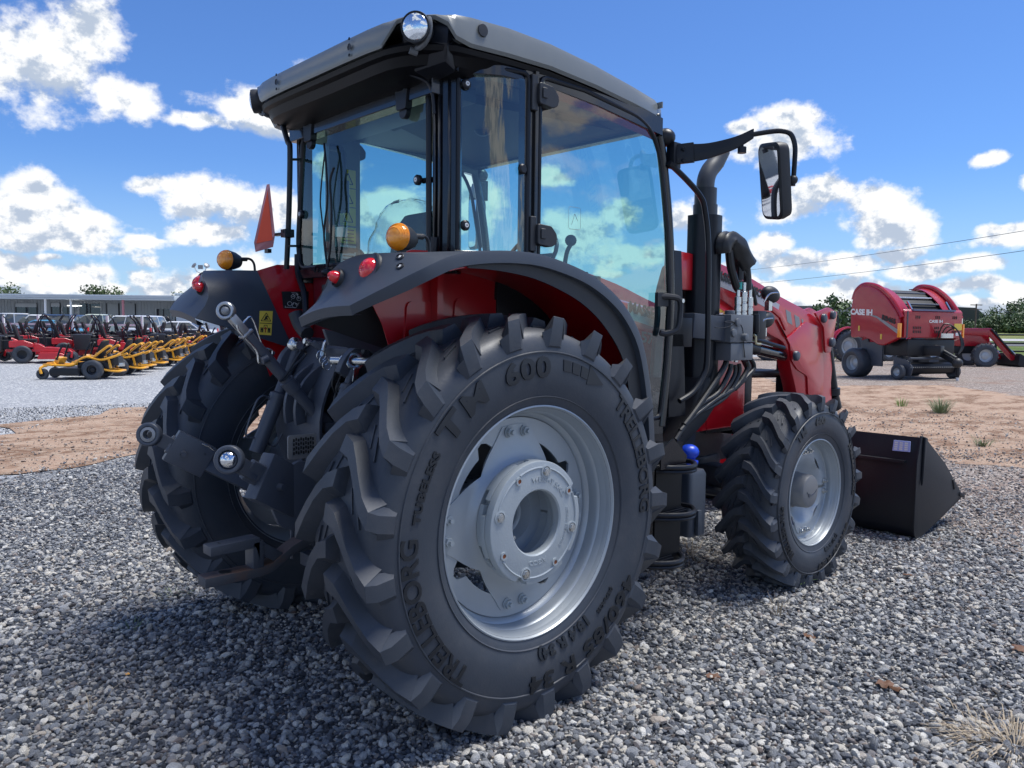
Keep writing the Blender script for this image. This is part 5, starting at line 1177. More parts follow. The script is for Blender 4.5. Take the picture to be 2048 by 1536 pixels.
# ================================================================== front loader
RED = M['red']
for s in (-1, 1):
    up = [(1.58, 2.02), (1.85, 2.005), (1.95, 1.985), (2.36, 1.905), (2.72, 1.805), (3.02, 1.735), (3.26, 1.665), (3.42, 1.615), (3.50, 1.50), (3.52, 1.30), (3.52, 1.12), (3.66, .72), (3.86, .30)]
    lo = [(1.58, 1.80), (1.85, 1.80), (1.95, 1.785), (2.18, 1.70), (2.42, 1.615), (2.62, 1.545), (2.78, 1.50), (2.86, 1.42), (2.91, 1.31), (2.97, 1.20), (3.03, 1.08), (3.30, .64), (3.62, .26)]
    k = B(); U = spline([(x, 0, z) for x, z in up], 3); Lw = spline([(x, 0, z) for x, z in lo], 3)
    k.loft([[Vector((a.x, s*.60, a.z)), Vector((c.x, s*.60, c.z)), Vector((c.x, s*.50, c.z)), Vector((a.x, s*.50, a.z))] for a, c in zip(U, Lw)]); ar = k.obj('loader_arm', RED, root, bev=.010)
    # lighter gusset plate welded on the elbow
    k = B(); k.prism(rpoly([(2.66, 1.66), (2.80, 1.52), (2.90, 1.56), (3.06, 1.64), (3.30, 1.60), (3.36, 1.30), (3.36, 1.12), (3.14, 1.12), (3.12, 1.26), (2.97, 1.31), (2.88, 1.38), (2.86, 1.48)], .03), s*.601, s*.612); k.obj('elbow_gusset', RED, ar, bev=.003)
    k = B(); k.loft([[Vector((a[0], s*y, a[1])) for a in ((2.62, 1.735), (2.74, 1.70), (2.83, 1.61), (2.80, 1.575), (2.72, 1.66), (2.62, 1.70))] for y in (.6005, .609)]); k.obj('weld_plate', RED, ar, bev=.003)
    k = B(); k.prism(rpoly([(3.16, 1.70), (3.36, 1.745), (3.50, 1.71), (3.46, 1.56), (3.42, 1.42), (3.34, 1.42), (3.30, 1.60)], .02), s*.615, s*.63); k.prism(rpoly([(3.16, 1.70), (3.36, 1.745), (3.50, 1.71), (3.46, 1.56), (3.42, 1.42), (3.34, 1.42), (3.30, 1.60)], .02), s*.49, s*.475); lv = k.obj('tilt_lever', RED, root, bev=.004)
    for x_, z_, r_ in ((3.275, 1.665, .032), (3.41, 1.69, .030), (3.415, 1.495, .034), (2.90, 1.405, .034)):
        k = B(); k.lathe([(r_, 0), (r_, .016), (r_*.8, .024), (0, .025)], o=(x_, s*.63, z_), ax=(0, s, 0), n=20); k.box((x_+.03, s*.633, z_), (.05, .012, .03)); k.obj('pivot_pin', M['iron'], ar, bev=.002, seg=1)
    # grey stripe with lettering, chevrons
    k = B(); sp0 = [(1.88, 1.929), (1.93, 1.925), (2.35, 1.845), (2.72, 1.748)]; sp1 = [(1.88, 1.854), (1.93, 1.850), (2.35, 1.772), (2.70, 1.684)]
    k.loft([[(a[0], s*y, a[1]), (c[0], s*y, c[1])] for y in (.6005,) for a, c in zip(sp0, sp1)], caps=False); 
    k2 = B(); k2.grid([[Vector((a[0], s*.6012, a[1])), Vector((c[0], s*.6012, c[1]))] for a, c in zip(sp0, sp1)], thick=.0); k2.obj('grey_stripe', mat('stripe_grey', (.42, .42, .46), .4), ar, fix=False, smoothf=False)
    for x0 in (2.80, 2.92, 3.02):
        zz = lambda x: np.interp(x, [2.7, 3.3], [1.745, 1.585]); k = B(); w = .07 if x0 < 3 else .03; k.add([(x0, s*.6012, zz(x0)), (x0+w, s*.6012, zz(x0+w)), (x0+w+.03, s*.6012, zz(x0+w)-.085), (x0+.03, s*.6012, zz(x0)-.085)], [(0, 1, 2, 3)]); k.obj('grey_stripe', M['plate'], ar, fix=False)
    if s < 0:
        dx_ = Vector((1, 0, -.20)).normalized(); f_ = plane_fn((2.23, -.603, 1.835), dx_, (.2, 0, 1)); text_obj('MASSEY FERGUSON', .070, M['ink'], ar, f_, depth=.001, fat=.0035, xs=1.0, shear=.15)
    # lift cylinder
    k = B(); k.cyl((2.05, s*.55, 1.52), (2.52, s*.55, 1.455), .042, 20); k.cyl((1.9, s*.55, 1.62), (2.3, s*.55, 1.56), .018, 10); cy = k.obj('lift_cylinder', M['black'], root)
    k = B(); k.cyl((2.3, s*.55, 1.487), (2.90, s*.55, 1.403), .038, 22); k.obj('cylinder_barrel', mat('gloss_black_cylinder', (.01, .012, .016), .12, coat=1.) if s < 0 else M['black'], cy)
    k = B(); k.tube([(2.25, s*.60, 1.545), (2.55, s*.60, 1.50), (2.80, s*.60, 1.46)], .014, 8); k.obj('hydraulic_pipe', M['black'], cy)
    k = B(); k.cyl((3.47, s*.56, 1.50), (3.60, s*.56, 1.14), .046, 22); k.cyl((3.60, s*.56, 1.15), (3.605, s*.56, 1.10), .062, 22); k.cyl((3.60, s*.56, 1.10), (3.66, s*.56, 1.0), .054, 22); tc_ = k.obj('tilt_cylinder', M['black'], root)
    k = B(); k.cyl((3.64, s*.56, 1.02), (3.88, s*.56, .45), .022, 14); k.obj('cylinder_rod', M['chrome'], tc_)
    # tower
    k = B(); k.prism(rpoly([(1.62, 1.95), (1.90, 1.93), (1.98, 1.72), (2.02, 1.35), (1.95, .85), (1.55, .80), (1.52, 1.3), (1.56, 1.8)], .03), s*.46, s*.49); k.obj('loader_tower', M['iron'], root, bev=.005)
    k = B(); k.prism(rpoly([(3.72, .78), (3.98, .72), (4.05, .12), (3.80, .16), (3.60, .40)], .03), s*.47, s*.50); k.obj('bucket_hinge', RED, root, bev=.004)
k = B(); k.tube([(2.62, -.50, 1.58), (2.62, .50, 1.58)], .05, 14) if False else k.tube([(3.30, -.55, .75), (3.30, .55, .75)], .07, 16); k.obj('cross_tube', RED, root)
k = B(); k.box((1.78, 0, .46), (.35, .80, .10)); k.box((1.86, -.34, .40), (.20, .10, .22)); k.cyl((1.80, -.40, .44), (1.80, -.44, .44), .02, 6); k.obj('loader_subframe', RED, root, bev=.01)
# bucket
sidep = [(4.00, .70), (4.10, .78), (4.22, .765), (5.04, .235), (5.02, .205), (4.16, .015), (4.09, .02), (4.055, .06)]
k = B(); prof = [(4.10, .785), (4.045, .60), (4.035, .30), (4.04, .10), (4.065, .04), (4.12, .015), (4.55, .10), (5.00, .20)]
k.grid([[Vector((x, y, z)) for y in (-1.02, -.5, 0, .5, 1.02)] for x, z in prof], thick=-.012); bk = k.obj('bucket', M['bucket'], root, ang=50)
for s in (-1, 1):
    k = B(); k.prism(rpoly([(4.095, .80), (4.16, .785), (4.62, .53), (5.03, .235), (5.02, .195), (4.55, .09), (4.12, .005), (4.05, .035), (4.03, .10), (4.03, .60)], [.01, .02, .02, .01, .01, .02, .04, .04, .05, .03], 4), s*1.02, s*1.035); k.obj('bucket_side', M['bucket'], bk, bev=.003)
    k = B(); k.prism([(4.12, .79), (4.17, .775), (4.11, .42)], s*1.035, s*1.055); k.box((5.02, s*1.02, .225), (.13, .05, .03), ('Y', .3)); k.box((4.82, s*1.037, .345), (.03, .012, .10), ('Y', -.5)); k.obj('side_rib', M['bucket'], bk, bev=.006)
    k = B(); k.lathe([(.0, 0), (.012, 0)], o=(4.115, s*1.0365, .765), ax=(0, s, 0), n=12); k.obj('hole', M['ink'], bk)
k = B(); k.box((4.07, -.40, .60), (.02, .04, .30)); k.box((4.02, 0, .60), (.04, 1.9, .02)); k.obj('bucket_rib', M['bucket'], bk)
k = B(); stc = [XP(1788, 880, 4.055), XP(1821, 883, 4.055), XP(1820, 904, 4.048), XP(1785, 901, 4.048)]; k.add([p+Vector((-.004-.0*i, 0, 0)) for i, p in enumerate(stc)]+[p+Vector((.004, 0, 0)) for p in stc], [(3, 2, 1, 0), (4, 5, 6, 7), (0, 1, 5, 4), (1, 2, 6, 5), (2, 3, 7, 6), (3, 0, 4, 7)]); sk = k.obj('address_label', mat('label_blue_white', (.42, .48, .80), .4), bk, smoothf=False)
k = B()
for j in range(4):
    for i in range(3): a = stc[0].lerp(stc[1], .08+.30*i).lerp(stc[3].lerp(stc[2], .08+.30*i), .2+.2*j); d = (stc[1]-stc[0])*.2; k.bar(a+Vector((-.0045, 0, 0)), a+d+Vector((-.0045, 0, 0)), .012, .001, (1, 0, 0))
k.obj('label_print', M['white'], sk, kind='stuff')
# ---- valve block, couplers, hoses and lamps on the bracket
k = B(); k.bar((1.60, -.66, 1.60), (1.86, -.72, 1.58), .10, .14); k.bar((1.9, -.5, 1.50), (1.9, -.74, 1.52), .12, .2); k.obj('valve_mount', M['iron'], root, bev=.008)
k = B(); k.box((1.94, -.74, 1.585), (.24, .12, .16)); k.box((1.955, -.74, 1.45), (.24, .11, .10)); k.cyl((1.88, -.80, 1.62), (1.88, -.815, 1.62), .025, 14); k.cyl((1.84, -.80, 1.56), (1.84, -.815, 1.56), .025, 14); k.cyl((1.95, -.79, 1.535), (1.95, -.83, 1.535), .022, 14); k.cyl((2.03, -.74, 1.48), (2.09, -.74, 1.48), .025, 12); k.cyl((1.90, -.74, 1.66), (1.90, -.74, 1.69), .03, 12); k.obj('valve_block', mat('cast_valve', (.12, .13, .145), .45), root, bev=.008)
for i, (px, pt, pb) in enumerate(((1474, 580, 645), (1486, 565, 650), (1498, 578, 655))):
    t_, b_ = YP(px+2, pt, -.74), YP(px, pb, -.74); d = t_-b_; k = B()
    for q, r_ in ((0, .020), (.12, .020), (.14, .016), (.16, .021), (.3, .021), (.32, .017), (.34, .021), (.48, .021), (.50, .017), (.52, .020), (.7, .020), (.72, .014)): pass
    k.lathe([(.0, 0), (.021, 0), (.021, .12), (.016, .125), (.016, .14), (.022, .145), (.022, .30), (.018, .31), (.018, .33), (.022, .34), (.022, .5), (.017, .51), (.017, .54), (.021, .55), (.021, .78), (.013, .80), (.013, 1.), (0, 1.)] if False else [(r_, h_*d.length) for r_, h_ in ((0, 0), (.021, 0), (.021, .12), (.016, .125), (.016, .14), (.022, .145), (.022, .30), (.018, .31), (.018, .33), (.022, .34), (.022, .5), (.017, .51), (.017, .54), (.021, .55), (.021, .78), (.013, .80), (.013, 1.), (0, 1.))], o=b_, ax=d, n=16); k.obj('quick_coupler', M['zinc'], root)
k = B(); tb = YP(1478, 575, -.74); k.cyl(tb+Vector((0, 0, -.01)), tb+Vector((0, 0, .03)), .018, 12); k.obj('green_band', mat('teal_tape', (.02, .35, .30), .5), root)
# bundled hoses rising into a black plastic hood
for pts_, r_ in (([(1458, 500), (1462, 535), (1472, 570), (1478, 580)], .024), ([(1476, 500), (1480, 530), (1480, 560)], .020), ([(1490, 520), (1494, 545), (1496, 580)], .024), ([(1474, 518), (1488, 545), (1504, 575), (1512, 610)], .011)):
    tube_part('hydraulic_hose', spline([YP(x, y, -.73) for x, y in pts_], 5), r_, M['hose'], root)
k = B(); rows = []
axp = spline([YP(1446, 506, -.72), YP(1446, 490, -.72), YP(1457, 481, -.72), YP(1470, 492, -.73), YP(1481, 510, -.73), YP(1489, 530, -.73)], 4)
for i, p in enumerate(axp):
    t = i/(len(axp)-1); rad = .046+.022*t; d = (axp[min(i+1, len(axp)-1)]-axp[max(i-1, 0)]).normalized(); x_, y_, z_ = frame(d, (0, 1, 0))
    rows.append([p+(x_*cos(a)+y_*sin(a))*rad*(1+.22*noise.noise(Vector((cos(a)*2.5, sin(a)*2.5, t*4)))) for a in np.linspace(0, 2*pi, 25)[:-1]])
k.loft(rows); k.obj('hose_hood', M['hose'], root, ang=40)
for pts_, r_ in (([(1453, 722), (1448, 735), (1432, 760), (1405, 800), (1385, 828), (1368, 850)], .017), ([(1462, 728), (1458, 745), (1436, 785), (1400, 810), (1378, 840), (1360, 862)], .015), ([(1470, 730), (1468, 752), (1440, 795), (1398, 818), (1376, 846), (1358, 868)], .012), ([(1478, 728), (1477, 750), (1450, 795), (1385, 835), (1360, 870)], .013), ([(1492, 722), (1494, 740), (1470, 775), (1430, 800), (1380, 840), (1350, 880)], .016), ([(1500, 715), (1508, 735), (1492, 755), (1470, 778)], .014)):
    tube_part('hydraulic_hose', spline([YP(x, y, -.74) for x, y in pts_], 5), r_, M['hose'], root)
for px, py in ((1453, 708), (1464, 712), (1472, 714), (1481, 710)):
    k = B(); a = YP(px, py, -.74); k.cyl(a+Vector((0, 0, .03)), a+Vector((0, 0, -.03)), .013, 10); k.cyl(a, a+Vector((0, 0, -.015)), .018, 6); k.obj('hose_fitting', M['zinc'], root)
k = B(); a = YP(1434, 645, -.74); k.add([a+Vector((-.03, -.0, .02)), a+Vector((.09, -.01, .02)), a+Vector((.09, -.01, -.03)), a+Vector((-.03, 0, -.03))], [(0, 1, 2, 3)]); tg = k.obj('paper_tag', M['white'], root, fix=False); k = B(); k.add([a+Vector((-.02, -.002, .005)), a+Vector((.08, -.012, .005)), a+Vector((.08, -.012, -.02)), a+Vector((-.02, -.002, -.02))], [(0, 1, 2, 3)]); k.obj('tag_print', mat('tag_green', (.03, .35, .22), .5), tg, fix=False)
tube_part('cable', spline([YP(x, y, -.80) for x, y in ((1430, 655), (1450, 655), (1468, 648), (1462, 642), (1450, 645), (1482, 650), (1487, 690), (1490, 715))], 5), .003, M['ink'], root, 6)
k = B(); k.box(YP(1512, 650, -.74), (.10, .08, .17)); k.cyl(YP(1513, 628, -.78), YP(1513, 665, -.78), .018, 12); k.obj('control_valve', M['black'], root, bev=.006)
k = B(); a = YP(1508, 670, -.78); k.tube(spline([a, a+Vector((.02, 0, -.01)), a+Vector((.025, 0, -.05)), a+Vector((.08, 0, -.055))], 3), .008, 8); k.obj('bent_lever', mat('yellow_zinc', (.55, .50, .32), .35, metal=.7), root)
for cx_, cy_, ang_ in ((1541, 589, 12), (1530, 640, -10)):
    c = YP(cx_, cy_, -.74); k = B(); k.ball(c, .084, 12, (1.0, .55, .60), Matrix.Rotation(radians(ang_), 3, 'Y')); hl = k.obj('work_lamp_back', M['plastic'], root)
    k = B(); k.box(c+Vector((-.02, 0, -.07)), (.04, .03, .06)); k.tube(spline([c+Vector((0, -.05, .01)), c+Vector((-.08, -.04, .0)), c+Vector((-.11, -.02, -.05))], 4), .005, 6); k.obj('lamp_foot', M['zinc'], hl)
# ================================================================== things around the yard
def simple_wheel(nm, par, c, R, w, rr, ax=(0, 1, 0), rimm='rim', lugs=0, n=28):
    k = B(); f = w/2; c = Vector(c); prof = [(rr, -f*.8), (rr+(R-rr)*.5, -f), (R-.25*(R-rr), -f*.95), (R, -f*.7), (R, f*.7), (R-.25*(R-rr), f*.95), (rr+(R-rr)*.5, f), (rr, f*.8)]
    k.lathe(prof, o=c, ax=ax, n=n)
    if lugs:
        x, y, z = frame(ax)
        for i in range(lugs):
            for sd in (-1, 1):
                a = 2*pi*(i+.25*sd)/lugs; d = .16; pts = []
                p0 = c+(x*cos(a)+y*sin(a))*(R+.01)+z*sd*.02; p1 = c+(x*cos(a+d)+y*sin(a+d))*(R-.01)+z*sd*f*.95
                k.bar(p0, p1, .05*R, .10*R, (p0-c))
    t = k.obj(nm, M['rubber'], par, ang=40)
    k = B(); k.lathe([(rr*1.0, -f*.8), (rr*.98, -f*.3), (rr*.55, -f*.1), (0, -f*.15)], o=c, ax=ax, n=n); k.lathe([(rr*1.0, f*.8), (rr*.94, f*.62), (rr*.90, f*.35), (rr*.60, f*.18), (rr*.56, f*.30), (rr*.3, f*.42), (0, f*.42)], o=c, ax=ax, n=n); k.obj('rim', M[rimm], t, ang=30)
    return t
ORD = ['first', 'second', 'third', 'fourth', 'fifth', 'sixth', 'seventh', 'eighth', 'ninth', 'tenth', 'eleventh', 'twelfth', 'thirteenth', 'fourteenth']
# ---- yellow zero-turn mowers
def mower_yellow():
    r = empty('zero_turn_mower')
    for s in (-1, 1):
        simple_wheel('rear_wheel', r, (0, s*.46, .27), .27, .24, .13, rimm='black'); simple_wheel('caster_wheel', r, (1.30, s*.42, .15), .15, .12, .07, rimm='black')
        k = B(); k.tube(spline([(1.30, s*.50, .16), (1.33, s*.50, .30), (1.27, s*.44, .36), (1.18, s*.42, .38)], 4), .035, 8); k.obj('caster_fork', M['yellow'], r)
        k = B(); k.tube(spline([(1.22, s*.34, .40), (.80, s*.36, .38), (.52, s*.36, .40), (.36, s*.36, .55), (.15, s*.37, .62), (-.15, s*.37, .54), (-.42, s*.34, .60), (-.68, s*.30, .70)], 5), .032, 8); k.obj('side_rail', M['yellow'], r)
        k = B(); k.tube(spline([(.02, s*.36, .60), (-.22, s*.36, .80), (-.40, s*.36, .93), (-.47, s*.34, .90)], 4), .032, 8); k.obj('arm_rest_bar', M['yellow'], r)
        k = B(); k.tube(spline([(.98, s*.24, .58), (.93, s*.24, .75), (.86, s*.20, .92), (.82, s*.14, .98)], 4), .026, 8); k.box((.99, s*.24, .56), (.06, .06, .06)); k.obj('drive_lever', M['black'], r)
        k = B(); k.bar((-.36, s*.30, .60), (-.42, s*.30, .30), .05, .05, (0, 1, 0)); k.obj('bumper_post', M['yellow'], r)
    k = B(); k.tube(spline([(-.12, -.36, .30), (-.40, -.33, .24), (-.60, -.28, .22), (-.66, -.15, .23), (-.66, .15, .23), (-.60, .28, .22), (-.40, .33, .24), (-.12, .36, .30)], 4), .030, 8); k.obj('rear_bumper', M['yellow'], r)
    k = B(); k.box((1.18, 0, .40), (.20, .90, .06)); k.prism(rpoly([(.98, .40), (1.28, .40), (1.20, .47), (1.05, .49)], .02), -.34, .34); k.bar((1.02, 0, .44), (.96, 0, .60), .12, .5, (0, 1, 0)); k.obj('front_frame', M['yellow'], r, bev=.01)
    k = B(); k.prism(rpoly([(.28, .12), (1.02, .12), (1.05, .26), (.90, .32), (.35, .32)], .03), -.66, .66); k.obj('cutting_deck', M['black'], r, bev=.03)
    k = B(); k.box((.18, 0, .56), (.50, .50, .14)); k.loft([[(x, y*w, z) for x, y in ((x0, -.24), (x0, .24), (x0-.09, .22), (x0-.09, -.22))] for x0, z, w in ((-.02, .62, 1), (-.10, .85, .98), (-.17, 1.04, .8), (-.18, 1.08, .6))]); se = k.obj('seat', M['seat'], r, bev=.02)
    k = B(); k.box((-.21, 0, 1.085), (.06, .24, .02)); k.obj('seat_badge', M['yellow'], se)
    k = B(); k.box((-.42, 0, .50), (.36, .44, .24)); k.cyl((-.42, 0, .60), (-.42, 0, .70), .18, 20); k.ball((-.40, .22, .62), .09, 6); k.obj('engine', M['plastic'], r, bev=.02)
    k = B(); k.box((-.62, .05, .40), (.12, .28, .10)); k.obj('muffler', M['zinc'], r, bev=.01)
    k = B(); k.box((.05, 0, .38), (.8, .6, .18)); k.obj('chassis', M['black'], r, bev=.02)
    return r
ym = mower_yellow()
H0 = atan2(.70, -1.06); hd_ = Vector((cos(H0), sin(H0), 0)); pd_ = Vector((-hd_.y, hd_.x, 0)); pd_ = pd_ if pd_.y > 0 else -pd_
P0 = gat(178, 757); i0 = 0
def place(o, p, rz): o.location = (p[0], p[1], hgt(p[0], p[1])); o.rotation_euler.z = rz
for i in range(8):
    o = ym if i == 0 else copy_tree(ym); place(o, P0+pd_*1.5*i+hd_*(.05*((i*7) % 3-1))+Vector((.30+.12*((i*5) % 3-1), -.10, 0)), H0+radians((0, 1.5, -2, 1, 0, -1, 2, 1)[i]))
    lab = 'yellow zero-turn mower with black seat nearest the camera, at the left end of its row' if i == 0 else '%s yellow zero-turn mower counting back along the row from the nearest' % ORD[i]
    props(o, lab, 'mower', 'yellow mowers parked side by side')
PB = P0+pd_*1.5*7.4+Vector((1.2, -2.3, 0))
for i in range(4):
    o = copy_tree(ym); place(o, PB+Vector((1.35*i, .35*i, 0)), H0-radians(115)); props(o, '%s yellow mower turned the other way beside the tractor tyre' % ORD[i], 'mower', 'yellow mowers facing the other way')
# ---- red zero-turn mowers
M['seatred'] = mat('seat_red_trim', (.25, .03, .04), .6)
def mower_red(rops=True, bag=False):
    r = empty('riding_mower')
    for s in (-1, 1):
        simple_wheel('rear_wheel', r, (0, s*.46, .28), .28, .24, .14, rimm='black', n=18); simple_wheel('caster_wheel', r, (1.35, s*.42, .17), .17, .13, .08, rimm='black', n=18)
        k = B(); k.tube([(1.35, s*.50, .17), (1.38, s*.50, .34), (1.30, s*.42, .40)], .035, 6); k.obj('caster_fork', M['redm'], r)
        k = B(); k.bar((1.32, s*.38, .40), (-.45, s*.32, .40), .07, .08); k.obj('frame_rail', M['redm'], r)
        k = B(); k.prism(rpoly([(-.35, .50), (.30, .50), (.32, .62), (.05, .72), (-.35, .70)], .04, 3), s*.28, s*.52); k.obj('fuel_tank', M['redm'], r, bev=.02, seg=1)
        k = B(); k.tube(spline([(.62, s*.26, .50), (.58, s*.26, .80), (.50, s*.20, .98), (.46, s*.08, 1.0)], 3), .022, 6); k.obj('drive_lever', M['black'], r)
    k = B(); k.prism(rpoly([(.42, .13), (1.16, .13), (1.18, .27), (1.0, .34), (.48, .34)], .03, 3), -.72, .72); k.obj('cutting_deck', M['redm'], r, bev=.02, seg=1)
    k = B(); k.prism(rpoly([(.30, .40), (.95, .36), (1.18, .42), (1.15, .46), (.62, .50), (.45, .60), (.30, .60)], .02, 3), -.30, .30); k.obj('foot_deck', M['redm'], r, bev=.01, seg=1)
    k = B(); k.box((.12, 0, .70), (.50, .50, .12)); k.loft([[(x, y*w, z) for x, y in ((x0, -.25), (x0, .25), (x0-.10, .22), (x0-.10, -.22))] for x0, z, w in ((-.08, .74, 1), (-.15, .98, .98), (-.20, 1.18, .82), (-.21, 1.22, .6))]); se = k.obj('seat', M['seat'], r, bev=.02, seg=1)
    k = B(); k.bar((-.075, -.12, .84), (-.145, -.12, 1.12), .05, .01, (1, 0, 0)); k.obj('seat_stripe', M['seatred'], se)
    k = B(); k.box((-.50, 0, .58), (.40, .46, .30)); k.cyl((-.50, 0, .7), (-.50, 0, .84), .17, 14); k.obj('engine', M['black'], r, bev=.02, seg=1)
    if rops:
        k = B(); k.tube(spline([(-.25, -.48, .45), (-.28, -.48, 1.15), (-.42, -.46, 1.42), (-.48, -.30, 1.5), (-.48, .30, 1.5), (-.42, .46, 1.42), (-.28, .48, 1.15), (-.25, .48, .45)], 3), .025, 6); k.obj('roll_bar', M['black'], r)
    if bag:
        for s in (-1, 1): k = B(); k.loft([[(-.55+.0*z, s*.30-.22, z), (-.55, s*.30+.22, z), (-1.0-.1*z, s*.30+.22, z), (-1.0-.1*z, s*.30-.22, z)] for z in (.35, .7, .88)]); k.obj('grass_bag', M['plastic'], r, bev=.05, seg=2)
    return r
rm = [mower_red(True), mower_red(False), mower_red(False, bag=True)]; cnt = 0; usedm = [False]*3
HR = YAW-radians(62)
ROWS = [(28.8, -150, 120, 1.75), (31.2, -210, 260, 1.6), (33.2, -210, 400, 1.6), (35.2, -210, 470, 1.55), (37.2, -210, 490, 1.55), (39.4, -200, 490, 1.6), (41.4, -200, 520, 1.7)]
RN = ['nearest', 'second', 'third', 'fourth', 'fifth', 'sixth', 'rearmost']
ri_ = random.Random(4)
for q, (D, pa, pb, sp_) in enumerate(ROWS):
    a, b_ = dat(pa, D), dat(pb, D); n = int((b_-a).length/sp_)
    for i in range(n):
        p = a.lerp(b_, (i+.5)/n)+Vector((ri_.uniform(-.15, .15), ri_.uniform(-.15, .15), 0)); kx = (0, 1, 0, 2, 1)[(i*3+q) % 5]
        if usedm[kx]: o = copy_tree(rm[kx])
        else: o = rm[kx]; usedm[kx] = True
        place(o, p, HR+radians(ri_.uniform(-9, 9)+(180 if (q in (3, 5)) else 0))); o.scale = (1.13,)*3
        props(o, 'red riding mower %s, %s from left in the %s row' % (('with roll bar', 'without roll bar', 'with black grass bags')[kx], ORD[i] if i < 14 else 'farther', RN[q]), 'mower', 'red riding mowers parked in rows'); cnt += 1
# ---- cars beyond
def car(col, kind='suv', nm='parked_car'):
    r = empty(nm); L_ = 4.7 if kind != 'pickup' else 5.5; Hh = {'suv': 1.78, 'sedan': 1.45, 'pickup': 1.85}[kind]; w = .92
    body = {'suv': [(-L_/2, .45), (-L_/2, .95), (-L_/2+.1, 1.08), (L_/2-1.35, 1.08), (L_/2-.25, .96), (L_/2, .80), (L_/2, .40), (L_/2-.2, .28), (-L_/2+.2, .28)],
            'sedan': [(-L_/2, .45), (-L_/2, .90), (-L_/2+.2, .98), (L_/2-1.3, .95), (L_/2-.2, .80), (L_/2, .65), (L_/2, .38), (L_/2-.2, .25), (-L_/2+.2, .25)],
            'pickup': [(-L_/2, .55), (-L_/2, 1.12), (L_/2-1.6, 1.14), (L_/2-.2, 1.08), (L_/2, .90), (L_/2, .45), (-L_/2+.2, .42)]}[kind]
    cm = mat('car_'+nm+'%d' % random.randrange(9999), col, .3, coat=.8, var=.03)
    k = B(); k.prism(rpoly(body, .12, 3), -w, w); bo = k.obj('body', cm, r, bev=.06, seg=2)
    gx = {'suv': (-L_/2+.05, -L_/2+.30, L_/2-2.1, L_/2-1.4), 'sedan': (-L_/2+.6, -L_/2+1.2, L_/2-2.2, L_/2-1.35), 'pickup': (-.75, -.60, L_/2-2.4, L_/2-1.65)}[kind]; z0 = 1.0 if kind != 'pickup' else 1.10
    k = B(); k.loft([[(x, y*.90, z0) for x, y in ((gx[0], -w), (gx[3], -w), (gx[3], w), (gx[0], w))], [(x, y*.76, Hh-.06) for x, y in ((gx[1], -w), (gx[2], -w), (gx[2], w), (gx[1], w))]]); k.obj('windows', mat('car_glass', (.08, .09, .09), .12, coat=.8), bo, bev=.02)
    k = B(); k.loft([[(x, y*.78, Hh-.07) for x, y in ((gx[1]-.05, -w), (gx[2]+.08, -w), (gx[2]+.08, w), (gx[1]-.05, w))], [(x, y*.70, Hh) for x, y in ((gx[1]+.1, -w), (gx[2]-.1, -w), (gx[2]-.1, w), (gx[1]+.1, w))]])
    xs_ = [gx[1], (gx[1]+gx[2])/2, gx[2]]
    for s in (-1, 1):
        for x0, x1 in ((gx[0]+.02, gx[1]), (gx[3]-.02, gx[2]), ((gx[0]+gx[3])/2, (gx[1]+gx[2])/2)): k.bar((x0, s*w*.905, z0), (x1, s*w*.765, Hh-.06), .07, .03, (0, 1, 0))
    k.obj('roof', cm, bo, bev=.01, seg=1)
    for x in (-L_/2+.9, L_/2-.95):
        for s in (-1, 1): simple_wheel('wheel', r, (x, s*.82, .35), .35, .24, .22, n=18)
    for s in (-1, 1):
        k = B(); k.box((L_/2-.04, s*.68, .74), (.12, .34, .14)); k.obj('headlight', M['lens'], bo, bev=.02); k = B(); k.box((-L_/2+.01, s*.80, .90), (.06, .14, .26)); k.obj('tail_light', M['redlens'], bo, bev=.01)
    return r
CARS = [(28, 45, 'pickup', (.50, .52, .54), 'silver pickup with a ribbed canopy parked at the left end before the building', 175), (78, 46, 'suv', (.72, .74, .75), 'white estate car with pale pillars parked left of the first post', 190), (90, 43.5, 'sedan', (.10, .32, .50), 'light blue saloon parked just in front of the white estate car', 170),
        (118, 47, 'suv', (.10, .13, .17), 'dark grey off-roader parked between the two white posts', 180), (148, 45, 'suv', (.04, .05, .07), 'black hatchback seen end on right of the second white post', 95), (196, 46, 'pickup', (.50, .55, .45), 'pale green covered pickup parked in the middle of the cars', 185),
        (248, 46.5, 'suv', (.72, .73, .74), 'white van-like car half hidden behind black mowers near the red post', 180), (303, 46, 'suv', (.70, .72, .75), 'white off-roader seen from behind before the right-hand windows', 95), (352, 45, 'sedan', (.72, .73, .74), 'white saloon farthest right beside the black plastic fender', 180)]
for px, D, kd, col, lab, hd in CARS: c_ = car(col, kd); place(c_, dat(px, D+4.5), YAW-pi/2+radians(hd)+pi/2*0); props(c_, lab, 'car', 'cars parked in front of the building')
# ---- long metal shop building
bo_ = dat(345, 58); bz = bo_.z; Rg = Vector((sin(YAW), -cos(YAW), 0)); Fg = Vector((cos(YAW), sin(YAW), 0)); bld = empty('workshop_building', bo_, atan2(Rg.y, Rg.x), label='long low grey metal workshop with a deep roof overhang on posts', cat='building')
def pxx(px, D=58.): return (px-345)/FPX*D      # local x of a pixel column on the front wall
M['wallm'] = mat('grey_metal_wall', (.34, .36, .37), .6, var=.05); M['fascia'] = mat('pale_metal_fascia', (.55, .60, .62), .5, var=.04); M['dwin'] = mat('dark_window_glass', (.02, .03, .04), .06, coat=1.); M['shut'] = mat('shutter_grey', (.45, .47, .48), .6)
k = B(); k.box((-15, 6.5, 1.55), (31, 7, 3.1)); wl_ = k.obj('wall', M['wallm'], bld)
k = B()
for i in range(124): k.box((-30.4+.25*i, 2.985, 1.55), (.05, .04, 3.08))
k.obj('wall_ribs', M['wallm'], wl_, kind='stuff')
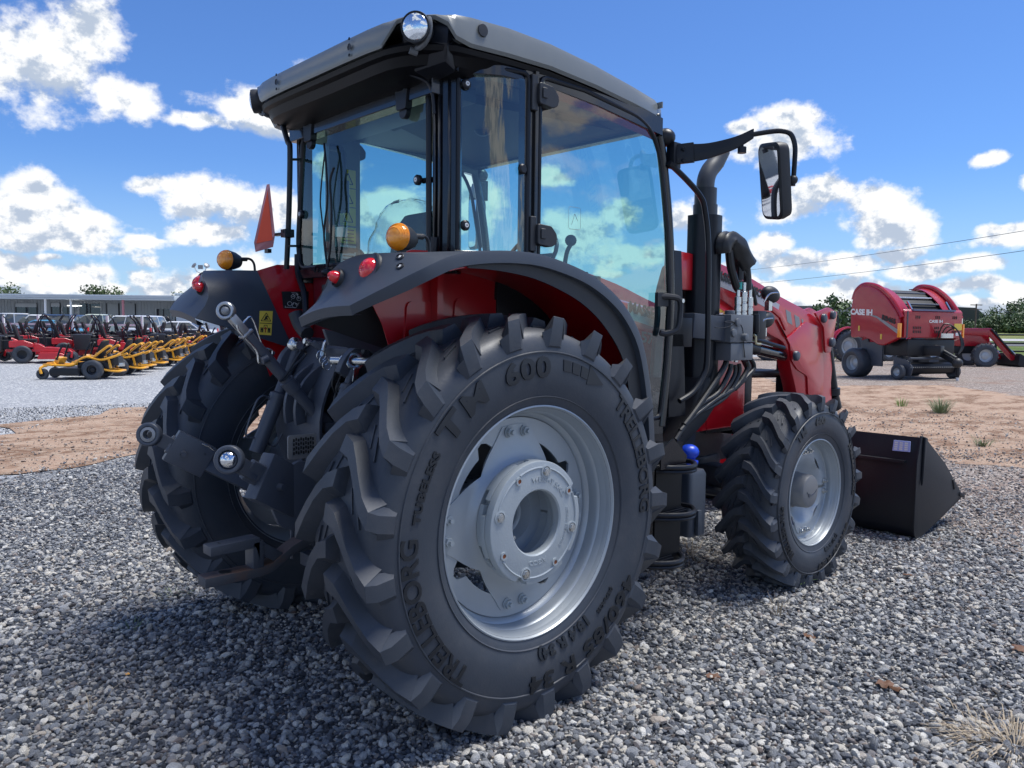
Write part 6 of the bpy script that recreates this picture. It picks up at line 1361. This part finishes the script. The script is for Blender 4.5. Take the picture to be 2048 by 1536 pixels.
k = B(); k.loft([[(x, -.2, 2.98), (x, -.2, 3.34), (x, 10.2, 3.46), (x, 10.2, 3.05)] for x in (-31, .3)]); rf_ = k.obj('roof', M['fascia'], bld, bev=.01)
k = B()
for z_ in (3.09, 3.22): k.box((-15.3, -.215, z_), (31, .03, .02))
k.obj('fascia_trim', M['wallm'], rf_, kind='stuff')
for px, col in ((92, 'white'), (143, 'white'), (247, 'smvred'), (-40, 'white')):
    k = B(); k.box((pxx(px), .1, 1.5), (.13, .13, 3.0)); k.obj('post', M[col], bld)
for px0, px1, z0, z1, sh in ((2, 44, 1.1, 2.7, 1), (73, 90, .9, 2.75, 1), (94, 117, 1.0, 2.45, 0), (128, 172, .8, 2.75, 0), (183, 207, .2, 2.75, 2), (208, 240, .2, 2.75, 2), (281, 311, 1.2, 2.4, 0), (317, 341, 1.2, 2.4, 0)):
    x0, x1 = pxx(px0, 61), pxx(px1, 61); k = B(); k.box(((x0+x1)/2, 2.97, (z0+z1)/2), (x1-x0, .06, z1-z0)); w_ = k.obj('window' if sh < 2 else 'roller_door', M['dwin'] if sh < 2 else M['wallm'], bld)
    if sh == 1: k = B(); k.box(((x0+x1)/2, 2.92, z1-.12), (x1-x0, .08, .28)); k.obj('rolled_shutter', M['shut'], w_)
    k = B(); 
    for xx in (x0, x1): k.box((xx, 2.93, (z0+z1)/2), (.07, .05, z1-z0+.1))
    k.obj('frame', M['black'] if sh else M['shut'], w_)
    if sh == 0:
        k = B(); k.box(((x0+x1)/2, 2.93, (z0+z1)/2), (.06, .04, z1-z0)); k.obj('mullion', M['black'], w_)
for i in range(3): k = B(); k.box((pxx(131+6*i, 59), 1.2, 2.55), (.55, .2, .06)); k.obj('lit_tube', mat('tube_light', (.9, .9, .9), .4, emit=(1, 1, .95, 1.2)), bld)
# low wing to the right
b2 = empty('side_building', dat(372, 59), atan2(Rg.y, Rg.x), label='pale flat-roofed block just right of the long workshop', cat='building'); k = B(); k.box((.9, 4, 1.75), (3.6, 7, 3.5)); w2 = k.obj('wall', mat('pale_block', (.50, .55, .60), .6), b2); k = B(); k.box((.9, 4, 3.52), (3.8, 7.2, .10)); k.obj('roof', M['fascia'], b2)
# white pipe fence before the cars, flood light mast
fn_ = empty('white_fence', dat(20, 43.5), atan2(Rg.y, Rg.x), label='white post and rail fence before the parked cars at far left', cat='fence')
for i in range(6): k = B(); k.box((-2.2+1.9*i, 0, .85), (.10, .10, 1.7)); k.obj('post', M['white'], fn_)
for z_ in (.75, 1.2): k = B(); k.box((2.5, 0, z_), (9.6, .06, .09)); k.obj('rail', M['white'], fn_)
ms = empty('light_mast', dat(404, 52), atan2(Rg.y, Rg.x), label='tall pale mast with two round flood lights above the left fender', cat='light mast')
k = B(); k.cyl((0, 0, 0), (0, 0, 4.6), .07, 10); k.tube([(-.42, 0, 5.05), (-.25, 0, 4.7), (0, 0, 4.6), (.25, 0, 4.7), (.42, 0, 5.05)], .03, 6); k.obj('pole', M['fascia'], ms)
for s in (-1, 1): k = B(); k.lathe([(0, 0), (.16, .02), (.20, .12), (.12, .16), (0, .16)], o=(s*.36, 0, 5.05), ax=(s*.6, -.5, .6), n=14); k.obj('flood_light', M['plate'], ms)
k = B(); k.box((0, 0, 5.0), (.30, .1, .26)); k.obj('control_box', M['plate'], ms)
# ---- round baler
BH = radians(-112); bp = (gat(1712, 755)+gat(1838, 752))*.5; bp = bp+Vector((cos(BH), sin(BH), 0))*.4; bal = empty('round_baler', (bp.x, bp.y, hgt(bp.x, bp.y)), BH, label='big dark red round baler on wide black tyres parked in the yard', cat='baler')
RB = mat('baler_red', (.36, .010, .022), .26, var=.08, coat=.5)
SP = [(-1.15, 1.25), (-1.20, 2.0), (-1.15, 2.45), (-1.02, 2.72), (-.74, 2.88), (-.35, 2.88), (.08, 2.76), (.55, 2.48), (.90, 2.15), (1.13, 1.86), (1.15, 1.28), (.80, 1.14), (.45, 1.02), (.15, 1.06), (-.15, 1.20), (-.5, 1.27), (-.85, 1.27)]
SP = [(.83*x+.2, z) for x, z in SP]
for s in (-1, 1):
    k = B(); k.prism(rpoly(SP, .10, 4), s*1.10, s*1.28); sd = k.obj('side_panel', RB, bal, bev=.05, seg=3)
    k = B(); arc = [(x, z) for x, z in SP[2:10]]; up_ = [Vector((x*1.03, 0, z+.02)) for x, z in arc]
    k.tube([(p.x, s*1.17, p.z) for p in spline(up_, 4)], .085, 10); k.obj('top_edge', RB, sd)
    k = B(); k.box((1.17, s*1.27, 1.50), (.10, .06, .42)); k.obj('amber_reflector', M['amber'], sd)
    for x_, z_ in ((-.40, 1.55), (.50, 1.30)): k = B(); k.box((x_, s*1.285, z_), (.05, .02, .16)); k.obj('sticker', M['sticker'], sd)
    k = B(); fl = spline([(x*.99, 0, z-.03) for x, z in SP[4:10]], 3); k.grid([[Vector((p.x, s*.72, p.z-.02)), Vector((p.x, s*1.12, p.z))] for p in fl], thick=.03); k.obj('shoulder', RB, bal)
    k = B(); k.bar((.95, s*.78, 2.38), (1.20, s*.78, 2.02), .05, .05); k.obj('gas_strut', M['zinc'], bal)
    t_ = simple_wheel('wheel', bal, (-.58, s*1.12, .46), .46, .56, .24, ax=(0, s, 0)); 
    k = B(); k.bar((-.3, s*.92, .5), (-.5, s*.92, 1.2), .30, .06, (0, 1, 0)); k.box((.0, s*.98, .75), (.6, .05, .75)); k.obj('frame_plate', M['iron'], bal)
    simple_wheel('gauge_wheel', bal, (1.05, s*1.12, .25), .23, .16, .12, ax=(0, s, 0)); 
k = B(); k.prism([(x*.93, z-.12) for x, z in SP[1:10]]+[(1.05, 1.3), (-1.05, 1.3)], -1.08, 1.08); k.obj('bale_chamber', mat('belt_black', (.004, .005, .006), .6), bal, bev=.03)
for z_, x_ in ((2.66, .22), (2.50, .48), (2.30, .74)): k = B(); k.cyl((x_, -.72, z_), (x_, .72, z_), .035, 10); k.obj('roller', M['zinc'] if z_ == 2.50 else M['iron'], bal)
k = B(); k.bar((-.1, -.72, 2.74), (-.1, .72, 2.74), .06, .05); k.obj('top_bar', M['zinc'], bal)
k = B(); k.prism(rpoly([(1.16, 1.28), (1.24, 1.28), (1.24, 2.06), (1.16, 2.14)], .02), -1.16, 1.16); fpn = k.obj('front_panel', RB, bal, bev=.02)
k = B(); k.box((1.19, 0, 2.11), (.16, 1.7, .05)); k.obj('front_ledge', mat('baler_ledge', (.12, .14, .24), .3), bal)
k = B()
for y0, nn_ in ((-.72, 3), (.08, 3), (.78, 3)):
    for j in range(nn_): k.box((1.243, y0+.07*j, 1.90), (.012, .035, .09))
for y0, nn_ in ((-.80, 5), (.06, 3), (.78, 3)):
    for zz in (1.58, 1.46):
        for j in range(nn_): k.box((1.243, y0+.07*j, zz), (.012, .035, .08))
k.obj('vent_slots', M['ink'], fpn, kind='stuff')
for y_, z_, m_, sz in ((1.0, 1.62, 'sticker', (.32, .20)), (1.02, 1.40, 'white', (.22, .09)), (-1.05, 1.7, 'iron', (.05, 1.0))):
    k = B(); k.box((1.245, y_, z_ if m_ != 'iron' else 1.68), (.012, sz[0], sz[1] if m_ != 'iron' else .8)); k.obj('sticker' if m_ != 'iron' else 'seal_strip', M[m_], fpn)
text_obj('CASE IH', .12, M['white'], fpn, lambda x, y, z: (1.248+z, x+.08, 1.74+y), depth=.004, fat=.004, xs=1.3)
for s in (-1,):
    sdp = [o for o in KIDS[bal.name] if o.name.startswith('side_panel')][0]
    text_obj('CASE IH', .24, M['white'], sdp, lambda x, y, z: (-.33+x, -1.286-z, 1.98+y-.05*x), depth=.006, fat=.012, xs=1.05)
    text_obj('RB465', .20, M['ink'], sdp, lambda x, y, z: (.76+x, -1.290-z, 1.76+y-.28*x), depth=.006, fat=.010, xs=1.0, shear=.1)
    k = B(); k.grid([[Vector((x, -1.284, z)), Vector((x, -1.284, z-w_))] for x, z, w_ in ((.02, 1.98, .03), (.3, 1.93, .06), (.65, 1.76, .10), (1.12, 1.52, .13))]); k.obj('silver_swoosh', M['plate'], sdp, fix=False)
k = B(); k.box((.75, 0, .98), (.9, 1.9, .5)); k.bar((1.1, -.2, .9), (1.6, 0, .9), .3, .3); k.obj('drive_housing', M['black'], bal, bev=.03)
k = B(); k.cyl((1.15, -.9, .36), (1.15, .9, .36), .18, 8); pk = k.obj('pickup_reel', M['black'], bal)
for s in (-1, 1): k = B(); k.prism(rpoly([(.7, .2), (1.35, .12), (1.42, .40), (1.2, .62), (.7, .7)], .08), s*.92, s*.96); k.obj('pickup_end_plate', M['iron'], bal)
k = B()
for j in range(26): k.box((1.37, -.96+.077*j, .40), (.04, .02, .03))
k.obj('pickup_tines', M['zinc'], pk, kind='stuff'); k = B(); k.cyl((1.30, -.95, .66), (1.30, .95, .66), .04, 10); k.obj('wind_guard', M['iron'], bal)
k = B(); k.bar((1.1, .15, .95), (2.05, .15, .55), .16, .16); k.obj('drawbar', M['black'], bal, bev=.01); k = B(); k.cyl((1.2, .15, 1.02), (1.95, .15, .68), .06, 12); k.ball((2.0, .15, .55), .15, 8); k.obj('drive_shaft', M['plastic'], bal)
k = B(); k.cyl((1.9, .30, .70), (1.9, .30, .12), .05, 12); k.obj('parking_jack', M['black'], bal); k = B(); k.cyl((1.9, .30, .24), (1.9, .30, .0), .042, 12); k.box((1.9, .30, .0), (.2, .2, .02)); k.obj('jack_foot', M['white'], bal)
for w_ in range(3): k = B(); k.tube(spline([(1.3, .10+.1*w_, 1.25), (1.5, .12+.1*w_, 1.7-.1*w_), (1.7, .4, 1.55), (1.85, .45+.05*w_, 1.1), (1.88, .3, .8)], 4), .02, 6); k.obj('hose', M['hose'], bal)
k = B(); k.box((1.42, .35, 1.35), (.03, .5, .14)); k.obj('plate_bracket', M['zinc'], bal)
# ---- two red tractors behind it
def far_tractor(label, loader=False, chrome=True):
    r = empty('red_tractor', label=label, cat='tractor')
    for s in (-1, 1):
        simple_wheel('rear_wheel', r, (0, s*.80, .72), .72, .42, .42, ax=(0, s, 0), lugs=20); simple_wheel('front_wheel', r, (2.25, s*.75, .48), .48, .30, .26, ax=(0, s, 0), lugs=18)
        k = B(); k.tube([(.86*cos(a), s*.80, .72+.86*sin(a)) for a in np.linspace(radians(170), radians(25), 12)], .06, 8); k.grid([[Vector((.84*cos(a), s*.60, .72+.84*sin(a))), Vector((.84*cos(a), s*.98, .72+.84*sin(a)))] for a in np.linspace(radians(170), radians(25), 12)], thick=.03); k.obj('fender', RB, r)
    k = B(); k.loft([[(x, y, z) for y, z in ((-.32, .85), (-.32, zt_-.08), (-.24, zt_), (.24, zt_), (.32, zt_-.08), (.32, .85))] for x, zt_ in ((.95, 1.52), (1.8, 1.48), (2.6, 1.36))]); hd2 = k.obj('bonnet', RB, r, bev=.03)
    k = B(); k.box((2.62, 0, 1.0), (.06, .56, .34)); k.obj('headlight_panel', M['chrome'], hd2, bev=.02)
    k = B(); k.box((1.2, 0, .72), (2.4, .36, .36)); k.obj('engine', M['black'], r, bev=.03)
    k = B(); k.box((.05, 0, 1.15), (.5, .5, .15)); k.box((-.2, 0, 1.4), (.12, .46, .45)); k.obj('seat', M['seat'], r, bev=.04)
    k = B(); k.cyl((1.7, .2, 1.4), (1.7, .2, 2.05), .05, 10); k.obj('exhaust', M['chrome'] if chrome else M['black'], r)
    for s in (-1, 1): k = B(); k.tube(spline([(-.3, s*.48, .9), (-.3, s*.48, 1.9), (-.36, s*.44, 2.2)], 3), .04, 8); k.obj('roll_bar_post', M['black'], r)
    k = B(); k.bar((-.36, -.46, 2.2), (-.36, .46, 2.2), .06, .06); k.obj('roll_bar', M['black'], r)
    if loader:
        for s in (-1, 1):
            k = B(); pr_ = [(1.0, 1.55), (2.55, 1.60), (3.45, .50), (3.55, .35), (3.35, .28), (2.45, 1.30), (1.0, 1.35)]; k.prism(rpoly(pr_, .06, 3), s*.50, s*.60); k.obj('loader_arm', RB, r, bev=.02)
            k = B(); k.cyl((2.5, s*.66, 1.55), (3.4, s*.66, .55), .04, 8); k.obj('tilt_cylinder', M['black'], r); k = B(); k.cyl((3.0, s*.62, 1.0), (3.6, s*.62, .45), .02, 8); k.obj('cylinder_rod', M['chrome'], r)
        k = B(); k.prism(rpoly([(3.5, .60), (3.45, .12), (3.6, .02), (4.3, .02), (4.32, .06)], .04, 3), -.95, .95); k.obj('bucket', M['bucket'], r, bev=.01)
    else:
        k = B(); k.prism([(2.7, .75), (3.1, .02), (2.3, .02), (2.4, .5)], -.9, .9) if False else k.box((2.75, 0, .75), (.2, .6, .3)); k.obj('front_weight', M['black'], r, bev=.03)
    return r
rz_ = YAW-pi/2
tA = far_tractor('old red tractor with silver rims and chrome stack, left of the baler'); place(tA, dat(1672, 37.5), rz_+radians(14))
tB = far_tractor('red tractor right of the baler with its loader bucket on the ground', True); place(tB, dat(1838, 33.0), rz_-radians(6))
tC = far_tractor('red tractor seen under the loader arm of the big tractor', False); place(tC, dat(1541, 38.5), rz_+radians(160))
bk2 = empty('loader_bucket', dat(1965, 34.2), rz_, label='black loader bucket standing on edge beside the right-hand red tractor', cat='bucket'); k = B(); k.prism([(-.75, .0), (-.45, .75), (-.15, .80), (.55, .0)], -.3, .6); k.obj('bucket_shell', M['bucket'], bk2, bev=.02)
# ---- warning sign seen between the hoses
sg = empty('warning_sign', dat(1437, 24), YAW-pi/2, label='yellow diamond and triangle warning sign on a pale post seen behind the hoses', cat='sign')
k = B(); k.box((.16, 0, 1.2), (.08, .06, 2.4)); k.obj('post', M['white'], sg); k = B(); k.prism([(-.10, 2.1), (.15, 1.72), (.15, 2.5)], -.05, -.03) ; k.box((.0, -.04, 2.1), (.30, .02, .62)); bd = k.obj('yellow_board', M['sticker'], sg, smoothf=False)
k = B(); q = [(-.11, 2.02), (.11, 2.02), (0, 1.80)]; k.prism(q, -.056, -.052); k.obj('white_triangle', M['white'], bd, smoothf=False)
k = B(); k.tube([(x, -.06, z) for x, z in q], .014, 4, closed=True); k.obj('red_border', M['smvred'], bd); k = B(); k.box((0, -.056, 2.28), (.16, .006, .04)); k.box((0, -.056, 2.28), (.04, .008, .16)); k.obj('black_arrows', M['ink'], bd)
# ---- grass field, roads, pipe fence
def bandpoly(D0, D1, pa=1430, pb=3300): return [tuple(dat(pa, D0)[:2]), tuple(dat(pb, D0)[:2]), tuple(dat(pb, D1)[:2]), tuple(dat(pa, D1)[:2])]
for o_ in (sheet('grass_field', M['lawn'], [tuple(p[:2]) for p in (dat(1560, 41), dat(1750, 39.5), dat(2048, 36.5), dat(3000, 34), dat(6000, 44), dat(9000, 300), dat(1750, 1400), dat(1180, 900), dat(1330, 90))], .03, 30),): pass
sheet('service_road', M['asphalt'], bandpoly(72, 92), .07, 30); sheet('highway', M['concrete'], bandpoly(112, 150), .08, 30)
fc = empty('pipe_fence', dat(1780, 44), 0, label='black three-rail pipe fence along the edge of the grass', cat='fence'); fo_ = fc.location.copy(); fd = (dat(2600, 38)-dat(1560, 46)); A0 = dat(1560, 46)-fo_; B0 = dat(2600, 38)-fo_
for z_ in (.35, .78, 1.22): k = B(); k.cyl(A0+Vector((0, 0, z_)), B0+Vector((0, 0, z_)), .045, 8); k.obj('rail', M['black'], fc)
for i in range(14): p = A0.lerp(B0, i/13); k = B(); k.cyl(p, p+Vector((0, 0, 1.35)), .06, 8); k.obj('post', M['black'], fc)
# grassy bank
k = B(); rows = []
for i in range(40):
    px = 1500+40*i; row = []
    for D, h_ in ((152, 0), (158, .6), (165, 1.0), (180, 1.1), (195, .3)): p = dat(px, D); row.append(p+Vector((0, 0, h_*(1+.5*noise.noise(Vector((i*.4, D*.05, 0)))))))
    rows.append(row)
k.grid(rows); k.obj('grass_bank', grass_mat('bank_grass', (.14, .18, .05), (.22, .23, .09)), kind='structure', fix=False)
# ---- trees
LEAF = [mat('leaf_green_%d' % i, c, .6, var=.4, vs=.8) for i, c in enumerate(((.06, .10, .03), (.10, .15, .05), (.038, .068, .024)))]
BARK = mat('bark', (.09, .07, .05), .9, var=.3)
def tree(px, D, h, w, label, seed, nm='oak_tree', pale=0, dense=1., airy=0., group=None):
    rn = random.Random(seed); base = dat(px, D); r = empty(nm, base, rn.random()*6, label=label, cat='tree', group=group)
    k = B(); tips = []
    k.tube(spline([(0, 0, -.2), (.08*w*rn.uniform(-1, 1), 0, h*.22), (.1*rn.uniform(-1, 1), .1, h*.42), (0, 0, h*.7)], 3), [w*.05*(1-.07*i) for i in range(10)], 7)
    for i in range(7):
        a = rn.random()*6.28; q = rn.uniform(.35, .6); e = Vector((cos(a)*w*.38, sin(a)*w*.38, h*rn.uniform(.5, .85))); k.tube(spline([(0, 0, h*q*.6), e*.5+Vector((0, 0, h*.12)), e], 3), [w*.022, w*.018, w*.015, w*.012, w*.01, w*.006, w*.004], 5); tips.append(e)
    k.obj('trunk', BARK, r, fix=False)
    cl = []
    for i in range(int(26*dense)):
        a = rn.random()*6.28; u = rn.random()**.6; z = rn.uniform(.28, .95); rad = w*.5*sqrt(max(.05, 1-((z-.55)/.48)**2)); cl.append((Vector((cos(a)*rad*u, sin(a)*rad*u, h*z)), w*rn.uniform(.10, .19)))
    vs = [[], [], []]
    for c, cr in cl:
        m_ = rn.choice((0, 0, 1, 2)) if not pale else rn.choice((0, 1, 1))
        for _ in range(int(70-30*airy)):
            d = Vector((rn.gauss(0, 1), rn.gauss(0, 1), rn.gauss(0, .8))); d.normalize(); p = c+d*cr*rn.random()**.4; s_ = w*rn.uniform(.016, .034); u_ = Vector((rn.gauss(0, 1), rn.gauss(0, 1), rn.gauss(0, 1))).normalized(); v_ = u_.cross(d).normalized() if abs(u_.dot(d)) < .95 else Vector((1, 0, 0)); vs[m_] += [p-u_*s_, p+v_*s_*.7, p+u_*s_, p-v_*s_*.7]
    k = B()
    for mi in range(3): k.mi = mi; k.add(vs[mi], [(i, i+1, i+2, i+3) for i in range(0, len(vs[mi]), 4)])
    k.obj('crown', LEAF, r, fix=False, smoothf=False)
    return r
TG = 'trees along the far side of the road'
for a in ((1690, 105, 5.6, 9.5, 'spreading tree with a dark crooked trunk left of the baler', 1, 'oak_tree', 0, 1.1, .3), (1655, 125, 4.2, 7, 'smaller round tree behind the spreading one left of the baler', 12, 'oak_tree', 0, .9, .2), (1725, 125, 4.6, 7, 'green tree just behind the left edge of the baler', 13, 'oak_tree', 0, .9, .2),
          (2012, 190, 8.6, 10, 'tall airy tree with see-through crown at the right edge', 2, 'poplar_tree', 1, 1., .6), (2050, 185, 8.6, 11, 'second tall airy tree cut by the right edge of the picture', 3, 'poplar_tree', 1, 1., .6), (1985, 180, 4.4, 9, 'low dense tree beside the dark roof', 4, 'oak_tree', 0, 1.3, 0), (2020, 176, 4.8, 11, 'low dark bushy tree under the tall airy ones', 5, 'oak_tree', 0, 1.4, 0), (2060, 176, 4.8, 12, 'dark bushy tree at the right picture edge', 6, 'oak_tree', 0, 1.4, 0), (2120, 180, 8, 12, 'big tree beyond the right picture edge', 9, 'oak_tree', 0, 1.3, .2), (1955, 178, 3.6, 8, 'low shrubby tree in front of the house with the dark roof', 7, 'oak_tree', 0, 1.2, 0), (2180, 180, 7, 12, 'tree farthest beyond the right edge', 10, 'oak_tree', 0, 1.2, .2)):
    tree(*a, group=TG)
for i, (px, lab) in enumerate(((26, 'tree top showing above the left part of the workshop roof'), (205, 'tree top showing above the middle of the workshop roof'), (380, 'green tree beyond the pale flat-roofed block'))): tree(px, 95, 5.4 if i < 2 else 4.6, 6, lab, 20+i, group='trees behind the workshop')
# dark roofed house
hs = empty('house', dat(1925, 205), YAW-pi/2+radians(4), label='low house with dark gabled roofs behind the baler', cat='house')
k = B(); k.box((2, 0, 1.4), (24, 9, 2.8)); k.obj('wall', mat('beige_wall', (.42, .36, .26), .7), hs)
k = B(); k.loft([[(x, -5.4, 2.7), (x+dx, 0, 5.3), (x, 5.4, 2.7)] for x, dx in ((-11, 1.5), (15.5, -3.0))]); k.obj('roof', mat('dark_shingle', (.05, .058, .065), .8), hs)
k = B(); k.loft([[(-11, y, 3.4), (-7, y, 7.6), (1.0, y, 7.6) if y > -1 else (0, y, 7.4), (4, y, 4.4)] for y in (-4.5, 3)]); k.obj('gable', mat('dark_shingle2', (.055, .065, .060), .8), hs)
for x in (1.2, 2.8): k = B(); k.box((x, -4.55, 1.5), (1.2, .1, 1.7)); k.obj('window', M['dwin'], hs)
fc2 = empty('far_shed', dat(1615, 140), YAW-pi/2, label='flat grey shed roof far behind the loader elbow', cat='building'); k = B(); k.box((-1, 0, 2.6), (13, 6, 5.2)); k.obj('wall', M['wallm'], fc2); k = B(); k.box((-1, 0, 5.3), (14, 7, .5)); k.obj('roof', M['asphalt'], fc2)
# utility pole and wires
up_ = empty('utility_pole', dat(1948, 150), YAW-pi/2, label='wooden utility pole with two cross arms behind the baler', cat='utility pole'); k = B(); k.cyl((0, 0, 0), (0, 0, 6.6), .14, 10); k.obj('pole', BARK, up_)
for z_ in (6.4, 5.6): k = B(); k.box((0, 0, z_), (2.2, .14, .16)); k.obj('cross_arm', BARK, up_)
for lab, pa, pb in (('upper overhead wire crossing the clouds at the right', (1440, 545, 160), (2250, 428, 60)), ('lower overhead wire crossing the clouds at the right', (1440, 572, 160), (2250, 472, 60)), ('thin wire running right from the utility pole', (1945, 620, 150), (2400, 626, 150))):
    def wp(px, py, D): v = ray(px, py); return CP+v*(D/(v.x*cos(YAW)+v.y*sin(YAW)))
    a, b_ = wp(*pa), wp(*pb); k = B(); k.tube([a.lerp(b_, t)-Vector((0, 0, 2.0*t*(1-t))) for t in np.linspace(0, 1, 16)], [.026+.0*t for t in range(16)], 5); tag_ = k.obj('overhead_wire', M['iron'], ang=180); props(tag_, lab, 'wire')
# ---- weeds and dead grass
def tuft(nm, p, n, h, spread, m_, label, seed, cat='weed', lean=.6):
    rn = random.Random(seed); k = B()
    for i in range(n):
        a = rn.random()*6.28; r0 = rn.random()*.25*spread; l = h*rn.uniform(.5, 1.1); q = Vector((cos(a), sin(a), 0)); b0 = q*r0; tilt = lean*rn.uniform(.3, 1.2); w = (.0035+.0015*rn.random())*(1 if h > .15 else .45); s_ = Vector((-q.y, q.x, 0))*w
        p1 = b0+q*l*tilt*.4+Vector((0, 0, l*.55)); p2 = b0+q*l*tilt+Vector((0, 0, l*(1-.35*tilt))); k.add([b0-s_, b0+s_, p1+s_*.8, p1-s_*.8, p2], [(0, 1, 2, 3), (3, 2, 4)])
    o = k.obj(nm, m_, fix=False, smoothf=False, loc=p); props(o, label, cat)
GW = mat('weed_green', (.17, .22, .11), .7, var=.3, vs=8); DG = mat('dead_grass', (.42, .34, .24), .8, var=.25, vs=9); LG = mat('young_green', (.22, .34, .10), .7, var=.2)
tuft('weed', gat(1880, 828), 170, .42, .5, GW, 'grey-green weed clump on the reddish dirt at right', 1, lean=1.1); tuft('weed', gat(1803, 815), 60, .25, .4, LG, 'small bright green weed left of the larger clump', 2); tuft('weed', gat(1502, 742), 40, .3, .3, LG, 'light green grass clump seen under the loader arm', 3)
tuft('dead_grass_clump', gat(2030, 1500), 260, .085, .8, DG, 'dry tangled grass clump in the lower right corner', 4, 'dry grass', lean=2.2); tuft('dead_grass_clump', gat(1975, 1475), 80, .06, .9, DG, 'sparser dry grass just left of the corner clump', 14, 'dry grass', lean=1.8)
tuft('dead_grass_clump', gat(1556, 1235), 22, .14, .2, DG, 'upright dry stalks in the gravel behind the front wheel', 5, 'dry grass', lean=.35); tuft('dead_grass_clump', gat(1380, 1115), 120, .10, 1.0, DG, 'flattened dry grass below the steps', 6, 'dry grass', lean=1.6)
tuft('weed', gat(1608, 1172), 20, .08, .2, LG, 'tiny green sprig touching the front tyre', 7, lean=1.2); tuft('weed', gat(345, 1195), 40, .06, .4, GW, 'small green sprig beside the left rear tyre', 8, lean=1.2); tuft('weed', gat(262, 1262), 30, .06, .4, GW, 'low green sprout in the gravel at lower left', 9, lean=1.2)
tuft('weed', gat(1965, 895), 50, .2, .4, GW, 'faint green weed near the right edge of the dirt', 10, lean=1.1)
tuft('dead_grass_clump', gat(180, 1430), 7, .12, .2, DG, 'two or three pale straws lying at lower left', 11, 'dry grass', lean=1.0)
LV = mat('brown_leaf', (.13, .06, .03), .7, var=.4, vs=30)
for i, (px, py, s_, lab) in enumerate(((1768, 1378, .045, 'crumpled brown leaf at lower right'), (1790, 1385, .035, 'brown leaf just right of the crumpled one'), (1425, 1362, .035, 'small rust brown leaf left of the centre gravel'), (1618, 1280, .04, 'brown leaf bits behind the front wheel'), (1815, 1157, .028, 'reddish leaf on the gravel right of the front tyre'), (2035, 1305, .045, 'brown leaf at the right edge'), (255, 1358, .013, 'tiny yellow scrap in the left gravel'))):
    p = gat(px, py); rn = random.Random(i); k = B(); k.grid([[Vector((s_*(u-1)*.9, s_*(v-1)*.6, .012+.45*s_*noise.noise(Vector((u*1.3+i, v*1.1, i))))) for v in np.linspace(0, 2, 6)] for u in np.linspace(0, 2, 6)], thick=.001)
    o = k.obj('fallen_leaf', LV if i < 6 else M['yellow'], loc=p+Vector((0, 0, .012)), ang=50); o.rotation_euler.z = i*1.3; props(o, lab, 'leaf' if i < 6 else 'scrap')
